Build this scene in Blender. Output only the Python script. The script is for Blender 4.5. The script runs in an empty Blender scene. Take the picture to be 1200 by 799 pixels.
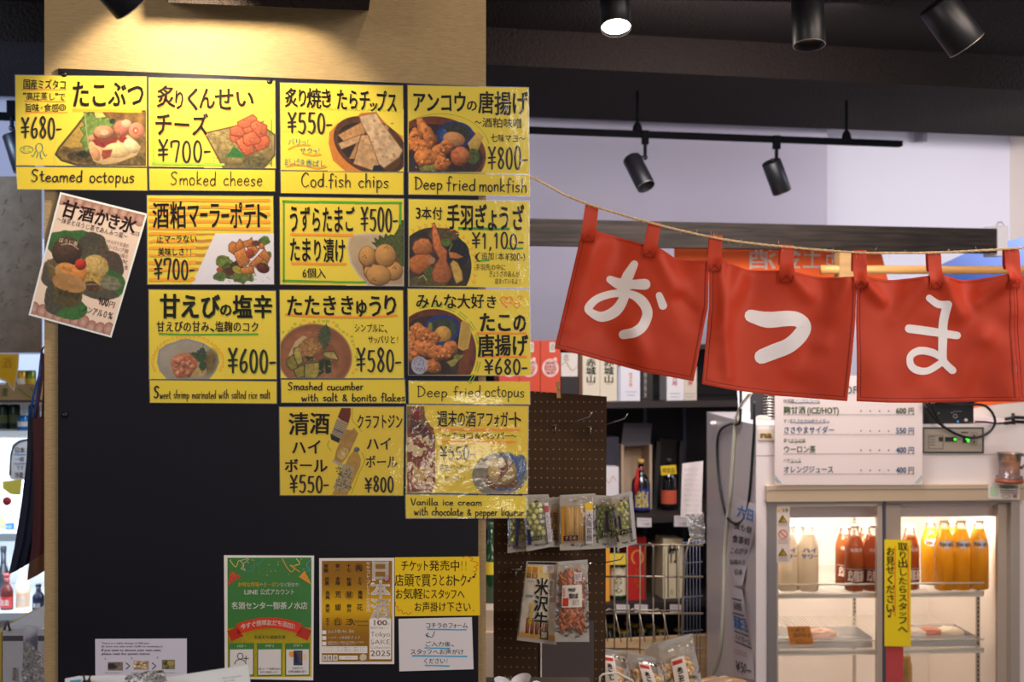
import bpy, math, random
import numpy as np
from mathutils import Vector, Matrix
C = bpy.context.scene.collection
R = math.radians
F = 1500.0      # focal length in pixels of the 1200 px wide frame
CZ = 1.5        # eye height
TY = 0.225      # yaw of the shop against the camera

# ---------------------------------------------------------------- camera
cam = bpy.data.cameras.new('camera'); co = bpy.data.objects.new('camera', cam); C.objects.link(co)
cam.sensor_width = 36; cam.lens = 45; co.location = (0, 0, CZ); co.rotation_euler = (R(90), 0, 0)
cam.dof.use_dof = True; cam.dof.focus_distance = 2.2; cam.dof.aperture_fstop = 7.0; cam.clip_start = 0.05
bpy.context.scene.camera = co
# ---------------------------------------------------------------- world, exposure, large lights
sc = bpy.context.scene
vs = sc.view_settings; vs.view_transform = 'Standard'; vs.look = 'None'; vs.gamma = 1; vs.use_curve_mapping = False
vs.exposure = 0.05
w = bpy.data.worlds.new('world'); sc.world = w; w.use_nodes = True
w.node_tree.nodes['Background'].inputs[0].default_value = (0.92, 0.87, 0.92, 1)
w.node_tree.nodes['Background'].inputs[1].default_value = 0.27

def lamp(name, kind, loc, target, energy, col, size=0.1, angle=60, blend=0.3, sy=None):
    l = bpy.data.lights.new(name, kind); l.energy = energy; l.color = col
    o = bpy.data.objects.new(name, l); C.objects.link(o); o.location = loc
    d = Vector(target) - Vector(loc); o.rotation_euler = d.to_track_quat('-Z', 'Y').to_euler()
    if kind == 'SPOT': l.spot_size = R(angle); l.spot_blend = blend; l.shadow_soft_size = size
    elif kind == 'AREA':
        l.size = size
        if sy: l.shape = 'RECTANGLE'; l.size_y = sy
    else: l.shadow_soft_size = size
    return o
WARM = (1, .80, .58)
# soft fill lights added behind the camera to brighten the signs
lamp('aisle_fill', 'AREA', (-1.75, -0.2, 2.35), (0.0, 2.4, 1.3), 23, (1, .95, .89), 1.1)
# lamp washing the pillar, just above the frame
lamp('pillar_wash', 'SPOT', (-.480, 1.925, 2.035), (-.480 - .096, 1.925 + .747, 2.035 - .6), 8.5, (1, .85, .58), .01, 109, .25)
lamp('pillar_wash', 'SPOT', (.05, 1.45, 2.45), (-.10, 2.25, 1.9), 5, (1, .80, .55), .03, 80, .7)
lamp('aisle_fill', 'AREA', (2.4, -1.2, 2.3), (.3, 2.4, 1.0), 36, (1, .93, .86), 1.2)  # second added fill, evens the light on the lower signs
lamp('counter_lamp', 'AREA', (.84, .0, 1.07), (-.1, 2.2, 1.3), 2.2, (1, .88, .66), .34, sy=.10)
# warm lamp over the curtain
lamp('curtain_lamp', 'SPOT', (1.0, 1.1, 2.42), (.72, 2.6, 1.5), 30, (1, .82, .66), .04, 62, .6)
# back of the shop
lamp('back_wall_lamp', 'SPOT', (2.35, 4.75, 2.36), (2.05, 6.1, 1.75), 40, (1, .90, .82), .06, 120, .8)
lamp('back_wall_lamp', 'AREA', (2.6, 4.6, 2.38), (1.9, 6.0, 2.1), 12, (.72, .80, 1), .5)
lamp('back_room_lamp', 'SPOT', (-2.3, 3.2, 2.2), (-2.1, 5.2, 1.95), 130, (.50, .70, 1), .15, 105, .6)
lamp('shelf_fill', 'AREA', (.7, 3.7, 2.35), (.6, 5.0, .7), 32, (1, .93, .92), .8)  # added area light without a fixture, brightens the back shelves
lamp('fridge_front_lamp', 'AREA', (1.5, 2.3, 2.4), (1.0, 3.9, 1.1), 13, (1, .82, .70), .7)

# ---------------------------------------------------------------- helpers
def lin(c):
    c = np.asarray(c, float) / 255.0
    return np.where(c <= .04045, c / 12.92, ((c + .055) / 1.055) ** 2.4)
ILL = 0.80
def alb(c):
    return np.clip(lin(c) / ILL, 0, .93)

class Pl:                                   # an upright plane Y = d0 + t X
    def __init__(s, d0, t=TY): s.d0, s.t = d0, t
    def __call__(s, px, py, lift=0.0):
        px = np.asarray(px, float); py = np.asarray(py, float); lift = np.asarray(lift, float)
        Y = (s.d0 - lift) / (1 - s.t * (px - 600) / F)
        return np.stack([(px - 600) / F * Y, Y, CZ + (399.5 - py) / F * Y], -1)
    def nrm(s):
        v = np.array([-s.t, 1, 0.]); return v / np.linalg.norm(v)
def at(px, py, d): return np.array([(px - 600) / F * d, d, CZ + (399.5 - py) / F * d])

MATS = {}
def mat(name, col=None, rough=.5, metal=0., emit=None, es=1., trans=0., coat=0., spec=None, bump=None, noise=None, attr=False, alpha=None, sss=None, aniso=None):
    if name in MATS: return MATS[name]
    m = bpy.data.materials.new(name); MATS[name] = m; m.use_nodes = True
    nt = m.node_tree; b = nt.nodes['Principled BSDF']; L = nt.links.new
    if col is not None: b.inputs['Base Color'].default_value = (*alb(col), 1)
    b.inputs['Roughness'].default_value = rough; b.inputs['Metallic'].default_value = metal
    if spec is not None: b.inputs['Specular IOR Level'].default_value = spec
    if trans: b.inputs['Transmission Weight'].default_value = trans
    if coat: b.inputs['Coat Weight'].default_value = coat; b.inputs['Coat Roughness'].default_value = .15
    if alpha is not None: b.inputs['Alpha'].default_value = alpha
    if emit is not None:
        b.inputs['Emission Color'].default_value = (*lin(emit), 1); b.inputs['Emission Strength'].default_value = es
    if attr:
        a = nt.nodes.new('ShaderNodeAttribute'); a.attribute_name = 'Col'; L(a.outputs['Color'], b.inputs['Base Color'])
    tc = None
    if noise or bump:
        tc = nt.nodes.new('ShaderNodeTexCoord')
    if noise:                                # (scale vec, strength, second colour)
        mp = nt.nodes.new('ShaderNodeMapping'); mp.inputs['Scale'].default_value = noise[0]
        n = nt.nodes.new('ShaderNodeTexNoise'); n.inputs['Scale'].default_value = 1; n.inputs['Detail'].default_value = 4
        r = nt.nodes.new('ShaderNodeMapRange'); r.inputs[1].default_value = .35; r.inputs[2].default_value = .65
        mx = nt.nodes.new('ShaderNodeMix'); mx.data_type = 'RGBA'
        L(tc.outputs['Object'], mp.inputs[0]); L(mp.outputs[0], n.inputs['Vector']); L(n.outputs[0], r.inputs[0]); L(r.outputs[0], mx.inputs[0])
        mx.inputs[6].default_value = (*alb(col), 1); mx.inputs[7].default_value = (*alb(noise[1]), 1)
        L(mx.outputs[2], b.inputs['Base Color'])
    if bump:                                 # (scale vec, strength, distance)
        mp = nt.nodes.new('ShaderNodeMapping'); mp.inputs['Scale'].default_value = bump[0]
        n = nt.nodes.new('ShaderNodeTexNoise'); n.inputs['Scale'].default_value = 1; n.inputs['Detail'].default_value = 3
        bp = nt.nodes.new('ShaderNodeBump'); bp.inputs['Strength'].default_value = bump[1]; bp.inputs['Distance'].default_value = bump[2]
        L(tc.outputs['Object'], mp.inputs[0]); L(mp.outputs[0], n.inputs['Vector']); L(n.outputs[0], bp.inputs['Height']); L(bp.outputs[0], b.inputs['Normal'])
    return m
def film_mat(name, rough=.12, bump=None, tint=(1, 1, 1), base=.0, ior=1.45, haze=0.):
    """thin clear plastic: transparent with a glossy coat, optionally a little milky"""
    if name in MATS: return MATS[name]
    m = bpy.data.materials.new(name); MATS[name] = m; m.use_nodes = True
    nt = m.node_tree; nt.nodes.clear(); N = nt.nodes.new; L = nt.links.new
    out = N('ShaderNodeOutputMaterial'); tr = N('ShaderNodeBsdfTransparent'); gl = N('ShaderNodeBsdfGlossy')
    tr.inputs[0].default_value = (*tint, 1); gl.inputs['Roughness'].default_value = rough
    fr = N('ShaderNodeFresnel'); fr.inputs[0].default_value = ior
    ad = N('ShaderNodeMath'); ad.operation = 'ADD'; ad.inputs[1].default_value = base; ad.use_clamp = True
    mx = N('ShaderNodeMixShader'); L(fr.outputs[0], ad.inputs[0]); L(ad.outputs[0], mx.inputs[0])
    src = tr
    if haze:
        df = N('ShaderNodeBsdfDiffuse'); df.inputs[0].default_value = (.8, .8, .8, 1)
        m2 = N('ShaderNodeMixShader'); m2.inputs[0].default_value = haze
        L(tr.outputs[0], m2.inputs[1]); L(df.outputs[0], m2.inputs[2]); src = m2
    L(src.outputs[0], mx.inputs[1]); L(gl.outputs[0], mx.inputs[2]); L(mx.outputs[0], out.inputs[0])
    if bump:
        tc = N('ShaderNodeTexCoord'); mp = N('ShaderNodeMapping'); mp.inputs['Scale'].default_value = bump[0]
        n = N('ShaderNodeTexNoise'); n.inputs['Scale'].default_value = 1; n.inputs['Detail'].default_value = 2
        bp = N('ShaderNodeBump'); bp.inputs['Strength'].default_value = bump[1]; bp.inputs['Distance'].default_value = bump[2]
        L(tc.outputs['Object'], mp.inputs[0]); L(mp.outputs[0], n.inputs['Vector']); L(n.outputs[0], bp.inputs['Height'])
        L(bp.outputs[0], gl.inputs['Normal']); L(bp.outputs[0], fr.inputs['Normal'])
    return m

ORG = {}
def link(o, parent=None):
    C.objects.link(o)
    if parent is not None: o.parent = parent
    return o
def thing(name, label, cat, loc, group=None, parent=None):
    o = bpy.data.objects.new(name, None); link(o); o.location = loc; o.empty_display_size = .05
    ORG[o.name] = np.array(loc, float)
    o['label'] = label; o['category'] = cat
    if group: o['group'] = group
    return o
def tag(o, label, cat, group=None):
    o['label'] = label; o['category'] = cat
    if group: o['group'] = group
    return o
class MB:
    """collects vertices and faces in world coordinates, then links ONE mesh object"""
    def __init__(s): s.v = []; s.f = []; s.n = 0; s.c = []; s.sm = []
    def add(s, v, f, col=None, smooth=False):
        v = np.asarray(v, float).reshape(-1, 3)
        s.v.append(v); s.f += [tuple(int(i) + s.n for i in q) for q in f]; s.sm += [smooth] * len(f); s.n += len(v)
        s.c.append(np.tile(alb(col) if col is not None else (.8, .8, .8), (len(v), 1)))
        return s
    def box(s, c, size, rz=None, ax=None, **k):
        """ax: 3 axis vectors; default world axes turned with the shop (rz = slope t)"""
        c = np.asarray(c, float); h = np.asarray(size, float) / 2
        if ax is None:
            t = 0. if rz is None else rz
            ux = np.array([1, t, 0.]) / math.hypot(1, t); uy = np.array([-t, 1, 0.]) / math.hypot(1, t); ax = (ux, uy, np.array([0, 0, 1.]))
        v = [c + ax[0] * h[0] * i + ax[1] * h[1] * j + ax[2] * h[2] * kk for kk in (-1, 1) for j in (-1, 1) for i in (-1, 1)]
        return s.add(v, [(0, 2, 3, 1), (4, 5, 7, 6), (0, 1, 5, 4), (2, 6, 7, 3), (0, 4, 6, 2), (1, 3, 7, 5)], **k)
    def pbox(s, x0, y0, x1, y1, pl, depth, lift=0., **k):
        """box whose front face covers the pixel rectangle on plane pl"""
        f = pl([x0, x1, x1, x0], [y1, y1, y0, y0], lift)
        # square the face: true heights at the mean depth
        b = f + pl.nrm() * depth
        v = np.concatenate([f, b])
        return s.add(v, [(0, 1, 2, 3), (7, 6, 5, 4), (0, 4, 5, 1), (1, 5, 6, 2), (2, 6, 7, 3), (3, 7, 4, 0)], **k)
    def prism(s, quad, pl, lift0, lift1, **k):
        q = np.asarray(quad, float); n = len(q)
        a = pl(q[:, 0], q[:, 1], lift1); b = pl(q[:, 0], q[:, 1], lift0)
        fs = [tuple(range(n))[::-1], tuple(range(n, 2 * n))] + [(i, (i + 1) % n, n + (i + 1) % n, n + i) for i in range(n)]
        return s.add(np.concatenate([a, b]), fs, **k)
    def tube(s, path, r, n=8, closed=False, **k):
        p = np.asarray(path, float); N = len(p); rr = np.broadcast_to(np.asarray(r, float), (N,))
        vs_, fs = [], []; prev = None
        for i in range(N):
            t = (p[(i + 1) % N] - p[i - 1]) if closed else p[min(i + 1, N - 1)] - p[max(i - 1, 0)]
            t = t / (np.linalg.norm(t) + 1e-12)
            if prev is None: prev = np.cross(t, (0, 0, 1.)) if abs(t[2]) < .9 else np.cross(t, (0, 1., 0))
            u = prev - t * prev.dot(t); u /= np.linalg.norm(u) + 1e-12; prev = u; v = np.cross(t, u)
            for j in range(n):
                a = 2 * math.pi * j / n; vs_.append(p[i] + rr[i] * (u * math.cos(a) + v * math.sin(a)))
        M = N if closed else N - 1
        for i in range(M):
            for j in range(n):
                a, b = i * n + j, i * n + (j + 1) % n; c, d = ((i + 1) % N) * n + (j + 1) % n, ((i + 1) % N) * n + j
                fs.append((a, b, c, d))
        if not closed: fs.append(tuple(range(n))[::-1]); fs.append(tuple(range((N - 1) * n, N * n)))
        k.setdefault('smooth', True)
        return s.add(vs_, fs, **k)
    def lathe(s, prof, c, n=24, axis=None, **k):
        """prof: (radius, height) pairs along axis from point c"""
        c = np.asarray(c, float); ax = np.array([0, 0, 1.]) if axis is None else np.asarray(axis, float) / np.linalg.norm(axis)
        u = np.cross(ax, (0, 1., 0)) if abs(ax[1]) < .9 else np.cross(ax, (1., 0, 0)); u /= np.linalg.norm(u); v = np.cross(ax, u)
        vs_ = [c + ax * z + r * (u * math.cos(2 * math.pi * j / n) + v * math.sin(2 * math.pi * j / n)) for r, z in prof for j in range(n)]
        m = len(prof); fs = [(i * n + j, i * n + (j + 1) % n, (i + 1) * n + (j + 1) % n, (i + 1) * n + j) for i in range(m - 1) for j in range(n)]
        if prof[0][0] > 1e-4: fs.append(tuple(range(n))[::-1])
        if prof[-1][0] > 1e-4: fs.append(tuple(range((m - 1) * n, m * n)))
        k.setdefault('smooth', True)
        return s.add(vs_, fs, **k)
    def ball(s, c, r, ax=None, n=7, m=5, **k):
        r = np.broadcast_to(np.asarray(r, float), (3,)); c = np.asarray(c, float)
        vs_ = [c + np.array([0, 0, -r[2]])]
        for i in range(1, m):
            th = math.pi * i / m
            for j in range(n):
                a = 2 * math.pi * (j + .5 * (i % 2)) / n
                vs_.append(c + r * np.array([math.sin(th) * math.cos(a), math.sin(th) * math.sin(a), -math.cos(th)]))
        vs_.append(c + np.array([0, 0, r[2]]))
        fs = [(0, 1 + (j + 1) % n, 1 + j) for j in range(n)]
        for i in range(m - 2):
            for j in range(n):
                a, b = 1 + i * n + j, 1 + i * n + (j + 1) % n; fs.append((a, b, b + n, a + n))
        e = len(vs_) - 1; fs += [(e, 1 + (m - 2) * n + j, 1 + (m - 2) * n + (j + 1) % n) for j in range(n)]
        k.setdefault('smooth', True)
        return s.add(vs_, fs, **k)
    def grid(s, P, col=None, smooth=True, thick=None, closed=False):
        """P: (rows, cols, 3) array of points"""
        a, b = P.shape[:2]
        fs = [(i * b + j, i * b + j + 1, (i + 1) * b + j + 1, (i + 1) * b + j) for i in range(a - 1) for j in range(b - 1)]
        return s.add(P.reshape(-1, 3), fs, col, smooth)
    def build(s, name, m, parent=None, origin=None, kind=None, label=None):
        V = np.concatenate(s.v) if s.v else np.zeros((0, 3))
        if parent is not None: o0 = ORG.get(parent.name, np.zeros(3))
        elif origin is not None: o0 = np.asarray(origin, float)
        else:
            o0 = np.array([(V[:, 0].min() + V[:, 0].max()) / 2, (V[:, 1].min() + V[:, 1].max()) / 2, V[:, 2].min()])
        me = bpy.data.meshes.new(name); me.from_pydata((V - o0).tolist(), [], s.f)
        ca = me.color_attributes.new('Col', 'FLOAT_COLOR', 'POINT')
        cc = np.concatenate(s.c); ca.data.foreach_set('color', np.concatenate([cc, np.ones((len(cc), 1))], 1).ravel().astype(np.float32))
        me.polygons.foreach_set('use_smooth', s.sm)
        me.materials.append(m); me.update()
        o = bpy.data.objects.new(name, me); link(o, parent)
        if parent is None: o.location = o0; ORG[o.name] = o0
        else: ORG[o.name] = o0
        if kind: o['kind'] = kind
        if label: o['label'] = label
        return o
def struct(mb, name, m): return mb.build(name, m, kind='structure')
def dup(root, delta, label=None, group=None):
    def cp(o, par):
        c = o.copy(); C.objects.link(c); c.parent = par
        for ch in list(o.children): cp(ch, c)
        return c
    r = cp(root, None); r.location = Vector(root.location) + Vector([float(x) for x in delta])
    if label: r['label'] = label
    if group: r['group'] = group
    return r

# ---------------------------------------------------------------- value noise and flat pictures
def vnoise(x, y, sc_, seed=0, octv=3):
    out = np.zeros(np.broadcast(x, y).shape); amp = 1.; tot = 0.
    for o in range(octv):
        X = x / sc_ * 2 ** o + 37.1 * o + seed * 13.7; Y = y / sc_ * 2 ** o + 11.3 * o + seed * 7.9
        xi = np.floor(X).astype(np.int64); yi = np.floor(Y).astype(np.int64); fx = X - xi; fy = Y - yi
        fx = fx * fx * (3 - 2 * fx); fy = fy * fy * (3 - 2 * fy)
        def h(a, b):
            n = (a * 374761393 + b * 668265263 + seed * 974711 + o * 9176) & 0x7fffffff
            n = ((n ^ (n >> 13)) * 1274126177) & 0x7fffffff
            return ((n ^ (n >> 16)) & 0xffff) / 32767.5 - 1
        v = (h(xi, yi) * (1 - fx) + h(xi + 1, yi) * fx) * (1 - fy) + (h(xi, yi + 1) * (1 - fx) + h(xi + 1, yi + 1) * fx) * fy
        out += v * amp; tot += amp; amp *= .5
    return out / tot
YELLOW = (214, 190, 62)
class Pic:
    """a flat printed picture: a fine mesh of coloured vertices, in the pixel units of the card it is printed on"""
    def __init__(s, x0, y0, x1, y1, bg, step=.7, quad=None):
        nx = int((x1 - x0) / step) + 1; ny = int((y1 - y0) / step) + 1
        s.X, s.Y = np.meshgrid(np.linspace(x0, x1, nx), np.linspace(y0, y1, ny))
        s.rgb = np.tile(np.asarray(bg, float), (ny, nx, 1)); s.seed = 1; s.clip = None
    def put(s, a, col, n=0., ns=3., grad=0.):
        if s.clip is not None: a = a * s.clip
        s.seed += 1
        if tuple(col) != (222, 184, 44) and tuple(col) != YELLOW: g_ = sum(col) / 3; col = [(v * .80 + g_ * .20) * .83 for v in col]
        c = np.asarray(col, float) * np.ones_like(s.rgb)
        if n: c = c * (1 + n * vnoise(s.X, s.Y, ns, s.seed))[..., None]
        if not np.isscalar(grad): c = c * (1 + grad)[..., None]
        s.rgb = s.rgb * (1 - a[..., None]) + c * a[..., None]; return s
    def el(s, cx, cy, rx, ry, col, rot=0., n=.12, ns=2.5, soft=.7, sh=.0, wob=0., clip=None):
        a = R(rot); dx, dy = s.X - cx, s.Y - cy
        u = (dx * math.cos(a) + dy * math.sin(a)) / rx; v = (-dx * math.sin(a) + dy * math.cos(a)) / ry
        r = np.sqrt(u * u + v * v) + 1e-6
        if wob: r = r * (1 + wob * vnoise(s.X, s.Y, max(min(rx, ry) * .7, 1.5), s.seed + 50, 2))
        al = np.clip((1 - r) * min(rx, ry) / soft + .5, 0, 1)
        g = 0.
        if sh: g = sh * (-(dx / rx) * .4 - (dy / ry) * .7 - r * r * .5 + .25)
        return s.put(al, col, n, ns, g)
    def sd(s, pts):
        p = np.asarray(pts, float); ins = np.zeros(s.X.shape, bool); d = np.full(s.X.shape, 1e9)
        for i in range(len(p)):
            ax, ay = p[i]; bx, by = p[(i + 1) % len(p)]
            if ay != by:
                c = ((ay > s.Y) != (by > s.Y)) & (s.X < (bx - ax) * (s.Y - ay) / (by - ay) + ax); ins ^= c
            L2 = (bx - ax) ** 2 + (by - ay) ** 2 + 1e-9
            t = np.clip(((s.X - ax) * (bx - ax) + (s.Y - ay) * (by - ay)) / L2, 0, 1)
            d = np.minimum(d, np.hypot(s.X - ax - t * (bx - ax), s.Y - ay - t * (by - ay)))
        return np.where(ins, d, -d)
    def pg(s, pts, col, n=.12, ns=2.5, soft=.7, edge=None, sh=0.):
        d = s.sd(pts); g = 0.
        if sh:
            q = np.asarray(pts, float); c = q.mean(0); e = np.abs(q - c).max(0) + 1e-6
            g = sh * (-(s.X - c[0]) / e[0] * .4 - (s.Y - c[1]) / e[1] * .7)
        s.put(np.clip(d / soft + .5, 0, 1), col, n, ns, g)
        if edge is not None: s.put(np.clip(1.2 - np.abs(d) / edge[1], 0, 1) * (d > -edge[1]), edge[0])
        return s
    def st(s, pts, wd, col, n=.05, soft=.7):
        p = np.asarray(pts, float); d = np.full(s.X.shape, 1e9)
        for i in range(len(p) - 1):
            ax, ay = p[i]; bx, by = p[i + 1]; L2 = (bx - ax) ** 2 + (by - ay) ** 2 + 1e-9
            t = np.clip(((s.X - ax) * (bx - ax) + (s.Y - ay) * (by - ay)) / L2, 0, 1)
            d = np.minimum(d, np.hypot(s.X - ax - t * (bx - ax), s.Y - ay - t * (by - ay)))
        return s.put(np.clip((wd / 2 - d) / soft + .5, 0, 1), col, n)
    def leaf(s, x0, y0, x1, y1, w, col, teeth=9):
        """serrated shiso leaf from base (x0,y0) to tip (x1,y1)"""
        dx, dy = x1 - x0, y1 - y0; nx, ny = -dy, dx; L = math.hypot(nx, ny); nx /= L; ny /= L
        def side(sg):
            o = []
            for i in range(teeth * 2 + 1):
                t = i / (teeth * 2); ww = w * math.sin(math.pi * min(t * 1.05 + .12, 1)) ** .8 * (1.15 if i % 2 else .72)
                o.append((x0 + dx * t + sg * nx * ww, y0 + dy * t + sg * ny * ww))
            return o
        s.pg(side(1) + side(-1)[::-1], col, n=.3, ns=1.5)
        return s.st([(x0, y0), (x1, y1)], .6, [min(255, c * 1.3) for c in col])
    def specks(s, x0, y0, x1, y1, k, r, col, seed=3):
        rnd = random.Random(seed)
        for _ in range(k): s.el(rnd.uniform(x0, x1), rnd.uniform(y0, y1), r, r * rnd.uniform(.5, 1), col, n=0)
        return s
    def lump(s, x0, y0, x1, y1, k, r, col, seed=5, sh=.5, n=.25):
        rnd = random.Random(seed)
        for _ in range(k):
            f = rnd.uniform(.82, 1.15); rr = r * rnd.uniform(.7, 1.2)
            s.el(rnd.uniform(x0, x1), rnd.uniform(y0, y1), rr, rr * rnd.uniform(.6, 1), [min(255, c * f) for c in col], rot=rnd.uniform(0, 180), sh=sh, n=n, ns=1.8, wob=.25)
        return s
    def build(s, name, pl, lift, m, parent):
        P = pl(s.X, s.Y, lift); a, b = s.X.shape
        mb = MB(); mb.grid(P, smooth=False); mb.c = [alb(np.clip(s.rgb, 0, 255)).reshape(-1, 3)]
        return mb.build(name, m, parent)

# ---------------------------------------------------------------- 2D lettering
GL = {}
def glyph(ch, off=0., res=2):
    k = (ch, round(off, 4), res)
    if k in GL: return GL[k]
    if off > 0:                      # bolder: the same outline laid down again with small shifts
        v0, f0 = glyph(ch, 0., res); o_ = off * 1.0; V, Fq = [], []
        for i, (a, b) in enumerate(((-o_, -o_ * .7), (o_, -o_ * .7), (-o_, o_ * .7), (o_, o_ * .7))):
            V.append(v0 + (a, b)); Fq += [tuple(q + i * len(v0) for q in t_) for t_ in f0]
        GL[k] = (np.concatenate(V), Fq); return GL[k]
    c = bpy.data.curves.new('glyph', 'FONT'); c.body = ch; c.size = 1; c.resolution_u = res
    o = bpy.data.objects.new('glyph', c); C.objects.link(o)
    ev = o.evaluated_get(bpy.context.evaluated_depsgraph_get()); me = ev.to_mesh()
    v = np.array([p.co[:2] for p in me.vertices]).reshape(-1, 2); f = [tuple(p.vertices) for p in me.polygons]
    ev.to_mesh_clear(); bpy.data.objects.remove(o); bpy.data.curves.remove(c)
    GL[k] = (v, f); return GL[k]
def arc(cx, cy, rx, ry, a0, a1, n=9):
    return [(cx + rx * math.cos(R(a0 + (a1 - a0) * i / (n - 1))), cy + ry * math.sin(R(a0 + (a1 - a0) * i / (n - 1)))) for i in range(n)]
SF = {  # hand-drawn pen strokes; baseline 0, x-height .5, cap height 1
 'a': (.5, [[(.42, .42), (.25, .5), (.07, .35), (.06, .12), (.2, 0), (.36, .15), (.42, .48), (.42, .15), (.5, 0)]]),
 'b': (.48, [[(.1, 1), (.08, .5), (.08, .05), (.1, .35), (.28, .5), (.42, .3), (.35, .05), (.2, 0), (.08, .08)]]),
 'c': (.42, [[(.38, .42), (.25, .5), (.08, .35), (.08, .12), (.22, 0), (.4, .08)]]),
 'd': (.5, [[(.42, .4), (.25, .5), (.07, .33), (.08, .1), (.22, 0), (.38, .15), (.44, 1), (.42, .4), (.43, .02)]]),
 'e': (.45, [[(.07, .27), (.38, .3), (.34, .46), (.2, .5), (.06, .3), (.1, .07), (.24, 0), (.4, .08)]]),
 'f': (.36, [[(.36, .92), (.26, 1), (.17, .9), (.16, .4), (.14, -.08)], [(.02, .5), (.32, .52)]]),
 'g': (.48, [[(.4, .42), (.22, .5), (.06, .3), (.16, .05), (.36, .2), (.42, .48), (.4, -.2), (.22, -.35), (.05, -.25)]]),
 'h': (.48, [[(.1, 1), (.08, 0)], [(.08, .3), (.25, .5), (.38, .42), (.4, .0)]]),
 'i': (.2, [[(.1, .5), (.1, 0)], [(.11, .74), (.11, .7)]]),
 'k': (.45, [[(.1, 1), (.08, 0)], [(.38, .52), (.1, .22), (.42, 0)]]),
 'l': (.2, [[(.1, 1), (.09, .1), (.15, 0)]]),
 'm': (.7, [[(.08, .5), (.08, 0)], [(.08, .3), (.22, .5), (.34, .42), (.35, 0)], [(.35, .3), (.48, .5), (.61, .42), (.63, 0)]]),
 'n': (.48, [[(.08, .5), (.08, 0)], [(.08, .3), (.25, .5), (.38, .42), (.4, 0)]]),
 'o': (.46, [arc(.23, .25, .18, .26, 80, 440, 12)]),
 'p': (.48, [[(.1, .5), (.08, -.38)], [(.09, .35), (.26, .5), (.42, .33), (.34, .06), (.2, 0), (.09, .1)]]),
 'q': (.48, [[(.4, .4), (.22, .5), (.06, .3), (.16, .02), (.36, .15)], [(.42, .5), (.4, -.38)]]),
 'r': (.36, [[(.09, .5), (.09, 0)], [(.09, .28), (.2, .46), (.33, .48)]]),
 's': (.4, [[(.35, .45), (.2, .5), (.08, .38), (.2, .26), (.34, .14), (.22, 0), (.05, .05)]]),
 't': (.36, [[(.17, .85), (.16, .15), (.24, 0), (.34, .06)], [(.03, .55), (.32, .57)]]),
 'u': (.48, [[(.08, .5), (.08, .12), (.2, 0), (.36, .14), (.4, .5), (.4, .1), (.46, 0)]]),
 'w': (.64, [[(.05, .5), (.17, 0), (.31, .42), (.45, 0), (.58, .5)]]),
 'S': (.6, [[(.5, .9), (.3, 1), (.1, .82), (.2, .6), (.42, .42), (.42, .15), (.22, 0), (.05, .1)]]),
 'C': (.62, [[(.55, .85), (.38, 1), (.12, .75), (.08, .3), (.28, 0), (.56, .12)]]),
 'D': (.65, [[(.12, 1), (.12, 0)], [(.05, .97), (.35, .92), (.58, .55), (.45, .15), (.08, 0)]]),
 'V': (.6, [[(.05, 1), (.28, 0), (.55, 1)]]),
 '&': (.55, [[(.5, 0), (.15, .6), (.25, .8), (.38, .65), (.08, .25), (.2, 0), (.48, .3)]]),
 '.': (.2, [[(.1, .02), (.11, .0)]]), ' ': (.4, []), ',': (.25, [[(.13, .06), (.08, -.12)]]), '-': (.35, [[(.05, .42), (.3, .44)]]),
 '¥': (.55, [[(.08, .98), (.27, .58), (.28, 0)], [(.47, .98), (.27, .58)], [(.07, .5), (.48, .53)], [(.07, .28), (.48, .31)]]),
 '0': (.48, [arc(.24, .48, .17, .5, 95, 455, 14)]),
 '1': (.34, [[(.08, .8), (.18, .97), (.18, 0)]]),
 '2': (.5, [[(.08, .8), (.25, 1), (.4, .75), (.08, 0), (.45, .02)]]),
 '3': (.48, [[(.08, .9), (.28, 1), (.4, .78), (.2, .54), (.42, .3), (.28, 0), (.06, .1)]]),
 '4': (.5, [[(.3, 1), (.06, .35), (.46, .35)], [(.34, .6), (.33, 0)]]),
 '5': (.5, [[(.14, .97), (.11, .58), (.32, .6), (.42, .3), (.28, 0), (.07, .08)], [(.14, .97), (.42, .98)]]),
 '6': (.48, [[(.34, 1), (.12, .55), (.1, .15), (.25, 0), (.4, .2), (.34, .45), (.12, .38)]]),
 '7': (.5, [[(.06, .72), (.08, .96), (.42, .96), (.36, .5), (.28, 0)]]),
 '8': (.48, [[(.36, .88), (.22, 1), (.1, .8), (.24, .54), (.4, .25), (.25, 0), (.09, .2), (.24, .52), (.38, .78), (.36, .88)]]),
 '9': (.48, [[(.38, .75), (.22, .98), (.09, .72), (.22, .5), (.38, .7), (.34, 0)]]),
 '(': (.3, [[(.25, 1.05), (.1, .5), (.25, -.1)]]), ')': (.3, [[(.05, 1.05), (.2, .5), (.05, -.1)]]), '%': (.6, [arc(.13, .78, .09, .15, 0, 360, 8), arc(.47, .2, .09, .15, 0, 360, 8), [(.5, 1), (.1, 0)]]),
 '!': (.2, [[(.1, 1), (.1, .3)], [(.1, .05), (.1, 0)]]),
}
def smooth_path(p, m=4):
    p = np.asarray(p, float)
    if len(p) < 3: return p
    q = np.concatenate([[2 * p[0] - p[1]], p, [2 * p[-1] - p[-2]]]); out = []
    for i in range(1, len(q) - 2):
        for j in range(m):
            t = j / m
            out.append(.5 * ((2 * q[i]) + (-q[i - 1] + q[i + 1]) * t + (2 * q[i - 1] - 5 * q[i] + 4 * q[i + 1] - q[i + 2]) * t * t + (-q[i - 1] + 3 * q[i] - 3 * q[i + 1] + q[i + 2]) * t ** 3))
    out.append(p[-1]); return np.array(out)
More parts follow.
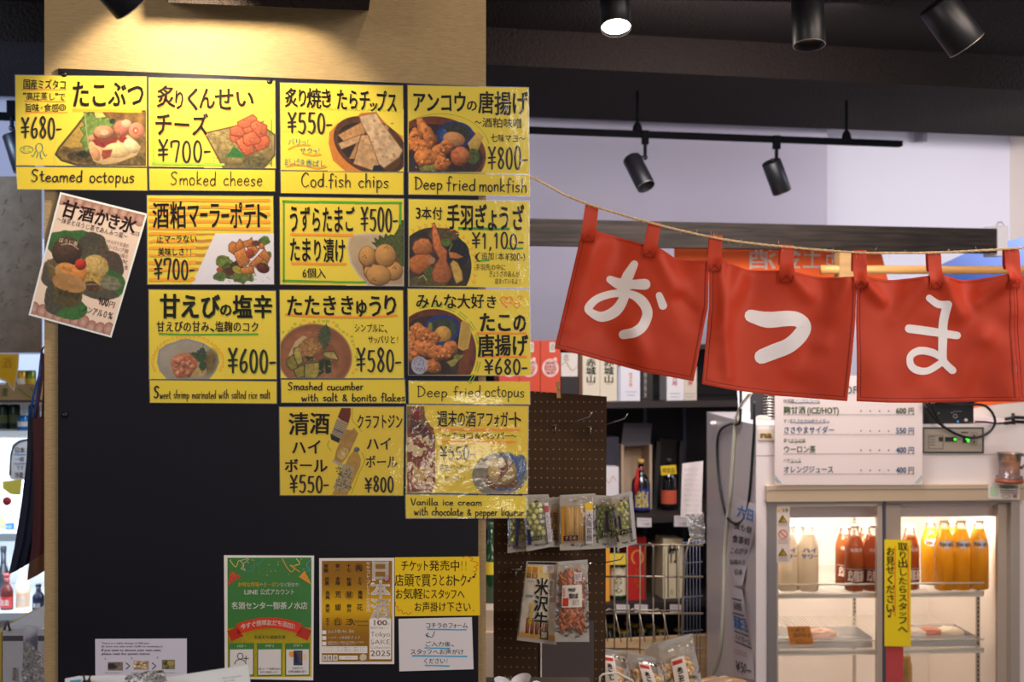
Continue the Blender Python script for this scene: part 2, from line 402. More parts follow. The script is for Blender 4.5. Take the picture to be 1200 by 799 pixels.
def ribbon(p, wd, caps=True):
    """2D stroke -> vertices, faces; wd may vary along the path"""
    p = np.asarray(p, float); N = len(p); wd = np.interp(np.linspace(0, 1, N), np.linspace(0, 1, len(wd)), wd) if np.ndim(wd) else np.full(N, wd)
    t = np.gradient(p, axis=0); t /= np.linalg.norm(t, axis=1)[:, None] + 1e-9; nn = np.stack([-t[:, 1], t[:, 0]], 1)
    a = p + nn * wd[:, None] / 2; b = p - nn * wd[:, None] / 2
    V = [*a, *b]; Fc = [(i, i + 1, N + i + 1, N + i) for i in range(N - 1)]
    if caps:
        for e, sg in ((0, -1), (N - 1, 1)):
            k = 5; st = len(V); V.append(p[e])
            base = math.atan2(nn[e][1], nn[e][0])
            for j in range(k + 1):
                an = base - sg * math.pi * j / k; V.append(p[e] + wd[e] / 2 * np.array([math.cos(an), math.sin(an)]))
            Fc += [(st, st + 1 + j, st + 2 + j) for j in range(k)]
    return np.array(V), Fc
class Ink:
    """flat lettering and marks in card pixel units; y downwards"""
    def __init__(s, slope=0., seed=1): s.v = []; s.f = []; s.c = []; s.n = 0; s.slope = slope; s.r = random.Random(seed)
    def add(s, v, f, col):
        v = np.asarray(v, float).reshape(-1, 2)
        if not len(v): return
        s.v.append(v); s.f += [tuple(i + s.n for i in q) for q in f]; s.n += len(v); s.c.append(np.tile(alb(col), (len(v), 1)))
    def jp(s, txt, x0, y0, x1, y1, col=(38, 32, 30), off=.012, jit=.6, wts=None, vert=False, sl=None, skew=0., mirror=False):
        sl = s.slope if sl is None else sl; n = len(txt)
        if wts is None: wts = [(.6 if c in 'っッゃゅょィォ・、.!！ 丶' else .5 if c in '0123456789' else 1.) for c in txt]
        tot = sum(wts); pos = 0.
        for c, wt in zip(txt, wts):
            if vert: cw = x1 - x0; chh = (y1 - y0) * wt / tot; ox = x0; oy = y0 + (y1 - y0) * pos / tot
            else: cw = (x1 - x0) * wt / tot; chh = y1 - y0; ox = x0 + (x1 - x0) * pos / tot; oy = y0
            pos += wt
            if c == ' ': continue
            v, f = glyph(c, off)
            if not len(v): continue
            v = v.copy()
            lo, hi = v.min(0), v.max(0)
            cjk = ord(c) > 0x2000
            if cjk:
                if wt < .9 and not vert and hi[0] - lo[0] < .25: u = (v[:, 0] - (lo[0] + hi[0]) / 2) + .5
                elif wt < .9 and not vert: u = (v[:, 0] - lo[0]) / (hi[0] - lo[0] + 1e-6) * .9 + .05
                else: u = v[:, 0] * 1.0
                t = (.86 - v[:, 1]) / .98
            else:
                u = (v[:, 0] - lo[0]) / (hi[0] - lo[0] + 1e-6) * .86 + .07 if hi[0] - lo[0] > .2 else (v[:, 0] - (lo[0] + hi[0]) / 2) + .5
                t = (.78 - v[:, 1]) / .86
            if vert and c in 'ー～': u, t = 1 - t, u
            if mirror: u = 1 - u
            j = s.r.uniform(-1, 1) * .06 * jit; k = 1 + s.r.uniform(-1, 1) * .07 * jit
            x = (u - .5) * k; y = (t - .5) * k
            x, y = x * math.cos(j) - y * math.sin(j) - skew * y, x * math.sin(j) + y * math.cos(j)
            x = ox + (x + .5) * cw; y = oy + (y + .5 + s.r.uniform(-1, 1) * .03 * jit) * chh
            y = y + sl * (x - (x0 + x1) / 2)
            s.add(np.stack([x, y], 1), f, col)
        return s
    def pen(s, txt, x0, y0, x1, y1, wd=1.5, col=(38, 32, 30), jit=1., sl=None, low=.0):
        """pen-stroke lettering; y0 = cap line, y1 = baseline"""
        sl = s.slope if sl is None else sl
        tot = sum(SF[c][0] + .06 for c in txt); sx = (x1 - x0) / tot; pos = 0.
        for c in txt:
            w_, sts = SF[c]; dy = s.r.uniform(-1, 1) * .03 * jit; k = 1 + s.r.uniform(-1, 1) * .06 * jit
            for p in sts:
                q = smooth_path(p); X = x0 + (pos + .03 + q[:, 0]) * sx; Y = y1 - (q[:, 1] * k + dy) * (y1 - y0)
                Y = Y + sl * (X - (x0 + x1) / 2)
                v, f = ribbon(np.stack([X, Y], 1), [wd * 1.05, wd, wd * .8]); s.add(v, f, col)
            pos += w_ + .06
        return s
    def type(s, txt, x0, y0, x1, y1, col=(240, 240, 240), off=0., sl=None):
        """printed type fitted to a box (y0 top of capitals, y1 baseline)"""
        sl = s.slope if sl is None else sl
        v, f = glyph(txt, off)
        lo, hi = v.min(0), v.max(0); top = .73 if ord(txt[0]) < 0x2000 else .86
        bot = 0. if ord(txt[0]) < 0x2000 else -.12
        x = x0 + (v[:, 0] - lo[0]) / (hi[0] - lo[0]) * (x1 - x0); y = y1 - (v[:, 1] - bot) / (top - bot) * (y1 - y0)
        s.add(np.stack([x, y + sl * (x - (x0 + x1) / 2)], 1), f, col); return s
    def line(s, pts, wd, col, wob=0., sm=True, caps=True):
        p = smooth_path(pts) if sm and len(pts) > 2 else np.asarray(pts, float)
        if wob and len(pts) == 2:
            t = np.linspace(0, 1, 10)[:, None]; p = np.asarray(pts[0]) * (1 - t) + np.asarray(pts[1]) * t
            p[:, 1] += [s.r.uniform(-wob, wob) for _ in range(10)]
            w0 = [wd * s.r.uniform(.85, 1.15) for _ in range(5)]
        else: w0 = wd
        v, f = ribbon(p, w0, caps); s.add(v, f, col); return s
    def ul(s, x0, x1, y, wd, col, wob=.3):
        return s.line([(x0, y + s.slope * (x0 - (x0 + x1) / 2)), (x1, y + s.slope * (x1 - (x0 + x1) / 2))], wd, col, wob, caps=False)
    def poly(s, pts, col):
        s.add(pts, [tuple(range(len(pts)))], col); return s
    def rect(s, x0, y0, x1, y1, col): return s.poly([(x0, y0), (x1, y0), (x1, y1), (x0, y1)], col)
    def frame(s, x0, y0, x1, y1, wd, col):
        for a in ((x0, y0, x1, y0 + wd), (x0, y1 - wd, x1, y1), (x0, y0, x0 + wd, y1), (x1 - wd, y0, x1, y1)): s.rect(*a, col)
        return s
    def ring(s, cx, cy, rx, ry, wd, col, a0=0, a1=360, n=18): return s.line(arc(cx, cy, rx, ry, a0, a1, n), wd, col, sm=False, caps=a1 - a0 < 360)
    def disc(s, cx, cy, rx, ry, col, n=16): return s.poly(arc(cx, cy, rx, ry, 0, 360 - 360 / n, n), col)
    def build(s, name, pl, lift, m, parent, rot=None, label=None):
        if not s.v: return None
        V = np.concatenate(s.v); mb = MB()
        if rot is not None: V = rot(V)
        P = pl(V[:, 0], V[:, 1], lift)
        mb.v = [P]; mb.n = len(P); mb.c = [np.concatenate(s.c)]; mb.f = s.f; mb.sm = [False] * len(s.f)
        return mb.build(name, m, parent, label=label)
PRINT = mat('printed_paper', (200, 200, 200), .6, attr=True, spec=.3)
# ================================================================ the setting
M_ceil = mat('dark_stucco', (24, 18, 16), .85, bump=((90, 90, 90), .7, .02), spec=.15)
M_white = mat('white_wall', (226, 222, 226), .8)
M_cloth = mat('woven_wallpaper', (164, 138, 98), .75, noise=((60, 60, 480), (152, 127, 90)), bump=((110, 110, 800), .5, .003))
M_floor = mat('floor_tile', (90, 84, 80), .5)
def rp(X, dY, z, t=TY, d0=0): return (X, d0 + t * X + dY, z)
def slab(x0, x1, d0, depth, z0, z1, t=TY):
    mb = MB(); n = np.array([-t, 1, 0.]) / math.hypot(1, t)
    f = np.array([(x0, d0 + t * x0, z0), (x1, d0 + t * x1, z0), (x1, d0 + t * x1, z1), (x0, d0 + t * x0, z1)])
    v = np.concatenate([f, f + n * depth])
    return mb.add(v, [(0, 1, 2, 3), (7, 6, 5, 4), (0, 4, 5, 1), (1, 5, 6, 2), (2, 6, 7, 3), (3, 7, 4, 0)])
struct(slab(-4.5, 4.5, -1.5, 9, -.05, 0), 'floor', M_floor)
struct(slab(-4.5, 4.5, .2, 4.25, 2.55, 2.62), 'ceiling', M_ceil)
struct(slab(-4.5, 4.5, 4.3, .95, 2.425, 2.60), 'trim_1', M_ceil)            # the dropped beam
struct(slab(-4.5, 4.5, 5.25, 2.4, 3.1, 3.2), 'ceiling_upper', M_white)
struct(slab(-4.5, 1.42, 5.45, .1, 0, 3.1), 'wall_back', mat('lilac_wall', (154, 149, 164), .8))
struct(slab(1.42, 2.62, 5.75, .1, 0, 3.1), 'wall_recess', mat('pale_wall', (192, 190, 202), .8))
n_ = np.array([-TY, 1, 0]) / math.hypot(1, TY)
v0 = np.array([2.45, 5.75 + TY * 2.45, 0]); v1 = v0 - n_ * 3.5 + np.array([.25, 0, 0])
mb = MB(); mb.add([v0, v1, v1 + [0, 0, 3.1], v0 + [0, 0, 3.1], v0 + [.1, 0, 0], v1 + [.1, 0, 0], v1 + [.1, 0, 3.1], v0 + [.1, 0, 3.1]],
    [(0, 1, 2, 3), (7, 6, 5, 4), (0, 4, 5, 1), (1, 5, 6, 2), (2, 6, 7, 3), (3, 7, 4, 0)])
struct(mb, 'wall_side', mat('cream_wall', (228, 214, 204), .8))
# pillar
T_B = .22
PILLAR = Pl(2.235, T_B)
def zrange(pl, px, z0, z1): pass
def upright(pl, x0, x1, z0, z1, depth, lift=0.):
    a = pl([x0, x1], [400, 400], lift); n = pl.nrm(); v = []
    for off in (0, depth):
        for (q, z) in ((0, z0), (1, z0), (1, z1), (0, z1)):
            p = a[q] + n * off; v.append((p[0], p[1], z))
    return MB().add(v, [(0, 1, 2, 3), (7, 6, 5, 4), (0, 4, 5, 1), (1, 5, 6, 2), (2, 6, 7, 3), (3, 7, 4, 0)])
struct(upright(PILLAR, 52, 569.5, 0, 2.55, .32), 'wall_pillar', M_cloth)
# black magnet board
BD = Pl(2.225, T_B)
t = thing('magnet_board', 'black magnetic board mounted on the beige cloth-covered pillar', 'board', BD(310, 799))
mb = MB(); mb.prism([(68, 80), (560.5, 101), (560.5, 1000), (68, 1000)], BD, -.008, 0.)
mb.build('board_face', mat('black_board', (15, 14, 24), .5, bump=((6, 6, 6), .08, .02), spec=.2), t)
mb = MB()
for x, y in ((75, 87), (316, 96), (76, 486)): mb.lathe([(.005, 0), (.005, .002), (.003, .004)], BD(x, y), 10, axis=-BD.nrm())
mb.build('screw', mat('dark_screw', (50, 46, 46), .35, .8), t)

M_film = film_mat('laminate', .10, bump=((60, 30, 60), .5, .0011), ior=1.42)
M_edge = film_mat('laminate_edge', .25, ior=1.5, base=.05, haze=.12)
YEL = YELLOW; INK = (40, 33, 28); ORA = (230, 140, 44); GRN = (78, 150, 40); TEAL = (28, 104, 120)
SIGNS = 'laminated yellow menu signs'
STRIPS = 'yellow English caption strips'
def sheet(name, label, cat, quad, bg, group=None, film=True, edge=1.0, lift=.0012, pl=BD, ph=.0004):
    q = np.asarray(quad, float); c = q.mean(0)
    t = thing(name, label, cat, pl(c[0], q[:, 1].max(), lift), group)
    MB().prism(q, pl, lift, lift + ph, col=bg).build('paper', PRINT, t)
    if film:
        g = c + (q - c) * (1 + edge * 2 / np.abs(q - c).max(0) / 2)
        mb = MB(); P = pl(g[:, 0], g[:, 1], lift + .0022)
        # a slightly buckled sheet
        k = 10; G = np.zeros((k + 1, k + 1, 3)); rnd = random.Random(int(c[0] * 7 + c[1]))
        ph_ = rnd.uniform(0, 6)
        for i in range(k + 1):
            for j in range(k + 1):
                u, v = j / k, i / k
                xy = (g[0] * (1 - u) + g[1] * u) * (1 - v) + (g[3] * (1 - u) + g[2] * u) * v
                G[i, j] = pl(xy[0], xy[1], lift + .0026 + .0006 * math.sin(5 * u + ph_) * math.cos(4 * v + ph_))
        mb.grid(G); mb.build('laminate_film', M_film, t)
        r = MB()
        for i in range(4):
            a, b = g[i], g[(i + 1) % 4]; ai, bi = q[i], q[(i + 1) % 4]
            r.add(pl([a[0], b[0], bi[0], ai[0]], [a[1], b[1], bi[1], ai[1]], lift + .001), [(0, 1, 2, 3)])
        r.build('film_border', M_edge, t)
    t['_sl'] = 0; del t['_sl']
    return t, (q[1][1] - q[0][1] + q[2][1] - q[3][1]) / 2 / (q[1][0] - q[0][0])
def finish(t, pic=None, marks=None, ink=None, pl=BD, lift=.0012, rot=None):
    if pic: (pic if isinstance(pic, Pic) else pic).build('printed_photo', pl, lift + .0008, PRINT, t)
    if marks: marks.build('marker_line', pl, lift + .0012, PRINT, t, rot)
    if ink: ink.build('lettering', pl, lift + .0016, PRINT, t, rot)
SHISO = (70, 100, 40); DK = (52, 62, 34)
def fried(p, boxes, col=(196, 106, 42), seed=1):
    for i, (cx, cy, rx, ry, rot) in enumerate(boxes):
        p.el(cx, cy, rx, ry, col, rot=rot, n=.28, ns=3, sh=.55, wob=.3)
        p.lump(cx - rx * .6, cy - ry * .6, cx + rx * .6, cy + ry * .6, 7, 2.2, [c * 1.06 for c in col], seed + i, .5, .25)

# ---- row 1
t, sl = sheet('menu_sign', 'yellow menu sign for steamed octopus at 680 yen, overhanging the pillar edge', 'sign', [(18, 88), (171.5, 90), (172, 195), (19, 193.5)], YEL, SIGNS)
p = Pic(64, 129, 171, 194, YEL)
p.pg([(65, 181), (69, 173), (88, 150), (101, 133), (112, 130), (171, 130), (171, 194), (92, 194), (72, 188)], (132, 100, 48), n=.45, ns=4, edge=((60, 48, 32), 1.2))
p.pg([(73, 171), (98, 140), (100, 160), (96, 172), (84, 173)], (206, 160, 58), n=.15)
p.el(100, 183, 22, 7, (96, 72, 40), n=.5)
p.pg([(110, 131), (170, 131), (171, 165), (150, 150), (120, 150)], (150, 100, 40), n=.35, ns=5)
p.pg([(97, 127), (104, 136), (106, 130), (112, 137), (118, 132), (120, 139), (128, 137), (129, 144), (134, 145), (124, 156), (110, 160), (104, 176), (100, 178), (97, 168), (94, 166), (99, 158), (94, 150), (100, 147), (95, 140), (100, 139)], (128, 160, 62), n=.25, edge=((70, 110, 50), .8))
p.st([(99, 132), (104, 174)], 1, (190, 200, 110)); p.pg([(110, 130), (118, 129), (124, 137), (112, 138)], (224, 214, 90))
p.el(132, 142, 3.5, 3, (46, 62, 40), n=.5); p.el(98, 181, 7, 4, (44, 54, 34), n=.6, wob=.4)
p.pg([(104, 168), (110, 160), (125, 168), (140, 164), (150, 158), (160, 166), (165, 172), (160, 182), (140, 190), (122, 193), (110, 189), (105, 178)], (238, 190, 122), n=.1, ns=6, sh=.15)
p.el(108, 162, 5, 4, (232, 140, 96), sh=.3); p.pg([(108, 164), (138, 160), (136, 170), (128, 172), (120, 173), (112, 170)], (166, 44, 40), n=.3)
p.el(121.5, 158, 12, 8.5, (150, 64, 44), n=.15); p.el(121.5, 154.5, 11.5, 7.5, (230, 140, 96), sh=.4); p.el(122, 155, 5, 3.2, (240, 190, 140))
p.el(143, 150, 9.5, 9, (226, 112, 84), sh=.4, n=.2); p.el(148, 145, 6, 5, (240, 168, 130), sh=.3); p.el(144, 163, 5, 4, (178, 40, 40), n=.3)
p.el(160, 153, 9, 9.5, (236, 128, 92), sh=.35); p.el(159, 153, 3.5, 4, (204, 90, 54)); p.el(159, 153, 1.5, 1.8, (240, 180, 140))
p.el(138, 176, 16, 9, (240, 196, 130), n=.08, sh=.3); p.el(154, 171, 10, 7, (242, 206, 150), rot=40, sh=.3)
p.pg([(120, 176), (132, 175), (129, 184), (121, 187), (119, 182)], (176, 66, 42), n=.25); p.el(112, 180, 5, 9, (234, 150, 100), rot=-20, sh=.3)
m = Ink(sl); I = Ink(sl, 2)
for y, a, b in ((105, 26, 78), (118.6, 28, 77), (131.6, 29, 79)): m.ul(a, b, y, 1.3, ORA)
m.ul(85, 166, 129.5, 3.8, (240, 160, 40))
m.ring(31.5, 175, 7.5, 4.2, .7, (90, 130, 90)); m.ring(46, 173, 4, 5, .8, TEAL, 120, 420)
for q in ([(42, 177), (39, 183), (37, 182)], [(45, 178), (43, 185)], [(47, 178), (48, 185), (50, 186)], [(50, 177), (53, 183), (55, 181)]): m.line(q, .8, TEAL)
m.jp('たこ', 26, 172, 37, 178, (90, 130, 90), 0)
m.ring(73, 126, 4, 3.6, .8, INK); m.ring(73, 126, 1.8, 1.6, .7, INK)
for a in range(0, 360, 60): m.line([(73 + 2 * math.cos(R(a)), 126 + 2 * math.sin(R(a))), (73 + 3.6 * math.cos(R(a)), 126 + 3.4 * math.sin(R(a)))], .6, INK)
I.jp('国産ミズタコ', 27, 93, 78, 105, off=.008); I.jp('"高圧蒸し"で', 27, 108, 77, 118, off=.004, wts=[.4, 1, 1, 1, 1, .4, 1]); I.jp('旨味・食感', 29, 121, 69, 131.5, off=.004)
I.jp('たこぶつ', 84, 94, 170, 127, off=.02); I.pen('¥680-', 24, 138, 73, 162, 2.4)
finish(t, p, m, I)
def strip(label, quad, lines, wd=1.5, notch=False):
    t, sl = sheet('caption_strip', label, 'sign', quad, (214, 188, 54), STRIPS, lift=.001)
    I = Ink(sl, len(label))
    for a in lines: I.pen(*a, wd=wd)
    I.build('lettering', BD, .0026, PRINT, t)
strip('yellow caption strip reading Steamed octopus', [(19, 195.5), (172, 197), (172.5, 223), (20.5, 221.5)], [('Steamed octopus', 36, 199, 158, 213)])

t, sl = sheet('menu_sign', 'yellow menu sign for smoked cheese at 700 yen with green border', 'sign', [(174.5, 91), (322, 95), (323, 197), (174.5, 195)], YEL, SIGNS)
p = Pic(239, 133, 322.5, 197, YEL)
p.st([(318.5, 99), (318, 194)], 2.4, (150, 180, 50)); p.st([(240, 192), (262, 193)], 2.4, (150, 180, 50))
p.pg([(240, 156), (300, 142), (322, 158), (322, 182), (309, 197), (262, 197)], (150, 124, 66), n=.35, ns=5, edge=((96, 70, 36), 1.3), sh=.25)
p.specks(250, 155, 320, 195, 120, .8, (110, 96, 44)); p.el(300, 190, 16, 7, (104, 92, 50), n=.4)
p.pg([(265, 184), (274, 171), (287, 182), (284, 185)], (40, 120, 46), n=.15); p.pg([(304, 143), (311, 140), (306, 147)], (90, 140, 50))
for q in ([(269, 150), (283, 145), (292, 152), (284, 160), (271, 158)], [(278, 143), (296, 134), (301, 138), (301, 146), (286, 151), (279, 147)], [(294, 144), (300, 141), (313, 147), (312, 158), (305, 161), (294, 152)],
          [(269, 158), (284, 162), (282, 170), (271, 165)], [(276, 164), (286, 160), (298, 172), (297, 179), (288, 182), (282, 176)], [(298, 164), (312, 158), (316, 163), (314, 172), (301, 177), (298, 170)], [(285, 158), (297, 153), (306, 164), (304, 168), (289, 171), (285, 167)], [(284, 151), (293, 148), (297, 153), (288, 157)]):
    p.pg(q, (216, 92, 50), n=.2, ns=1.6, edge=((156, 46, 24), .9), sh=.25)
p.specks(274, 140, 314, 176, 26, .6, (90, 36, 26))
m = Ink(sl); I = Ink(sl, 3)
G2 = (150, 188, 56)
m.line([(180, 97), (318.5, 99.5)], 2.6, G2, .4); m.line([(180, 98), (180, 192)], 2.2, G2, .1); m.line([(179, 191.5), (262, 193)], 2.6, G2, .4); m.line([(318.5, 99), (318.5, 139)], 2.4, G2, .1)
for off_, tgt, cc in ((.9, m, (240, 150, 50)), (0, I, INK)):
    tgt.r = random.Random(9); dx = off_
    for ch, a, b, y0, y1 in (('炙', 183, 206, 100, 127), ('り', 202, 218, 104, 130), ('く', 215, 238, 101, 131), ('ん', 232, 253, 101, 130), ('せ', 251, 275, 101, 131), ('い', 274, 299, 104, 128)):
        tgt.jp(ch, a + dx, y0 + dx, b + dx, y1 + dx, cc, .02, wts=[1])
    tgt.jp('チーズ', 181 + dx, 132 + dx, 245 + dx, 160 + dx, cc, .02)
I.pen('¥700-', 184, 164, 248, 189, 2.6)
finish(t, p, m, I)
strip('yellow caption strip reading Smoked cheese', [(175, 197.5), (322, 199.3), (322, 224), (175.5, 222.5)], [('Smoked cheese', 199, 201, 308, 217)], 1.1)

t, sl = sheet('menu_sign', 'yellow menu sign for grilled cod chips at 550 yen beside a bowl photo', 'sign', [(328.5, 97), (472, 100.5), (473, 201), (329, 199)], YEL, SIGNS)
p = Pic(384, 128, 473, 201, YEL)
p.pg([(385, 168), (386, 155), (396, 144), (410, 139), (420, 135), (423, 132), (440, 131), (450, 142), (458, 150), (472, 160), (473, 190), (460, 201), (405, 201), (390, 188)], (236, 130, 36), n=.08)
p.el(434, 171, 46, 31, (92, 48, 26), rot=28, n=.25, ns=5); p.el(434, 173, 41, 25, (44, 30, 30), rot=28, n=.35); p.el(455, 192, 16, 9, (96, 56, 24), rot=-20)
p.pg([(396, 158), (420, 145), (425, 142), (430, 152), (422, 165), (404, 167)], (208, 142, 82), n=.2, edge=((130, 70, 34), .7)); p.pg([(396, 168), (424, 157), (425, 165), (400, 175)], (214, 160, 106), n=.15, edge=((120, 66, 34), .6))
p.pg([(409, 186), (418, 167), (422, 170), (416, 186)], (190, 130, 72), n=.2)
p.pg([(414, 192), (423, 158), (432, 158), (446, 192), (437, 200)], (214, 158, 104), n=.22, ns=4, edge=((124, 70, 36), .7)); p.pg([(436, 201), (438, 194), (449, 193), (452, 201)], (28, 34, 52))
p.pg([(421, 136), (441, 132), (448, 144), (472, 176), (468, 184), (450, 197), (444, 192), (432, 160), (424, 146)], (224, 180, 134), n=.2, ns=5, edge=((150, 96, 54), .8)); p.specks(428, 140, 464, 188, 26, 1.8, (200, 140, 90))
m = Ink(sl); I = Ink(sl, 4)
for a, b, y in ((330, 467, 128.5), (331, 383, 155)):
    m.line([(a + i * 1.5, y + sl * (a + i * 1.5 - 400) + 1.7 * math.sin(i * 1.9)) for i in range(int((b - a) / 1.5))], .55, (140, 170, 40), sm=False)
for q in ([(338, 175), (348, 170.5), (363, 170)], [(355, 180), (366, 182), (376, 181)], [(336, 195), (346, 193), (357, 194)], [(359, 194), (370, 197), (382, 195.5)]): m.line(q, 1.7, (240, 140, 30))
I.jp('炙り焼き', 333, 103, 388, 127, wts=[1, .6, 1.05, .7], off=.016); I.jp('！', 383, 108, 396, 126, off=.01, wts=[1]); I.jp('たらチ', 394, 104, 434, 130, off=.02); I.jp('ッ', 431, 116, 444, 131, off=.02, wts=[1]); I.jp('プス', 440, 106, 466, 133, off=.02)
I.pen('¥550-', 336, 133, 390, 156, 2.5)
I.jp('パリっ！', 337, 162, 363, 171, TEAL, .0); I.jp('サクっ！', 351, 172.5, 376, 181, TEAL, .0); I.jp('おしょうゆ', 333, 185, 357, 194, TEAL, 0); I.jp('香ばし', 358, 187, 382, 196, TEAL, .0)
finish(t, p, m, I)
strip('yellow caption strip reading Cod fish chips', [(329, 200.5), (472.5, 202.5), (472.5, 228), (329.5, 226)], [('Cod.fish chips', 352, 203, 456, 219)], 1.3)

t, sl = sheet('menu_sign', 'yellow menu sign for fried monkfish at 800 yen beside the string end', 'sign', [(478, 100), (619, 103), (620, 203.5), (478.5, 201)], YEL, SIGNS)
p = Pic(479, 135, 571, 201.5, YEL)
p.el(514, 178, 56, 41, (136, 58, 30), rot=12, n=.25, ns=4); p.el(512, 181, 50, 35, (64, 34, 34), rot=12, n=.3); p.el(524, 186, 42, 24, (58, 34, 36), n=.4)
p.el(533, 158, 22, 15.5, (24, 50, 150), n=.25); p.el(533, 157, 18, 12, (58, 60, 42), n=.35, ns=4); p.el(520, 158, 5, 7, (30, 90, 170), n=.4)
p.pg([(548, 168), (560, 154), (567, 160), (560, 176), (552, 178)], (236, 186, 66), n=.1, sh=.2); p.el(532, 163, 13, 8.5, (232, 146, 76), rot=10, sh=.3)
p.el(554, 183, 8, 9, (82, 104, 38), n=.35); p.el(502, 196, 12, 5, (140, 140, 50), n=.3, wob=.4)
fried(p, [(495, 150, 6, 12, -15), (503, 160, 8, 16, -30), (487, 163, 9, 12, 0), (492, 172, 16, 8, 15), (498, 184, 14, 11, 20), (514, 181, 9, 12, 0), (519, 192, 10, 8, 0), (523, 172, 8, 8, 0)], (210, 112, 42))
p.el(539, 183, 12, 11, (214, 98, 44), sh=.5, wob=.2, n=.25); p.el(543, 181, 6, 6, (228, 128, 60), sh=.3); p.el(482, 192, 5, 9, (50, 40, 60))
m = Ink(sl); I = Ink(sl, 5)
m.ring(516, 176, 58, 43, .5, (150, 160, 40), 230, 350)
I.jp('アンコウ', 483, 107, 547, 132, off=.024); I.jp('の', 546, 116, 560, 131, off=.016); I.jp('唐揚げ', 560, 107, 619, 135, off=.02)
I.jp('～酒粕味噌', 556, 138, 612, 150, off=.004, wts=[.7, 1, 1, .9, .9]); I.jp('七味マヨ～', 575, 157, 616, 167, off=.006); I.pen('¥800-', 571, 172, 619, 198, 2.2)
finish(t, p, m, I)
strip('yellow caption strip reading Deep fried monkfish', [(479, 202.5), (620, 205), (620.5, 229.5), (479, 227.5)], [('Deep', 485, 207, 519, 222), ('fried', 523, 208, 558, 223), ('monk', 561, 209, 592, 224), ('fish', 593, 209, 618, 225)], 1.5)

# ---- kakigori poster, tilted
Q = [(70.5, 225), (173, 250.5), (130.5, 395.5), (33.5, 369)]
t, sl = sheet('dessert_poster', 'tilted pink poster of a fruit-topped shaved ice cup', 'poster', Q, (232, 226, 228), edge=.6)
qa = np.array(Q, float)
def warp(V):      # local 0..100 x 0..145 -> tilted quad
    u = V[:, 0:1] / 100; v = V[:, 1:2] / 145
    return (qa[0] * (1 - u) + qa[1] * u) * (1 - v) + (qa[3] * (1 - u) + qa[2] * u) * v
p = Pic(2.2, 2.2, 97.8, 142.8, (222, 196, 180), step=.8)
rnd = random.Random(4)
for x in range(4, 100, 10):
    for yy in (7 + rnd.uniform(-2, 2), 138 + rnd.uniform(-2, 2)):
        for r_, c_ in ((8, (196, 110, 92)), (6.5, (214, 150, 130)), (3, (226, 176, 158))): p.el(x, yy, r_ * .8, r_, c_, n=.08)
for cx, cy, rx, ry, c_ in ((38, 51, 30, 14, (60, 120, 48)), (25, 58, 25, 18, (60, 120, 48)), (50, 50, 15, 16, (84, 78, 60)), (70, 70, 22, 20, (84, 76, 58)), (80, 88, 20, 16, (56, 120, 44)), (66, 96, 28, 12, (90, 84, 66)), (22, 92, 20, 20, (92, 84, 70)), (40, 125, 25, 13, (62, 124, 50)), (25, 115, 12, 22, (86, 80, 66))): p.el(cx, cy, rx, ry, c_, n=.2, wob=.12)
p.pg([(5, 78), (40, 74), (80, 78), (92, 84), (74, 97), (56, 101), (50, 118), (36, 126), (24, 122), (20, 104), (8, 92)], (120, 96, 54), n=.25, ns=6)
p.el(38, 112, 17, 14, (98, 84, 40), n=.25); p.el(24, 64, 17, 17, (84, 54, 40), sh=.5, n=.2); p.el(56, 60, 13, 11, (94, 84, 66), n=.3)
p.st([(16, 58), (26, 54), (36, 58)], 1.2, (200, 170, 130)); p.el(60, 72, 15, 13, (222, 178, 90), n=.2, sh=.2); p.el(60, 88, 12, 9, (206, 160, 60), n=.35)
p.el(62, 95, 9, 6, (96, 62, 40), n=.4); p.el(30, 86, 14, 10, (232, 146, 56), sh=.25); p.el(43, 85, 10, 12, (238, 140, 50), sh=.3); p.el(36, 98, 20, 10, (206, 140, 66), n=.15, ns=5)
p.el(43, 74, 6.5, 6.5, (214, 40, 24), sh=.5); p.el(82, 86, 12, 8, (130, 124, 96), n=.3); p.st([(46, 68), (47, 55)], .8, (120, 70, 30)); p.st([(10, 84), (50, 96), (92, 84)], 1, (170, 150, 120))
X, Y = p.X.copy(), p.Y.copy(); W = warp(np.stack([X.ravel(), Y.ravel()], 1)); p.X = W[:, 0].reshape(X.shape); p.Y = W[:, 1].reshape(X.shape)
I = Ink(0, 6); BR = (56, 32, 24)
I.jp('甘酒かき氷', 6, 7, 92, 27, BR, .022, jit=1.5, wts=[1.1, 1.2, .9, .8, 1.1]); I.jp('～抹茶とほうじ茶であんみつ風～', 4, 27, 86, 34, BR, -.0); I.jp('2025', 88, 22, 98, 27, BR, 0)
for i, s_ in enumerate(('サクッのんびり甘酒の', '特製シロップ園', '甘酒の優しい味と', 'また次', 'くりのあんみつ風')): I.jp(s_, 56 + i * 1.6, 38 + i * 6, 90 + i * 1.5, 43 + i * 6, (110, 70, 60), 0)
I.pen('900', 73, 104, 86, 112, 1.4, BR); I.jp('円', 86, 105, 94, 113, BR, .0); I.jp('ノンアル０%', 58, 117, 95, 126, BR, .01)
I.jp('抹茶甘酒', 26, 106, 52, 114, (60, 50, 30), 0); I.jp('みかん', 23, 80, 36, 85, (150, 90, 40), 0); I.jp('ほうじ茶', 12, 50, 34, 56, (214, 190, 160), 0)
p.build('printed_photo', BD, .002, PRINT, t); I.build('lettering', BD, .0028, PRINT, t, warp)

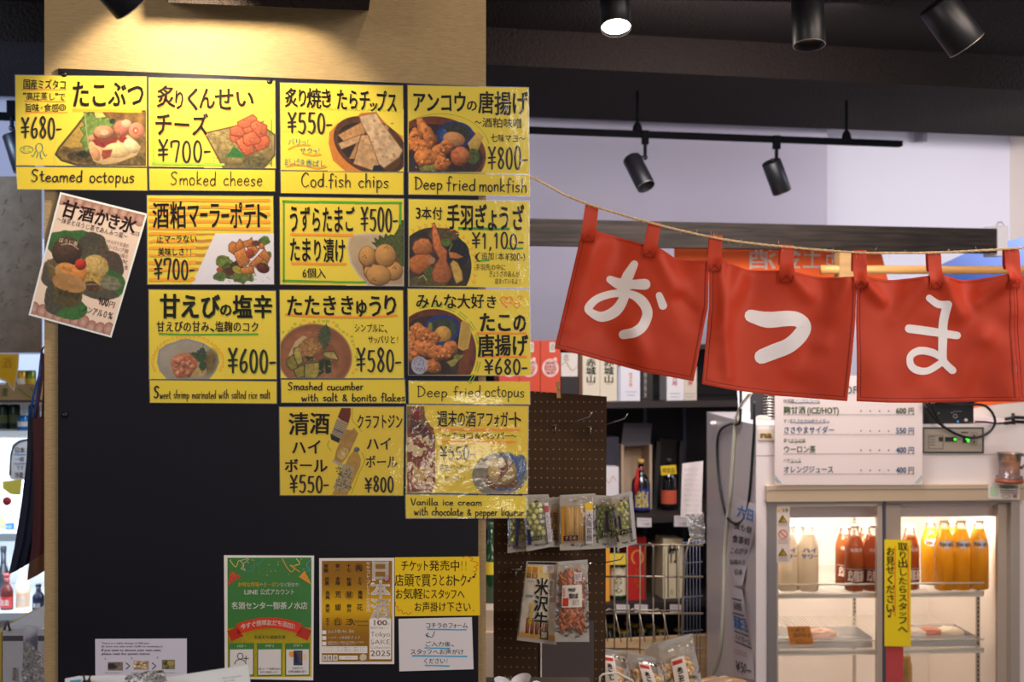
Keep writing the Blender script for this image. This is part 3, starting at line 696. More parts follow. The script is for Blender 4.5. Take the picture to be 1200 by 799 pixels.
# ---- row 2
t, sl = sheet('menu_sign', 'yellow and orange striped menu sign for spicy sake-lees potatoes at 700 yen', 'sign', [(172.5, 229), (320, 230), (321, 333), (173, 333)], YEL, SIGNS)
p = Pic(223, 273.5, 320.8, 333, (206, 200, 212))
d_ = p.X - (252 - (p.Y - 274) * .46)
p.put(np.clip(-d_ / .7 + .5, 0, 1), YEL)
for y in (274, 282.5, 290.5, 299, 308, 316, 327.5): p.put(np.clip(-d_ / .7 + .5, 0, 1) * np.clip((2.3 - np.abs(p.Y - y - .4 * np.sin(p.X * .3))) / .7, 0, 1), (232, 148, 44))
for cx, cy, rx, ry, c_ in ((262, 307, 9, 8, (112, 130, 46)), (268, 318, 11, 10, (84, 100, 40)), (284, 324, 14, 7, (104, 124, 52)), (258, 324, 7, 5, (90, 118, 46)), (310, 282, 6, 5, (90, 130, 44)), (315, 298, 3, 4, (90, 120, 40)), (307, 310, 8, 6, (150, 140, 60)), (277, 312, 8, 6, (60, 52, 44))): p.el(cx, cy, rx, ry, c_, n=.35, wob=.35)
p.el(269, 318, 6, 5, (92, 46, 34), n=.3); p.el(257, 316, 3.5, 3, (190, 80, 40)); p.el(278, 316, 6, 4, (176, 160, 40), rot=30)
for q in ([(268, 287), (272, 283), (278, 285), (279, 293), (274, 298), (268, 294)], [(276, 287), (281, 280), (286, 285), (286, 295), (278, 296)], [(285, 283), (292, 281), (295, 278), (297, 286), (294, 291), (286, 289)], [(274, 296), (286, 290), (293, 306), (288, 312), (280, 312)], [(291, 311), (303, 299), (309, 304), (304, 309), (296, 312)], [(303, 299), (310, 292), (317, 301), (314, 308)], [(282, 314), (297, 312), (298, 320), (284, 321)], [(290, 289), (298, 288), (304, 292), (298, 300), (292, 300)], [(303, 284), (309, 285), (310, 292), (304, 291)]):
    p.pg(q, (218, 122, 44), n=.2, ns=2, edge=((150, 70, 30), .7), sh=.3)
p.el(293, 297, 5, 6, (176, 62, 34), n=.2, sh=.3); p.el(300, 285, 5, 3.5, (110, 50, 40), n=.4); p.el(308, 314, 8, 6, (100, 34, 26), n=.3, sh=.3, rot=20)
p.specks(270, 284, 316, 318, 26, .6, (110, 60, 30)); p.specks(254, 296, 318, 330, 30, .45, (120, 90, 70))
m = Ink(sl); I = Ink(sl, 7)
for y in (234, 242, 250, 258.5, 267): m.line([(176, y), (315, y + 1.2)], 3.6, (234, 148, 40), .5)
for y in (274, 282.5, 290.5, 299, 308, 316, 327.5): m.line([(176, y), (228, y)], 3.2, (232, 148, 44), .5)
I.jp('酒粕マーラーポテト', 178, 236, 314, 269, off=.018, wts=[1.25, 1.2, .9, .6, .9, .6, .95, .95, .8]); I.jp('止マーラない', 183, 275, 231, 285, off=.014, wts=[1, 1, .6, 1, 1, 1]); I.jp('美味しさ!!', 185, 290, 226, 300, off=.014)
I.pen('¥700-', 180, 304, 229, 327, 2.5)
finish(t, p, m, I)

t, sl = sheet('menu_sign', 'green-bordered yellow menu sign for marinated quail eggs at 500 yen', 'sign', [(328, 231), (473, 233), (473, 335), (328.5, 333)], YEL, SIGNS)
p = Pic(406, 258, 473, 334.6, YEL)
p.st([(469, 236), (469, 275)], 2.6, GRN)
p.pg([(407.5, 290), (409, 280), (413, 276), (430, 274), (450, 275), (473, 280), (473, 334.6), (431, 334.6), (420, 322), (411, 308)], (206, 172, 132), n=.06, ns=10, edge=((232, 206, 178), 1.4), sh=.12)
p.pg([(470, 258), (473, 258), (473, 312), (462, 306), (445, 292), (436, 284), (441, 285), (439, 279), (444, 282), (445, 276), (450, 280), (452, 274), (456, 278), (457, 275), (462, 276), (467, 268)], (84, 98, 36), n=.35, ns=1.5, edge=((52, 70, 34), .8))
p.el(447, 311, 22, 20, (120, 76, 34), n=.2)
for cx, cy, rx, ry, rot in ((436, 318, 9, 9, 0), (430.5, 300, 9.5, 11.5, 0), (461, 317, 10.5, 10.5, 0), (451.5, 299, 12, 13, -10), (443.5, 322, 14, 11.5, 10)): p.el(cx, cy + .6, rx + .8, ry + .8, (128, 74, 28), n=.1, rot=rot); p.el(cx, cy, rx, ry, (214, 146, 66), n=.07, ns=4, sh=.3, rot=rot)
for x, y in ((453, 289), (427, 300), (462, 313), (438, 327), (433, 311)):
    for a, b in ((-1.5, 1), (.5, -.6), (1.8, 1.6)): p.el(x + a, y + b, .75, .65, (50, 34, 22), n=0, soft=.5)
m = Ink(sl); I = Ink(sl, 8)
m.line([(332, 236), (470, 238)], 2.6, GRN, .3); m.line([(332.5, 236), (332.5, 330)], 2.2, GRN, .1); m.line([(332, 329), (428, 331)], 2.4, GRN, .3); m.line([(469, 238), (469, 262)], 2.6, GRN, .1)
m.ul(340, 414, 275, 3, ORA); m.ul(341, 406, 308.8, 2.6, ORA)
I.jp('うずらたまご', 338, 241, 416, 274, off=.018); I.pen('¥500-', 422, 244, 467, 270, 2.4); I.jp('たまり漬け', 339, 278, 405, 308, off=.018); I.jp('6個入', 354, 314, 382, 326, off=.006)
finish(t, p, m, I)

t, sl = sheet('menu_sign', 'yellow menu sign for stuffed chicken wings at 1,100 yen', 'sign', [(479, 233.5), (620, 236), (620, 337), (479, 335)], YEL, SIGNS)
p = Pic(479.5, 258, 556, 335, YEL)
p.el(508, 312, 44.5, 45.5, (34, 28, 38), n=.15); p.el(508, 312, 43, 44, (62, 50, 46), n=.5, ns=7); p.el(536, 297, 14, 16, (30, 30, 46), n=.4); p.el(520, 275, 18, 8, (96, 76, 44), n=.3); p.el(500, 331, 24, 8, (98, 84, 44), n=.3)
p.el(523, 284, 6, 4.5, (88, 116, 34), n=.3); p.el(502, 320, 6, 8, (84, 100, 44), n=.4, wob=.4); p.st([(491, 326), (496, 322), (500, 329)], 1, (206, 190, 80)); p.st([(530, 286), (526, 294)], .9, (170, 180, 60))
p.pg([(483, 291), (486, 283), (494, 279), (502, 280), (507, 288), (508, 294), (500, 298), (486, 297)], (206, 112, 48), n=.18, sh=.35, edge=((150, 66, 26), .8)); p.el(512, 291, 6, 6, (110, 44, 26), n=.2)
p.pg([(479, 304), (488, 298), (504, 298), (510, 304), (508, 308), (500, 314), (492, 321), (484, 319), (479, 312)], (204, 104, 40), n=.18, sh=.3, edge=((146, 62, 26), .8)); p.el(506, 305, 4, 4, (196, 130, 84))
p.pg([(507, 262), (509, 261), (511, 266), (515, 277), (518, 288), (524, 294), (523, 306), (528, 316), (529, 324), (525, 330), (516, 332), (508, 329), (506, 320), (510, 310), (515, 303), (508, 290), (506, 275)], (214, 108, 48), n=.2, ns=2.5, sh=.25, edge=((150, 64, 28), .8))
p.pg([(526, 295), (534, 296), (543, 301), (536, 303), (527, 302)], (222, 118, 44), n=.15); p.pg([(528, 309), (531, 305), (536, 308), (541, 318), (542, 328), (535, 332), (532, 325)], (224, 174, 66), n=.12, edge=((190, 130, 40), .7))
m = Ink(sl); I = Ink(sl, 9)
for k in range(17):
    a = R(232 + k * 9.2); cx, cy = 508 + 49.5 * math.cos(a), 314 + 50.5 * math.sin(a); d = np.array([-math.sin(a), math.cos(a)]); nn = np.array([math.cos(a), math.sin(a)]); c0 = np.array([cx, cy])
    if cx > 481: m.line([c0 - d * 1.6 + nn * 2.2, c0 + d * 1.4, c0 - d * 1.6 - nn * 2.2], 1., (228, 134, 44), sm=False)
m.ul(537, 597, 268, 3, (40, 140, 50)); m.ul(594, 613, 291, 2.2, (40, 140, 50)); m.line([(559, 306), (573, 305)], 1.6, (60, 150, 50))
I.jp('3本付', 487, 242, 519, 258, off=.012); I.jp('手羽ぎょうざ', 523, 239, 615, 271, off=.022, wts=[1, 1, 1, .7, 1, 1]); I.pen('¥1,100-', 552, 273, 615, 291, 2.1)
I.jp('(追加1本', 556, 295, 591, 305, off=0); I.pen('¥300-)', 592, 297, 616, 305, .9); I.jp('手羽先の中に', 557, 309, 593, 317, off=0); I.jp('ぎょうざのあんが', 573, 317, 609, 325, off=-.0); I.jp('詰まっているよ!!', 580, 326, 612, 333, off=-.0)
finish(t, p, m, I)

# ---- row 3
t, sl = sheet('menu_sign', 'yellow menu sign for salted sweet shrimp at 600 yen', 'sign', [(174.5, 339.5), (323, 341), (324, 444), (175, 444)], YEL, SIGNS)
p = Pic(176, 394, 264, 444, YEL)
p.pg([(185, 424), (187, 411), (196, 404), (204, 402), (212, 398.5), (220, 398), (228, 400), (238, 403), (247, 409), (254, 416), (256, 424), (252, 434), (244, 444), (197, 444), (188, 434)], (176, 160, 142), n=.06, ns=9, edge=((158, 152, 158), 1.6), sh=.08)
p.el(246, 424, 8, 14, (130, 102, 50), rot=15, n=.2, soft=5); p.el(232, 434, 10, 8, (206, 166, 90), n=.1, soft=2); p.leaf(234, 424, 238.5, 403.5, 7, (60, 84, 52), 6); p.leaf(238, 424, 237, 437, 5, (60, 84, 52), 5); p.leaf(232, 419, 221, 413, 4.5, (60, 84, 52), 4)
p.pg([(200, 424), (203, 418), (209, 415), (217, 413), (225, 416), (231, 422), (231, 430), (226, 437), (220, 443), (207, 443), (203, 437)], (204, 110, 66), n=.2, sh=.15)
p.lump(204, 418, 228, 438, 16, 4, (216, 126, 88), 8, .4, .12)
m = Ink(sl); I = Ink(sl, 10)
for k in range(30):
    a = R(160 + k * 7.6); cx, cy = 220 + 41 * math.cos(a), 423 + 29 * math.sin(a)
    if cy < 442: m.ring(cx, cy, 1.5, 1.6, .6, (230, 130, 40), k * 50, k * 50 + 250, 7)
m.line([(187, 391), (220, 392), (302, 391.5)], 2, GRN)
I.r = random.Random(2); m.r = random.Random(2)
for tg, dx, cc in ((m, .7, (110, 130, 30)), (I, 0, (36, 34, 30))):
    tg.r = random.Random(5); tg.jp('甘えび', 187 + dx, 344 + dx, 258 + dx, 373 + dx, cc, .026); tg.jp('の', 257 + dx, 355 + dx, 272 + dx, 371 + dx, cc, .02, wts=[1]); tg.jp('塩辛', 272 + dx, 345 + dx, 320 + dx, 374 + dx, cc, .022)
    tg.pen('¥600-', 266 + dx, 409 + dx, 324 + dx, 436 + dx, 2.6, cc)
I.jp('甘えびの甘み、塩麹のコク', 183, 376, 304, 389.5, off=.012)
finish(t, p, m, I)
strip('small-lettered yellow caption strip reading Sweet shrimp marinated with salted rice malt', [(175.5, 445.5), (324, 447), (324, 472.5), (176, 471.5)], [('S', 180, 452, 187, 466)], 2.)
I = Ink(.0, 3); I.pen('weet shrimp marinated with salted rice malt', 187, 457, 317, 467, .85); I.build('small_lettering', BD, .0026, PRINT, bpy.data.objects['caption_strip.004'])

t, sl = sheet('menu_sign', 'yellow menu sign for smashed cucumber at 580 yen', 'sign', [(328, 340), (472, 340.5), (473, 443), (329, 442.5)], YEL, SIGNS)
p = Pic(329, 374, 414, 443, YEL)
p.el(369, 418, 44, 39, (206, 140, 84), n=.05, rot=10); p.el(369, 418, 42.5, 37.5, (158, 88, 52), n=.1, ns=8, rot=10); p.el(366, 420, 37, 33, (176, 100, 58), n=.12, ns=6, rot=10, soft=4); p.el(368, 422, 28, 27, (150, 84, 52), n=.1, soft=3); p.el(372, 436, 22, 12, (184, 108, 66), n=.15, soft=3)
p.pg([(338, 416), (346, 400), (355, 393), (362, 396), (352, 412), (345, 424)], (216, 178, 120), n=.08)
p.leaf(379, 404, 383, 375, 8, (72, 86, 54), 9); p.leaf(383, 408, 372, 396, 6, (74, 88, 56), 5)
for q, c_ in (([(336, 422), (344, 415), (349, 424), (348, 432), (342, 434), (336, 428)], (150, 132, 44)), ([(344, 408), (352, 406), (355, 424), (349, 428), (344, 416)], (188, 166, 66)), ([(380, 412), (392, 412), (397, 422), (384, 420), (378, 416)], (196, 164, 76)), ([(344, 433), (356, 427), (358, 441), (348, 443)], (164, 142, 46)), ([(357, 426), (375, 424), (376, 434), (371, 443), (357, 443)], (182, 156, 58)), ([(374, 423), (380, 420), (379, 436), (374, 440)], (44, 60, 30)), ([(380, 421), (387, 422), (388, 436), (382, 438)], (40, 56, 28)), ([(358, 416), (367, 416), (366, 423), (359, 422)], (52, 66, 34))):
    p.pg(q, c_, n=.22, ns=2.5, edge=((66, 74, 34), .8))
p.el(363, 407, 13, 11, (176, 116, 52), n=.3, wob=.3); rnd = random.Random(6)
for _ in range(90):
    x, y, a = 363 + rnd.gauss(0, 6.5), 407 + rnd.gauss(0, 5.5), rnd.uniform(0, 6.3); l = rnd.uniform(1, 3)
    p.st([(x, y), (x + l * math.cos(a), y + l * math.sin(a))], .5, rnd.choice([(214, 160, 92), (160, 96, 40), (196, 136, 64), (228, 186, 120)]), n=0)
p.specks(358, 420, 392, 440, 14, .6, (220, 200, 150))
m = Ink(sl); I = Ink(sl, 11)
for k in range(30):
    a = R(195 + k * 6.6); rr = rnd.uniform(1, 1.12); cx, cy = 370 + 46 * rr * math.cos(a), 418 + 40 * rr * math.sin(a)
    if cx > 331 and cy < 440 and cy > 373: m.ring(cx, cy, rnd.uniform(.8, 1.7), rnd.uniform(.8, 1.6), .6, rnd.choice([(110, 150, 40), (140, 160, 50), (220, 140, 50)]), n=9)
m.line([(335, 368.5), (380, 371), (430, 371.5), (465, 369.5)], 2.4, (228, 134, 44))
I.jp('たたききゅうり', 335, 345, 465, 371, off=.02, wts=[1, 1, 1, 1, .65, .95, .75], jit=.8); I.jp('シンプルに、', 415, 379, 454, 390, off=.004, wts=[1, 1, 1, 1, 1, .5]); I.jp('サッパリと!', 431, 393, 468, 403, off=.004)
I.pen('¥580-', 417, 409, 471, 435, 2.5)
finish(t, p, m, I)
strip('two-line yellow caption strip reading Smashed cucumber with salt and bonito flakes', [(329.5, 445), (474, 445), (475, 472), (330, 471.5)], [('Smashed cucumber', 337, 448, 426, 457), ('with salt & bonito flakes', 353, 461, 475, 470)], 1.35)

t, sl = sheet('menu_sign', 'yellow menu sign for fried octopus at 680 yen with three drawn hearts', 'sign', [(478, 338.5), (620.5, 340), (622, 440), (479, 439)], YEL, SIGNS)
p = Pic(479, 361, 558, 439, YEL)
p.el(508, 413, 50, 51, (120, 50, 30), n=.2, ns=5); p.el(505, 414, 43, 44, (60, 40, 38), n=.3, ns=5); p.el(540, 424, 16, 10, (70, 48, 40), n=.3, rot=-50); p.el(546, 420, 6, 22, (140, 62, 34), rot=20, n=.2, soft=2)
p.el(518.5, 385, 21, 16.5, (30, 50, 140), n=.15); p.el(519, 385, 16.5, 12.5, (60, 76, 62), n=.3, ns=5); p.el(504, 383, 2.5, 6, (150, 140, 50), n=.2); p.el(519, 392, 10, 10, (222, 156, 56), n=.1, sh=.35); p.el(520, 404, 8, 4, (30, 60, 130), n=.2)
p.pg([(541, 378), (544, 376), (550, 380), (552, 388), (548, 408), (542, 410), (537, 407), (539, 392)], (222, 168, 54), n=.08, edge=((232, 190, 90), 1)); p.pg([(523, 424), (536, 419), (542, 416), (533, 428), (529, 430)], (170, 156, 60), n=.2); p.el(537, 418, 5, 3, (140, 140, 50), n=.3, wob=.4); p.el(489, 380, 4, 3, (90, 100, 40))
fried(p, [(490, 386, 9, 7, 0), (483, 395, 6, 9, 0), (496, 392, 9, 9, 0), (508, 397, 7, 9, 20), (488, 408, 11, 9, 0), (501, 410, 12, 10, 20), (513, 414, 12, 9, 30), (484, 418, 7, 7, 0), (506, 430, 12, 8, 20), (528, 408, 9, 9, 0), (522, 414, 9, 6, 30)], (202, 108, 44), 40)
p.el(491.5, 428, 9.5, 10.5, (186, 182, 206), n=.04)
m = Ink(sl); I = Ink(sl, 12)
PU = (96, 90, 110)
m.ring(491, 425, 5.5, 5.5, .6, PU, 150, 400); m.line([(487, 430), (488, 434), (490, 431), (492, 435), (494, 431), (497, 435), (498, 430)], .6, PU); m.disc(488.5, 423.5, .7, .7, PU); m.disc(492.5, 422.5, .7, .7, PU); m.ring(491, 426.5, 1.2, 1, .5, PU)
for cx, cy, s_ in ((593.5, 353, 1.15), (605.5, 357.5, .62), (609.5, 348.5, .42)):
    h = [(16 * math.sin(a) ** 3, -(13 * math.cos(a) - 5 * math.cos(2 * a) - 2 * math.cos(3 * a) - math.cos(4 * a))) for a in np.linspace(0, 6.283, 22)]
    m.line([(cx + x * .38 * s_, cy + y * .38 * s_) for x, y in h], 1.3 * s_ + .3, (228, 134, 44), sm=False)
m.line([(591, 352), (594, 356), (599, 350)], .9, (228, 134, 44))
for rr in (1.06, 1.12):
    for k in range(9): m.ring(508, 413, 50 * rr, 51 * rr, 1.0, (140, 160, 40), -108 + k * 17, -96 + k * 17, 4)
m.ul(558, 617, 390.5, 2.4, (228, 134, 44)); m.ul(560, 617, 417.8, 2.6, (228, 134, 44))
I.jp('みんな大好き', 487, 344, 584, 362, off=.014, jit=1.2); I.jp('たこの', 561, 366, 617, 390, off=.03, wts=[1, 1, .8]); I.jp('唐揚げ', 560, 392, 619, 418, off=.024); I.pen('¥680-', 567, 421, 619, 438, 2.4)
finish(t, p, m, I)
strip('yellow caption strip reading Deep fried octopus, set apart below its sign', [(479, 446.5), (620.5, 447.5), (621, 473.5), (479.5, 472.5)], [('Deep', 488, 452, 525, 465), ('fried', 531, 452, 564, 465), ('octopus', 568, 451, 615, 465)], 1.1)

# ---- row 4
t, sl = sheet('menu_sign', 'yellow menu sign for sake and craft gin highballs, bottles pictured between', 'sign', [(327.5, 477), (473, 477), (472, 580), (328.5, 580)], (208, 178, 54), SIGNS)
p = Pic(384, 477.5, 428, 580, (208, 178, 54))
p.pg([(396, 488), (400, 478), (411, 478), (411, 486), (408, 498), (396, 489)], (124, 36, 22), n=.15); p.pg([(395, 490), (409, 496), (400, 517), (388, 509)], (190, 160, 118), n=.1); p.pg([(387, 508), (399, 514), (397, 519), (388, 515)], (36, 34, 44))
for i in range(7): p.st([(394 - i * .8, 493 + i * 2.4), (406 - i * .8, 498 + i * 2.4)], .5, (90, 80, 70), n=0)
p.st([(392, 503), (402, 507)], 2.2, (90, 96, 130))
p.pg([(404, 503), (412, 504), (415, 501), (420, 508), (408, 534), (398, 546), (391, 541), (394, 528)], (196, 140, 60), n=.12, ns=5); p.el(402, 531, 7, 6, (226, 180, 92), n=.25, wob=.3); p.st([(391, 540), (401, 545)], 3, (190, 176, 150))
p.pg([(415, 527), (420, 530), (423, 538), (422, 546), (407, 580), (389, 580), (400, 556), (408, 536)], (206, 150, 50), n=.1); p.el(418, 526.5, 3.4, 2.8, (92, 96, 110), sh=.4); p.pg([(403, 543), (416, 548), (406, 578), (390, 572)], (186, 160, 112), n=.1); p.specks(394, 547, 412, 574, 90, .8, (96, 84, 62))
m = Ink(sl); I = Ink(sl, 13)
for q in ([(386, 516), (384, 522), (388, 528)], [(413, 478), (413, 492), (420, 500), (424, 506)], [(424, 530), (427, 540), (420, 556), (412, 578)]): m.line(q, .7, (140, 150, 40))
I.jp('清酒', 338, 483, 387, 510, off=.02); I.jp('ハイ', 341, 515, 378, 533, off=.016); I.jp('ボール', 333, 537, 384, 554, off=.02); I.pen('¥550-', 339, 558, 386, 577, 2.3)
I.jp('クラフトジン', 418, 485, 472, 503, off=.014); I.jp('ハイ', 429, 512, 460, 528, off=.014); I.jp('ボール', 428, 533, 466, 549, off=.01); I.pen('¥800', 427, 559, 462, 576, 2.2)
finish(t, p, m, I)

t, sl = sheet('menu_sign', 'yellow menu sign for ice cream with sake affogato at 550 yen, red bottle pictured', 'sign', [(477, 474.5), (619, 476), (618, 578), (476, 577)], (208, 178, 54), SIGNS)
p = Pic(477, 476, 513, 577, (208, 178, 54))
p.pg([(477, 476), (497, 476), (498, 488), (500, 494), (508, 502), (510, 512), (510, 568), (506, 576), (477, 577)], (148, 46, 28), n=.12, ns=6); p.pg([(477, 476), (497, 476), (497, 486), (477, 486)], (150, 100, 52), n=.1); p.pg([(477, 487), (497, 487), (504, 498), (500, 500), (477, 500)], (130, 92, 48), n=.1); p.pg([(484, 476), (491, 476), (492, 500), (485, 502)], (160, 24, 20)); p.pg([(483, 486), (500, 502), (508, 512), (508, 525), (495, 515), (480, 505)], (96, 34, 36), n=.2)
a_ = vnoise(p.X, p.Y, 6, 77, 3); msk = np.clip((a_ - .12) / .06, 0, 1) * np.clip((p.Y - 508) / 3, 0, 1) * np.clip((566 - p.Y) / 3, 0, 1) * np.clip((509 - p.X), 0, 1); p.put(msk, (236, 200, 140)); p.el(491, 555, 8, 8, (214, 160, 70), n=.2, wob=.3)
p.build('printed_bottle_photo', BD, .002, PRINT, t)
p = Pic(551, 524, 618, 577.6, (208, 178, 54))
p.el(586, 556, 33, 26, (132, 124, 108), n=.25, ns=7, rot=-8); p.el(590, 550, 26, 18, (96, 110, 140), n=.3, ns=6); p.el(606, 550, 10, 18, (76, 104, 160), n=.3, rot=20); p.st([(597, 532), (604, 540), (607, 552)], 3, (60, 90, 160)); p.el(566, 553, 10, 14, (146, 130, 110), n=.2, rot=10, soft=3)
p.el(588, 563, 19, 12, (120, 52, 24), n=.15); p.el(589, 553, 17, 15, (196, 156, 76), n=.1, sh=.35); p.pg([(582, 540), (594, 538), (602, 542), (592, 556), (586, 562), (584, 550)], (140, 66, 34), n=.25); p.st([(587, 552), (585, 562)], 3, (140, 66, 34)); p.el(581, 541, 11, 6, (232, 204, 156), n=.15, wob=.4)
for x in (583, 590, 597): p.el(x, 573, 2.5, 2, (60, 100, 160))
m = Ink(sl); I = Ink(sl, 14)
m.ul(514, 609, 503.3, 2.6, (228, 134, 44)); m.ul(518, 604, 517.5, 2.2, (228, 134, 44))
for k in range(34):
    a = R(120 + k * 7.5); cx, cy = 586 + 35 * math.cos(a), 556 + 28 * math.sin(a)
    if cx < 616 and cy < 575: m.disc(cx, cy, .5, .5, (110, 140, 40), 6)
for k in range(22): m.disc(499 + 12.5 * min(1, max(0, (k - 4) / 4)) , 478 + k * 4.4, .5, .5, (110, 140, 40), 6)
I.jp('週末の酒アフォガート', 512, 481, 611, 501, off=.01, wts=[1.1, 1, .8, 1.1, .9, .9, .6, .9, .6, .7]); I.jp('～チョコ＆ペッパー～', 517, 506, 606, 515, off=.004, wts=[1.1, 1, .8, 1, .9, 1, .8, 1, .7, .8]); I.pen('¥550-', 515, 523, 557, 538, 1.9)
I.jp('週末じゃない…', 514, 544, 555, 552, off=-.0, wts=[1, 1, 1, .7, 1, 1, .6]); I.jp('どうぞ!!', 520, 557, 546, 565, off=-.0); I.type('COCO & PEPPER', 479, 564.5, 506, 568, (210, 160, 110))
m.build('marker_line', BD, .0024, PRINT, t); I.build('lettering', BD, .0028, PRINT, t); p.build('printed_photo', BD, .002, PRINT, t)
strip('two-line yellow caption strip reading Vanilla ice cream with chocolate and pepper liqueur', [(475.5, 579.5), (617, 581.5), (616, 606.5), (476, 607)], [('Vanilla ice cream', 481, 584, 565, 592), ('with chocolate & pepper liqueur', 485, 595, 614, 604)], 1.15)

# ---- green poster
t, sl = sheet('coupon_poster', 'green and yellow poster with confetti and a red ribbon banner', 'poster', [(262.5, 650.5), (368, 651), (367, 797), (263.5, 795)], (222, 214, 208), edge=.5)
GR = (58, 116, 54); YL = (226, 192, 24)
m = Ink(0); I = Ink(0, 4)
def L(x, y): return (255 + x / 5.19, 645 + y / 5.19)
m.poly([L(60, 44), L(570, 42), L(570, 768), L(62, 770)], GR)
m.poly([L(60, 470), L(570, 468), L(568, 768), L(62, 770)], YL)
for a, b in ((68, 222), (240, 393), (410, 560)):
    m2 = [L(a, 564), L(b, 562), L(b, 762), L(a, 764)]
m.build('printed_ground', BD, .0018, PRINT, t)
m = Ink(0)
for a, b in ((68, 222), (240, 393), (410, 560)):
    m.poly([L(a, 564), L(b, 562), L(b, 762), L(a, 764)], GR); 
m.poly([L(58, 490), L(118, 466), L(158, 520), L(84, 552)], (176, 40, 22)); m.poly([L(570, 486), L(512, 462), L(474, 516), L(548, 548)], (176, 40, 22))
ar = [(115 + (513 - 115) * i / 14, 444 - 38 * math.sin(math.pi * i / 14)) for i in range(15)]
top = [L(*a) for a in ar]; bot = [L(a[0] + (6 if a[0] < 310 else -6), a[1] + 66) for a in ar]
for i in range(14): m.poly([top[i], top[i + 1], bot[i + 1], bot[i]], (206, 54, 28))
rnd = random.Random(3)
for _ in range(60):
    x, y = rnd.uniform(70, 560), rnd.uniform(48, 190)
    if 130 < x < 500 and y > 160: continue
    X, Y = L(x, y); m.disc(X, Y, .6, .5, rnd.choice([(220, 180, 60), (200, 100, 50), (100, 160, 160), (220, 200, 120)]), 5)
for pts, c_ in (([(75, 60), (110, 100), (130, 60), (160, 90), (140, 110)], (200, 190, 90)), ([(140, 60), (190, 50), (150, 90), (170, 120), (140, 110)], (170, 170, 160)), ([(160, 130), (220, 120), (200, 100), (250, 80), (280, 50)], (60, 130, 130)), ([(395, 50), (420, 100), (450, 130), (470, 100), (440, 90), (500, 130)], (220, 150, 50)), ([(560, 60), (540, 90), (560, 120), (545, 125)], (80, 140, 170)), ([(480, 50), (500, 80), (470, 90)], (200, 200, 90))):
    m.line([L(*q) for q in pts], .9, c_)
m.poly([L(60, 214), L(82, 122), L(142, 158)], (190, 60, 30)); m.poly([L(570, 208), L(530, 122), L(495, 160)], (220, 140, 40))
for x, y in ((80, 150), (100, 150), (85, 175), (115, 158), (72, 195)): m.disc(*L(x, y), .8, .8, (226, 190, 120), 6)
for x, y in ((530, 140), (545, 160), (525, 160), (556, 180)): m.disc(*L(x, y), .8, .8, (240, 200, 90), 6)
m.build('printed_art', BD, .0021, PRINT, t)
def LJ(txt, x0, y0, x1, y1, col, off=.01, **k): a, b = L(x0, y0); c, d = L(x1, y1); I.jp(txt, a, b, c, d, col, off, jit=0, **k)
WH = (226, 222, 214)
for a, b in ((75, 215), (247, 386), (417, 555)): I.poly([L(a, 602), L(b, 600), L(b, 754), L(a, 756)], (214, 206, 204))
I.build('printed_panel', BD, .0024, PRINT, t); I = Ink(0, 4)
LJ('お得な情報', 122, 192, 254, 222, (226, 190, 40), .02); LJ('や', 254, 196, 276, 220, WH); LJ('クーポン', 276, 192, 380, 222, (226, 190, 40), .02); LJ('など配信中！', 380, 194, 506, 221, WH, .008)
I.type('LINE', *L(162, 238), *L(246, 266), WH, .03); LJ('公式アカウント', 258, 232, 470, 270, WH, .014)
LJ('名酒センター御茶ノ水店', 84, 312, 548, 358, WH, .026)
s_ = '今すぐ簡単友だち追加！'
for i, c_ in enumerate(s_):
    u = (i + .5) / len(s_); x = 140 + 350 * u; y = 474 - 36 * math.sin(math.pi * (x - 115) / 398); a, b = L(x - 17, y - 18); c, d = L(x + 17, y + 18); I.jp(c_, a, b, c, d, (236, 226, 214), .02, jit=0, sl=-.25 * math.cos(math.pi * u), wts=[1])
LJ('お友だち追加方法', 222, 514, 412, 538, (70, 66, 40), .004)
for i, x in enumerate((118, 290, 462)): I.type('STEP %d' % (i + 1), *L(x, 574 - i * 2), *L(x + 52, 588 - i * 2), (200, 210, 180))
K = (40, 36, 44)
I.ring(*L(138, 642), 3.2, 3.5, .9, K); I.ring(*L(138, 690), 6.5, 5.5, .9, K, 180, 360); I.line([L(158, 656), L(188, 656)], .9, K); I.line([L(173, 642), L(173, 670)], .9, K)
I.rect(*L(462, 608), *L(516, 698), (44, 56, 96)); I.rect(*L(468, 618), *L(510, 686), (222, 176, 126)); I.poly([L(434, 616), L(474, 612), L(474, 640), L(450, 650), L(436, 640)], (226, 146, 50)); I.rect(*L(516, 626), *L(540, 662), (224, 190, 150))
LJ('QRコードを読み込んで', 248, 712, 386, 726, K, .006, wts=[.7, .7] + [1] * 8); LJ('友だち追加しよう！', 258, 732, 372, 746, K, .006); LJ('お店からの', 455, 708, 520, 722, K, .004); LJ('お得な情報をGET!', 430, 728, 545, 744, K, .004, wts=[1] * 6 + [.7] * 4)
I.build('lettering', BD, .0027, PRINT, t)

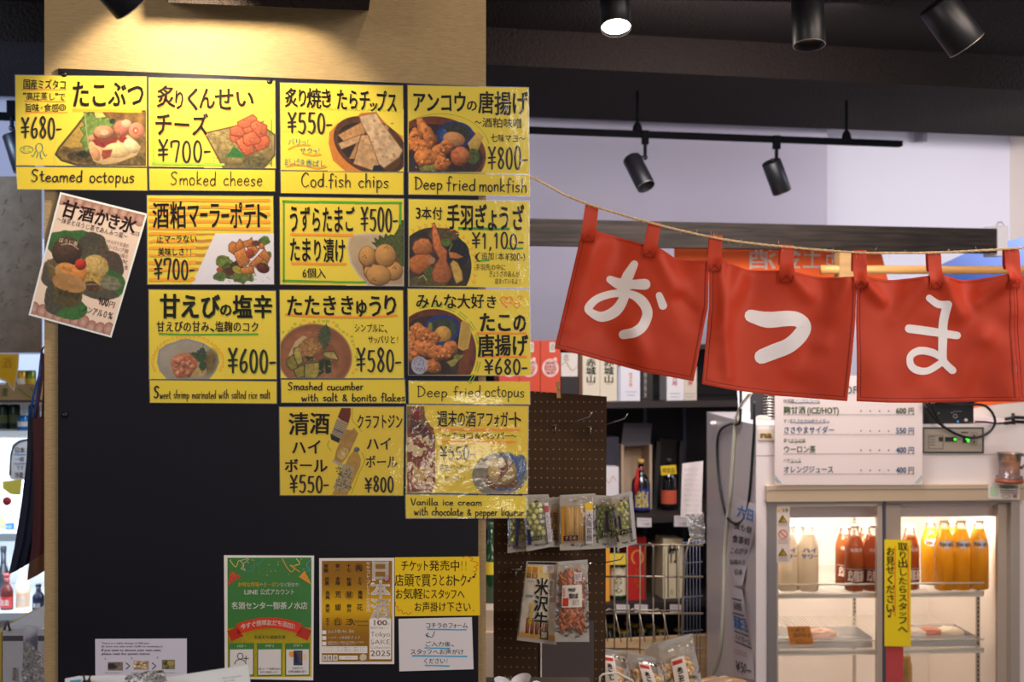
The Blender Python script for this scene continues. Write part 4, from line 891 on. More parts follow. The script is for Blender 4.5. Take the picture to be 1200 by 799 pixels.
# ---- gold sake poster
t, sl = sheet('event_poster', 'white-framed gold poster with a white column of large characters', 'poster', [(374, 654), (462, 653.5), (462, 778), (374.5, 778)], (216, 206, 204), film=False)
p = Pic(377.2, 657, 459.5, 775, (150, 100, 14), step=1.2)
p.rgb[:] = np.array((138, 92, 18)) + (np.array((206, 158, 8)) - np.array((138, 92, 18))) * (np.exp(-((p.Y - 711) / 20) ** 2))[..., None]
p.build('printed_photo', BD, .0018, PRINT, t)
def S(x, y): return (370 + x / 5.325, 645 + y / 5.325)
I = Ink(0, 3); WH = (222, 214, 208); RD = (150, 36, 36); K = (42, 34, 40)
def SJ(txt, x0, y0, x1, y1, col, off=.01, **k): a, b = S(x0, y0); c, d = S(x1, y1); I.jp(txt, a, b, c, d, col, off, jit=0, **k)
for a, b in ((S(335, 430), S(470, 678)),):
    I.poly([(a[0], b[1]), (b[0], b[1]), (b[0], a[1]), (b[0] - 1.5, a[1] - 2), (a[0] + 2, a[1] - 2), a], WH)
I.rect(*S(38, 597), *S(322, 640), WH); I.rect(*S(145, 656), *S(262, 680), WH)
for x in (42, 74, 108): I.rect(*S(x, 652), *S(x + 28, 686), WH)
for y in (498, 534, 568): I.rect(*S(40, y), *S(66, y + 24), WH)
I.poly([S(272, 672), S(280, 650), S(300, 643), S(318, 655), S(316, 680), S(285, 688)], (196, 180, 160))
SJ('日', 332, 60, 474, 192, WH, .036, wts=[1]); SJ('本', 344, 186, 466, 300, WH, .036, wts=[1]); SJ('酒', 340, 296, 468, 430, WH, .03, wts=[1])
I.disc(*S(356, 213), 2.6, 2.6, WH); I.disc(*S(446, 404), 2.4, 2.4, WH); I.disc(*S(441, 175), 4.2, 4.2, RD); SJ('酒', 430, 164, 452, 186, WH, 0)
SJ('サケコレ・プレミアム日本酒', 314, 70, 340, 385, WH, 0, vert=True)
I.type('100', *S(362, 432), *S(446, 466), RD, .03); SJ('の', 446, 450, 462, 468, RD, 0); SJ('銘柄の出会いへ', 342, 472, 456, 490, RD, 0)
I.type('Tokyo', *S(342, 506), *S(464, 536), RD, 0); I.type('SAKE', *S(342, 554), *S(464, 584), RD, 0); I.type('Collection', *S(342, 594), *S(462, 612), RD, 0); I.type('2025', *S(342, 622), *S(466, 658), RD, .008)
cells = [[(64, 110, '東龍'), (137, 110, '笹一'), (206, 108, '十七'), (270, 108, '梅')], [(70, 192, '武勇'), (138, 190, '金陵'), (208, 194, '松盛'), (276, 190, '上々')], [(74, 278, '鳥風'), (140, 274, '荒'), (208, 278, '華'), (278, 276, '鳳陽')], [(74, 360, '奥里'), (140, 354, '媛'), (208, 360, '柳井'), (275, 354, '花')], [(74, 446, '五十'), (137, 444, '白'), (206, 444, '三'), (226, 444, '久')]]
for row in cells:
    for x, y, s_ in row: SJ(s_, x - 15, y - 27, x + 15, y + 27, K, .016, vert=True) if len(s_) > 1 else SJ(s_, x - 20, y - 22, x + 20, y + 22, K, .01)
for x, y in ((208, 278), (137, 444), (270, 108)): I.ring(*S(x, y), 4.8, 4.8, .35, K)
I.type('kubomashi', *S(243, 434), *S(326, 446), K); I.type('and more', *S(262, 460), *S(326, 470), K)
I.type('2025.', *S(76, 498), *S(122, 514), WH, .01); I.type('10.4', *S(124, 492), *S(180, 512), WH, .02); SJ('土', 180, 496, 196, 514, WH, 0); I.type('5', *S(206, 492), *S(222, 512), WH, .02); SJ('日', 224, 496, 240, 514, WH, 0)
SJ('ヘルサール秋葉原1F.B1F', 76, 534, 276, 552, WH, .012, wts=[1] * 8 + [.6] * 6); SJ('前売料金のご案内と日本酒バッジ付き', 76, 566, 300, 576, WH, 0); SJ('詳細は公式サイトをご覧ください', 76, 578, 250, 588, WH, 0)
for y in (604, 616, 628): SJ('開催時間入場料券種別のご案内下さい', 44, y - 4, 318, y + 5, K, -.0)
SJ('詳しくは公式サイトへ', 150, 662, 256, 674, K, 0)
for x in (42, 74, 108): I.rect(S(x + 5, 0)[0], S(0, 657)[1], S(x + 23, 0)[0], S(0, 681)[1], (176, 168, 164))
I.build('lettering', BD, .0022, PRINT, t)
# ---- yellow ticket note and white memo
t, sl = sheet('ticket_note', 'yellow handwritten note with red scallops beside the gold poster', 'note', [(462.5, 653), (561.5, 652), (562.5, 721), (463, 722)], (224, 186, 22), film=False)
m = Ink(0); I = Ink(0, 5); RB = (190, 80, 30)
m.line([S(918, 44), S(935, 36), S(960, 40), S(980, 50), S(968, 62), S(1000, 70), S(1012, 90), S(988, 100), S(1006, 112), S(1000, 128), S(982, 130)], .7, RB); m.line([S(498, 322), S(496, 345), S(512, 350), S(514, 375), S(536, 372), S(545, 395), S(565, 386), S(575, 400), S(598, 384)], .7, RB)
def SK(txt, x0, y0, x1, y1, **k): a, b = S(x0, y0); c, d = S(x1, y1); I.jp(txt, a, b, c, d, (34, 30, 30), k.pop('off', .004), **k)
SK('チケット発売中!!', 530, 58, 950, 130, wts=[1, 1, .6, .9, 1.3, 1.3, 1.2, .5, .5]); SK('店頭で買うとおトク', 492, 145, 945, 226, wts=[1.2, 1.2, .9, 1.2, .9, .9, 1, .8, .9]); SK('お気軽にスタッフへ', 494, 236, 930, 306, wts=[1, 1.2, 1.2, .9, .9, .9, .6, .9, .9]); SK('お声掛け下さい.', 612, 318, 1000, 384)
for a in ((955, 190), (985, 165)): I.disc(*S(*a), 1.6, 1.3, K); I.line([S(a[0] + 7, a[1]), S(a[0] + 9, a[1] - 24), S(a[0] + 16, a[1] - 14)], .7, K)
m.build('marker_line', BD, .0019, PRINT, t); I.build('lettering', BD, .0022, PRINT, t)
t, sl = sheet('form_memo', 'white handwritten memo with blue underlines below the yellow note', 'note', [(467, 725), (553, 723), (555, 784), (468, 786.5)], (208, 200, 204), film=False)
m = Ink(0); I = Ink(0, 6); BU = (40, 150, 200)
for x0, x1, y in ((700, 938, 491), (682, 836, 607), (604, 942, 657), (684, 832, 716)): m.line([S(x0, y), S(x1, y + 4)], 1.5, BU, .15)
SK('コチラのフォーム', 684, 448, 950, 486, off=0); SK('ご入力後、', 680, 566, 866, 600, off=0); SK('スタッフへお声がけ', 588, 614, 926, 650, off=0); SK('ください！', 670, 670, 830, 708, off=0)
I.line([S(690, 526), S(725, 540), S(742, 505)], .7, K); I.line([S(704, 514), S(688, 526), S(704, 542)], .7, K)
m.build('marker_line', BD, .0019, PRINT, t); I.build('lettering', BD, .0022, PRINT, t)
# ---- English table-charge notice
t, sl = sheet('system_notice', 'white English notice with three small photos low on the black board', 'notice', [(111.5, 748.5), (219, 748), (219, 830), (112, 830)], (196, 190, 206), film=False)
I = Ink(0, 8); K = (60, 56, 66)
def N_(x, y): return (90 + x / 5.217, 730 + y / 5.217)
for s_, x0, x1, y in (('There is a table charge of 300 yen.', 152, 445, 116), ('(It does not take until 16:00 on weekdays!)', 152, 524, 136)): I.type(s_, *N_(x0, y), *N_(x1, y + 12), K)
I.type('If you want to choose your own sake,', *N_(152, 158), *N_(516, 172), K, .012); I.type('please read the system below.', *N_(152, 180), *N_(450, 194), K, .012)
for s_, x, y in (('1.', 172, 212), ('2.', 330, 208), ('3.', 488, 204)): I.type(s_, *N_(x, y), *N_(x + 14, y + 12), K)
for x in (302, 462): I.line([N_(x, 244), N_(x + 22, 262), N_(x, 280)], 1.2, (50, 46, 60), sm=False)
p = [Pic(*N_(190, 238), *N_(282, 290), (120, 110, 104), .8), Pic(*N_(348, 230), *N_(440, 284), (170, 140, 110), .8), Pic(*N_(520, 224), *N_(600, 282), (120, 116, 96), .8)]
p[0].el(131, 780.5, 7, 3.5, (60, 54, 54)).el(138, 778, 4, 3, (130, 110, 90), n=.3); p[1].lump(157, 775, 173, 783, 14, 2.4, (206, 170, 130), 3); p[2].lump(190, 774, 204, 783, 8, 2.4, (120, 110, 70), 3).el(200, 777, 4, 3, (210, 170, 60))
for q in p: q.build('printed_photo', BD, .002, PRINT, t)
for x in (172, 332, 505): I.type('Please take one glass here', *N_(x, 300), *N_(x + 100, 306), K)
I.build('lettering', BD, .0022, PRINT, t)
# ================================================================ lamps and rails
M_blk = mat('black_enamel', (18, 18, 23), .4, spec=.4)
M_lens = mat('lamp_lens', (255, 240, 220), .3, emit=(255, 236, 205), es=14)
M_lensoff = mat('dim_lens', (150, 140, 130), .2, spec=.8)
M_rail = mat('black_rail', (6, 6, 8), .8, spec=.04)
def U(v): v = np.asarray(v, float); return v / np.linalg.norm(v)
def spot_head(label, px, py, d, axis, L, r, lit=True, stem=None, group='black cylinder track spotlights'):
    """py,px: centre of the head; axis points to the open end"""
    c = at(px, py, d); ax = U(axis); a = c - ax * L / 2
    t = thing('track_spotlight', label, 'lamp', c, group)
    MB().lathe([(r * .9, 0), (r, .004), (r, L - .002), (r * .96, L), (r * .9, L - .001), (r * .86, L - .012)], a, 28, axis=ax).build('lamp_body', M_blk, t)
    mb = MB(); mb.lathe([(r * .86, L - .014), (0, L - .014)], a, 24, axis=ax); mb.build('lens', M_lens if lit else M_lensoff, t)
    MB().tube([c + ax * (L / 2 - .001) + 0 * ax + r * .98 * (math.cos(q) * U(np.cross(ax, (0, 1, 0))) + math.sin(q) * U(np.cross(ax, np.cross(ax, (0, 1, 0))))) for q in np.linspace(0, 6.283, 25)[:-1]], r * .03, 5, closed=True).build('lamp_rim', mat('rim_metal', (150, 140, 130), .3, .7), t)
    if stem is not None:
        top = at(*stem[:2], stem[2]); k = a + ax * L * .12 - U(np.cross(ax, (0, 1, 0))) * 0
        mid = np.array([top[0], top[1], k[2] + r * .9])
        MB().tube([top, mid, k + np.array([0, 0, r * .5])], r * .2, 8).build('stem', M_blk, t)
        MB().box(top + [0, 0, .012], (r * .75, r * .7, .05)).build('track_adapter', M_rail, t)
        MB().ball(mid, r * .3, n=10, m=7).build('swivel', M_blk, t)
    return t
# rail hanging under the beam
RL = Pl(4.62)
t = thing('lighting_track', 'black ceiling track hanging on thin rods over the orange curtain', 'track', RL(840, 165))
MB().pbox(560, 148, 1058, 155, RL, .035).build('track', M_rail, t)
a = RL(1058, 172); mb = MB()
f0 = RL([556, 1058], [150.5, 167]); 
mb = MB()
for o in list(t.children): bpy.data.objects.remove(o)
A, B = RL(540, 148.5), RL(1058, 168); B = B.copy(); B[2] = A[2] = (A[2] + B[2]) / 2
n3 = RL.nrm(); hh = np.array([0, 0, .011])
mb.add([A - hh, B - hh, B + hh, A + hh, A - hh + n3 * .034, B - hh + n3 * .034, B + hh + n3 * .034, A + hh + n3 * .034], [(0, 1, 2, 3), (7, 6, 5, 4), (0, 4, 5, 1), (1, 5, 6, 2), (2, 6, 7, 3), (3, 7, 4, 0)])
mb.build('rail', M_rail, t)
for px in (747, 992):
    p = RL(px, 0, -.017); zz = A[2]
    mb = MB().tube([(p[0], p[1], zz), (p[0], p[1], 2.44)], .0055, 8); mb.lathe([(.019, 0), (.017, .02), (.009, .035)], (p[0], p[1], zz + .008), 12); mb.build('hanger_rod', M_rail, t)
def on_rail(px, dpy=0): Y = RL(px, 0)[1]; return (px, 399.5 - (A[2] - CZ) * F / Y + 8 + dpy, Y + .0)
s1 = on_rail(756); s2 = on_rail(910)
spot_head('lit black spotlight on the track, aimed down over the knot end of the string', 748.5, 202, 4.6, (.42, -.55, -1), .135, .034, True, s1)
spot_head('unlit-looking black spotlight further along the hanging track', 910, 207, 4.75, (.42, .30, -.95), .125, .036, False, s2)
spot_head('large black spotlight tilted on the dark ceiling above the right side wall'.replace('right side ', 'cream '), 1115, 28, 2.75, (.62, .1, -.78), .115, .042, False, (1130, -60, 2.75))
spot_head('upright black spotlight hanging from the dark ceiling beside the tilted one', 947, 22, 2.85, (.0, -.16, -1), .125, .036, False, (946, -90, 2.85))
spot_head('dark spotlight peeking in above the beige pillar corner', 128, -24, 1.72, (.5, .55, -.62), .09, .028, False, (120, -90, 1.72), None)
spot_head('bluish spotlight half hidden behind the steamed octopus sign', 22, 178, 4.0, (.28, .1, -1), .12, .034, False, (14, 132, 4.0))
# glowing ceiling lamp with bare face
c = at(722, 33, 3.0)
t = thing('ceiling_spotlight', 'glowing round spotlight facing down out of the dark ceiling', 'lamp', c)
ax = U((0.02, -.42, -1)); MB().lathe([(.03, -.14), (.036, -.13), (.036, 0), (.0345, .0), (.034, -.012)], c, 28, axis=ax).build('lamp_body', M_blk, t)
MB().lathe([(.034, -.008), (0, -.008)], c, 24, axis=ax).build('lens', mat('lamp_lens_bright', (255, 250, 240), .3, emit=(255, 244, 226), es=40), t)
MB().tube([c - ax * .13, c - ax * .2 + [0, .0, .02], (c[0], c[1] + .05, 2.55)], .008, 8).build('stem', M_blk, t)
lamp('spot_glow', 'SPOT', tuple(c + ax * .02), tuple(c + ax), 10, (1, .9, .78), .03, 120, .8)
lamp('spot_spill', 'POINT', tuple(c + np.array([0, .1, -.12])), tuple(c), 3.0, (1, .86, .70), .05)
# left: second track
LT = Pl(4.4)
A2, B2 = LT(-60, 133), LT(160, 139); B2 = B2.copy(); B2[2] = A2[2]
mb = MB(); mb.add([A2 - hh, B2 - hh, B2 + hh, A2 + hh, A2 - hh + n3 * .034, B2 - hh + n3 * .034, B2 + hh + n3 * .034, A2 + hh + n3 * .034], [(0, 1, 2, 3), (7, 6, 5, 4), (0, 4, 5, 1), (1, 5, 6, 2), (2, 6, 7, 3), (3, 7, 4, 0)])
t = thing('lighting_track', 'short piece of black ceiling track in the blue-lit room behind the pillar', 'track', A2); mb.build('rail', M_rail, t)
# stucco box over the pillar
SB = Pl(2.12, T_B); mb = MB()
mb.prism([(186, -90), (445, -90), (432, 12.5), (197, 3)], SB, -.11, 0)
struct(mb, 'trim_2', M_ceil)

# ================================================================ wooden beam and banner
BM = Pl(4.25, TY)
M_dkwood = mat('dark_wood', (48, 40, 35), .7, noise=((6, 6, 90), (28, 24, 21)), spec=.2, bump=((10, 10, 160), .25, .004))
t = thing('wooden_beam', 'dark grained wooden beam spanning behind the orange curtain', 'beam', BM(900, 290))
a_, b_ = BM([540, 1168], [252, 268.5]); za = 1.5 + (399.5 - 256) / F * BM(620, 0)[1]; zb = za - .088
n3 = BM.nrm()
def bar(p, q, z0, z1, depth, n=n3):
    v = [(p[0], p[1], z0), (q[0], q[1], z0), (q[0], q[1], z1), (p[0], p[1], z1)]; v = np.array(v, float)
    return MB().add(np.concatenate([v, v + n * depth]), [(0, 1, 2, 3), (7, 6, 5, 4), (0, 4, 5, 1), (1, 5, 6, 2), (2, 6, 7, 3), (3, 7, 4, 0)])
bar(a_, b_, zb, za, .05).build('beam_plank', M_dkwood, t)
c_ = BM(1169, 0); d_ = BM(1181, 0); bar(c_, d_, zb - .01, za + .012, .09).build('end_bracket', mat('white_plastic', (205, 198, 198), .5), t)
MB().tube([c_ * [1, 1, 0] + [.01 - .012 * math.cos(q), 0, za + .012 + .012 * math.sin(q)] for q in np.linspace(0, 3.14, 9)], .0018, 6).build('wire_loop', mat('steel', (150, 146, 140), .3, .9), t)
# orange banner seen from behind, with its characters reversed
BN = Pl(4.38, TY)
M_ban = mat('orange_paper', (222, 84, 36), .6, attr=True)
t = thing('shop_banner', 'orange paper banner seen from behind with mirrored white characters', 'banner', BN(950, 322))
MB().prism([(790, 284), (1032, 292), (1041, 330), (790, 330)], BN, -.002, 0, col=(232, 92, 40)).build('banner_sheet', PRINT, t)
I = Ink(.012, 3)
for ch, x0, x1 in (('酒', 876, 910), ('金', 913, 939), ('土', 940, 964), ('市', 966, 985)): I.jp(ch, x0, 288, x1, 316, (236, 216, 206), .014, jit=0, wts=[1], mirror=True)
I.build('lettering', BN, .0015, PRINT, t)
# bamboo pole with joint block
BP = Pl(4.30, .06)
t = thing('bamboo_pole', 'thin tan bamboo pole running behind the curtain tabs through a wooden block', 'pole', BP(1080, 318))
MB().tube([BP(x, 316 + (x - 960) * .002) for x in (962, 1040, 1120, 1200, 1290)], [.0155, .0145, .0145, .014, .014], 12).build('pole_rod', mat('bamboo', (190, 144, 84), .45, noise=((3, 60, 60), (168, 120, 66))), t)
MB().pbox(984, 295, 1006, 328, BP, .06, .02).build('wooden_block', mat('pale_wood', (160, 124, 78), .6, noise=((4, 4, 60), (144, 110, 68))), t)
# blue-grey panel behind at the right
BG = Pl(4.9, .1)
t = thing('blue_backdrop_sheet', 'blue panel leaning behind the bamboo pole next to the cream wall', 'panel', BG(1170, 345))
MB().prism([(1098, 312), (1150, 288), (1300, 258), (1300, 420), (1098, 420)], BG, -.02, 0).build('panel_sheet', mat('blue_panel', (92, 116, 176), .6), t)
MB().prism([(1088, 317), (1300, 310), (1300, 420), (1088, 420)], BG, .01, .03).build('panel_band', mat('deep_blue', (42, 84, 160), .5), t)
BR_ = Pl(5.7)
t = tag(MB().lathe([(.001, 0), (.03, 0), (.03, .075), (.001, .075)], BR_(1079, 166), 4, axis=(0, 0, 1)).build('wall_bracket', mat('grey_bracket', (120, 116, 128), .5)), 'small grey bracket high on the bright wall behind the track', 'bracket')

# ================================================================ rope and curtain
NR = Pl(2.62, -.10)             # the curtain hangs slightly askew, nearer at its far end
rope_px = [(571, 203), (620, 215), (655, 226), (690, 239.5), (730, 252), (768, 262.5), (800, 270.5), (840, 279), (880, 285), (924, 289.5), (965, 293), (1008, 296), (1050, 296.5), (1095, 296), (1140, 294), (1187, 291), (1240, 286), (1320, 275)]
rp_ = smooth_path(rope_px, 6)
P = NR(rp_[:, 0], rp_[:, 1]); k = np.clip((rp_[:, 0] - 571) / 90, 0, 1)
st0 = np.array([-.045, 2.40, P[0][2]]); P = P * k[:, None] + (st0 + (P - P[0])) * (1 - k[:, None]); 
t = thing('twine', 'thin jute twine sagging from the pillar and carrying the orange curtain', 'rope', P[0])
mb = MB(); N = len(P) * 5; q = np.linspace(0, len(P) - 1, N); Pi = np.stack([np.interp(q, range(len(P)), P[:, i]) for i in range(3)], 1)
M_jute = mat('jute', (216, 190, 150), .9, noise=((300, 300, 300), (176, 146, 108)))
for s_ in range(3):
    ph = q * 1.9 + s_ * 2.094
    mb.tube(Pi + np.stack([0 * ph, np.cos(ph) * .0013, np.sin(ph) * .0013], 1), .0013, 5)
mb.build('twisted_strand', M_jute, t)
mb = MB(); rnd = random.Random(2)
for _ in range(90):
    p = Pi[rnd.randrange(20, N - 20)]; a = rnd.uniform(0, 6.28); l = rnd.uniform(.004, .012)
    mb.tube([p, p + [l * .6 * math.cos(a), -.002, l * .5 * math.sin(a)], p + [l * math.cos(a) + .002, -.002, l * math.sin(a)]], .00025, 3)
mb.build('loose_fibre', M_jute, t, kind='stuff')
M_cur = mat('curtain_cloth', (214, 66, 38), .55, attr=True, spec=.35, bump=((900, 900, 900), .25, .001))
nt = M_cur.node_tree; b = nt.nodes['Principled BSDF']; o_ = nt.nodes['Material Output']
tl = nt.nodes.new('ShaderNodeBsdfTranslucent'); mx = nt.nodes.new('ShaderNodeMixShader'); mx.inputs[0].default_value = .12
at_ = [n for n in nt.nodes if n.type == 'ATTRIBUTE'][0]; nt.links.new(at_.outputs['Color'], tl.inputs['Color']); nt.links.new(b.outputs[0], mx.inputs[1]); nt.links.new(tl.outputs[0], mx.inputs[2]); nt.links.new(mx.outputs[0], o_.inputs[0])
CUR = (176, 54, 29); HEM = (186, 54, 30); STITCH = (120, 28, 20)
top_pts = [(683, 266), (697, 269.5), (725, 276), (754, 285), (775, 291), (793, 301), (812, 304), (832, 305), (848, 304), (862, 310), (878, 315.6), (914, 316.5), (931, 318), (964, 324), (985, 324.5), (1004, 324), (1018, 324), (1047, 327.6), (1070, 325.5), (1088, 323), (1107, 323), (1135, 327.6), (1160, 325), (1179, 321), (1198, 321), (1230, 325), (1280, 320), (1365, 312)]
panels = [dict(l=((683, 266), (649.5, 408)), r=((832, 305), (830, 360), (811.5, 446.5)), bot=[(649.5, 408), (680, 415.5), (710, 424), (757, 436.5), (811.5, 446.5)]),
          dict(l=((832, 305), (831, 360), (821, 449.5)), r=((1004, 324), (1003, 374), (992.5, 470)), bot=[(821, 449.5), (854, 456), (906, 463.6), (950, 467), (992.5, 470)]),
          dict(l=((1004, 324), (1003.6, 374), (1003, 470)), r=((1188, 321), (1188.5, 374), (1190.5, 470)), bot=[(1003, 470), (1040, 471.5), (1079, 472), (1130, 471.5), (1190.5, 470)]),
          dict(l=((1188, 321), (1188.6, 374), (1190.8, 470)), r=((1365, 312), (1365, 365), (1372, 462)), bot=[(1190.8, 470), (1240, 469.5), (1300, 467), (1372, 462)])]
tx, ty_ = np.array(top_pts, float).T
tabs_x = [691, 760, 838, 922, 1008, 1095, 1187, 1275, 1365]
def fold(x, y):
    """depth of the cloth relief in metres (positive = toward the viewer)"""
    y0 = np.interp(x, tx, ty_); h = np.clip((y - y0) / 150, 0, 1); f = 0
    for i in range(len(tabs_x) - 1):
        c = (tabs_x[i] + tabs_x[i + 1]) / 2; w_ = (tabs_x[i + 1] - tabs_x[i]) / 2; u = (x - c) / w_
        f = f - .013 * np.exp(-(u / .75) ** 2) * np.exp(-h * 2.6)            # scoop between two tabs
    for x0, y0_, x1, y1_, wd_, am in ((775, 300, 800, 352, 12, .010), (800, 352, 818, 372, 10, -.008), (745, 388, 758, 440, 14, .007), (700, 285, 668, 380, 14, .006), (870, 320, 842, 390, 12, .008), (990, 330, 965, 400, 13, .011), (965, 385, 935, 440, 18, -.006), (1012, 330, 1035, 352, 8, .010), (1110, 330, 1128, 366, 12, .011), (1178, 326, 1150, 352, 10, .012), (1082, 330, 1050, 372, 12, .007), (1150, 400, 1120, 460, 18, .007), (845, 310, 852, 440, 7, .006), (928, 322, 950, 345, 10, .009), (1215, 330, 1240, 380, 12, .009)):
        L2 = (x1 - x0) ** 2 + (y1_ - y0_) ** 2; t_ = np.clip(((x - x0) * (x1 - x0) + (y - y0_) * (y1_ - y0_)) / L2, 0, 1)
        d = np.hypot(x - x0 - t_ * (x1 - x0), y - y0_ - t_ * (y1_ - y0_)); f = f + am * np.exp(-(d / wd_) ** 2) * (1 - .5 * t_)
    f = f + .004 * vnoise(np.asarray(x, float), np.asarray(y, float), 45, 5, 2) + .012 * h * np.sin(x / 31.) * .6
    return f * 2.2
def surf(x, y, lift=0.): return NR(x, y, 0) + np.array([0, -1, 0]) * (fold(x, y) + lift)[..., None]
cur = thing('shop_curtain', 'orange-red cloth curtain with large white characters hanging on the twine', 'curtain', NR(920, 470))
for pi, pn in enumerate(panels):
    l = np.array(pn['l'], float); r = np.array(pn['r'], float); bt = np.array(pn['bot'], float); n, m_ = 46, 56
    G = np.zeros((n, m_, 2)); colr = np.zeros((n, m_, 3)); 
    for i in range(n):
        v = i / (n - 1)
        for j in range(m_):
            u = j / (m_ - 1)
            xt = l[0][0] * (1 - u) + r[0][0] * u; yt = np.interp(xt, tx, ty_); xb = bt[0][0] * (1 - u) + bt[-1][0] * u; yb = np.interp(xb, bt[:, 0], bt[:, 1])
            x = xt * (1 - v) + xb * v; y = yt * (1 - v) + yb * v
            yy = y
            lx = np.interp(yy, l[:, 1], l[:, 0]) - (l[0][0] * (1 - v) + l[-1][0] * v); rx = np.interp(yy, r[:, 1], r[:, 0]) - (r[0][0] * (1 - v) + r[-1][0] * v)
            x += lx * (1 - u) ** 6 + rx * u ** 6
            G[i, j] = (x, y)
    X, Y = G[..., 0], G[..., 1]
    P3 = surf(X, Y); mb = MB(); mb.grid(P3); mb.c = [np.tile(alb(CUR), (n * m_, 1))]
    pan = mb.build('cloth_panel', M_cur, cur)
    # hems: doubled cloth strips standing a little proud, with a stitched line
    def strip_along(pts, wd, sgn, col, lift, name):
        pts = np.array(pts, float); k = 40; s_ = np.linspace(0, len(pts) - 1, k); c = np.stack([np.interp(s_, range(len(pts)), pts[:, a]) for a in (0, 1)], 1)
        tg = np.gradient(c, axis=0); tg /= np.linalg.norm(tg, axis=1)[:, None]; nn = np.stack([-tg[:, 1], tg[:, 0]], 1) * sgn
        rows = np.stack([c, c + nn * wd * .5, c + nn * wd]); q_ = surf(rows[..., 0], rows[..., 1], 0)
        q_ = q_ + np.array([0, -1, 0]) * (np.array([.0004, lift, .0004])[:, None] + .0005 * np.sin(np.arange(k) * 1.7)[None, :] * (wd > 2))[..., None]
        mm = MB(); mm.grid(q_, col=col); return mm.build(name, M_cur, cur)
    strip_along([G[-1, j] for j in range(m_)], 5, -1, CUR, .0022, 'hem')
    strip_along([G[i, 0] for i in range(n)], 4, -1, CUR, .002, 'hem'); strip_along([G[i, -1] for i in range(n)], 4, 1, CUR, .002, 'hem')
    strip_along([G[0, j] for j in range(m_)], 3.5, 1, CUR, .002, 'hem')
    mm = MB()
    for pts, off_, sg in (([G[-1, j] for j in range(m_)], 5, -1), ([G[i, 0] for i in range(n)], 4.2, -1), ([G[i, -1] for i in range(n)], 4.2, 1)):
        pts = np.array(pts); tg = np.gradient(pts, axis=0); tg /= np.linalg.norm(tg, axis=1)[:, None]; c = pts + np.stack([-tg[:, 1], tg[:, 0]], 1) * sg * off_
        nn = np.stack([-tg[:, 1], tg[:, 0]], 1) * .4
        rows = np.stack([c - nn, c + nn]); mm.grid(surf(rows[..., 0], rows[..., 1], .0012), col=STITCH)
    mm.build('stitching', M_cur, cur)
tabs = [((686.5, 238), (702, 240.5), (697, 285.5), (679.5, 283)), ((761, 259), (776, 261), (768, 303.5), (752, 301)), ((832, 274.5), (847.5, 275.5), (845, 319), (829, 318)), ((916, 286), (932, 286.5), (929, 332), (912, 331)), ((1000, 293), (1016, 293), (1015, 339.5), (998, 339)), ((1087, 294), (1103, 294), (1104, 339), (1088, 338.5)), ((1178, 290), (1195, 290), (1197, 338), (1178, 337.5)), ((1268, 281), (1286, 280), (1286, 328), (1267, 329))]
for q in tabs:
    q = np.array(q, float); G = np.zeros((16, 6, 2))
    for i in range(16):
        for j in range(6): v, u = i / 15, j / 5; G[i, j] = (q[0] * (1 - u) + q[1] * u) * (1 - v) + (q[3] * (1 - u) + q[2] * u) * v
    P3 = surf(G[..., 0], G[..., 1], 0); v = np.linspace(0, 1, 16)[:, None]
    bulge = .005 + .003 * np.sin(v * 3.14) + .0008 * np.cos(np.linspace(0, 1, 6) * 6.28)[None, :]
    bulge = np.where(v < .12, .005 - .003 * (1 - v / .12), bulge); bulge = np.where(v > .85, .0045, bulge)
    mb = MB(); mb.grid(P3 + np.array([0, -1, 0]) * bulge[..., None], col=CUR)
    # back half of the loop over the twine
    P4 = P3[:9].copy() + np.array([0, 1, 0]) * .006; P4[0] = P3[0]; mb.grid(P4, col=CUR); mb.build('tab', M_cur, cur)
    mm = MB(); z = lambda u, v: (q[0] * (1 - u) + q[1] * u) * (1 - v) + (q[3] * (1 - u) + q[2] * u) * v
    for a_, b__ in (((.12, .7), (.88, .7)), ((.12, .97), (.88, .97)), ((.12, .7), (.12, .97)), ((.88, .7), (.88, .97)), ((.12, .7), (.88, .97)), ((.88, .7), (.12, .97))):
        p_, r_ = z(*a_), z(*b__); V, Fc = ribbon(np.array([p_ * (1 - s_) + r_ * s_ for s_ in np.linspace(0, 1, 6)]), .65, False)
        mm.add(surf(V[:, 0], V[:, 1], 0) + np.array([0, -1, 0]) * .0062, Fc, STITCH)
    mm.build('stitching', M_cur, cur)
def brush(strokes, name):
    mb = MB()
    for pts, wds in strokes:
        p = smooth_path(pts, 8); V, Fc = ribbon(p, wds)
        # subdivide across by building a 4-wide strip
        N = len(p); a, b = V[:N], V[N:2 * N]; rows = np.stack([a * (1 - s_) + b * s_ for s_ in np.linspace(0, 1, 5)])
        mb.grid(surf(rows[..., 0], rows[..., 1], .0016), col=(228, 220, 238)); cap = V[2 * N:]
        mb.add(surf(cap[:, 0], cap[:, 1], .0016), [tuple(i - 2 * N for i in f_) for f_ in Fc if min(f_) >= 2 * N], (228, 220, 238))
    mb.build(name, M_cur, cur)
brush([([(715.5, 327), (728, 332.5), (742, 333), (756, 333)], [9, 14, 11, 13]), ([(744, 309), (737, 322), (733, 332), (732, 348), (722, 364), (706, 371), (693, 366), (690, 360), (700, 350), (718, 344), (738, 344), (752, 352), (759, 366), (754, 381), (744, 389), (731, 392)], [9, 13, 12, 11, 13, 12, 9, 10, 9, 9, 9, 12, 12, 12, 12, 11]), ([(772.5, 346), (777, 358)], [8, 12, 10])], 'painted_character')
brush([([(881, 370), (900, 374.5), (925, 373), (937, 375), (944, 383), (938, 394), (925, 405), (908, 412), (893, 418)], [15, 19, 18, 17, 18, 19, 18, 18, 17])], 'painted_character')
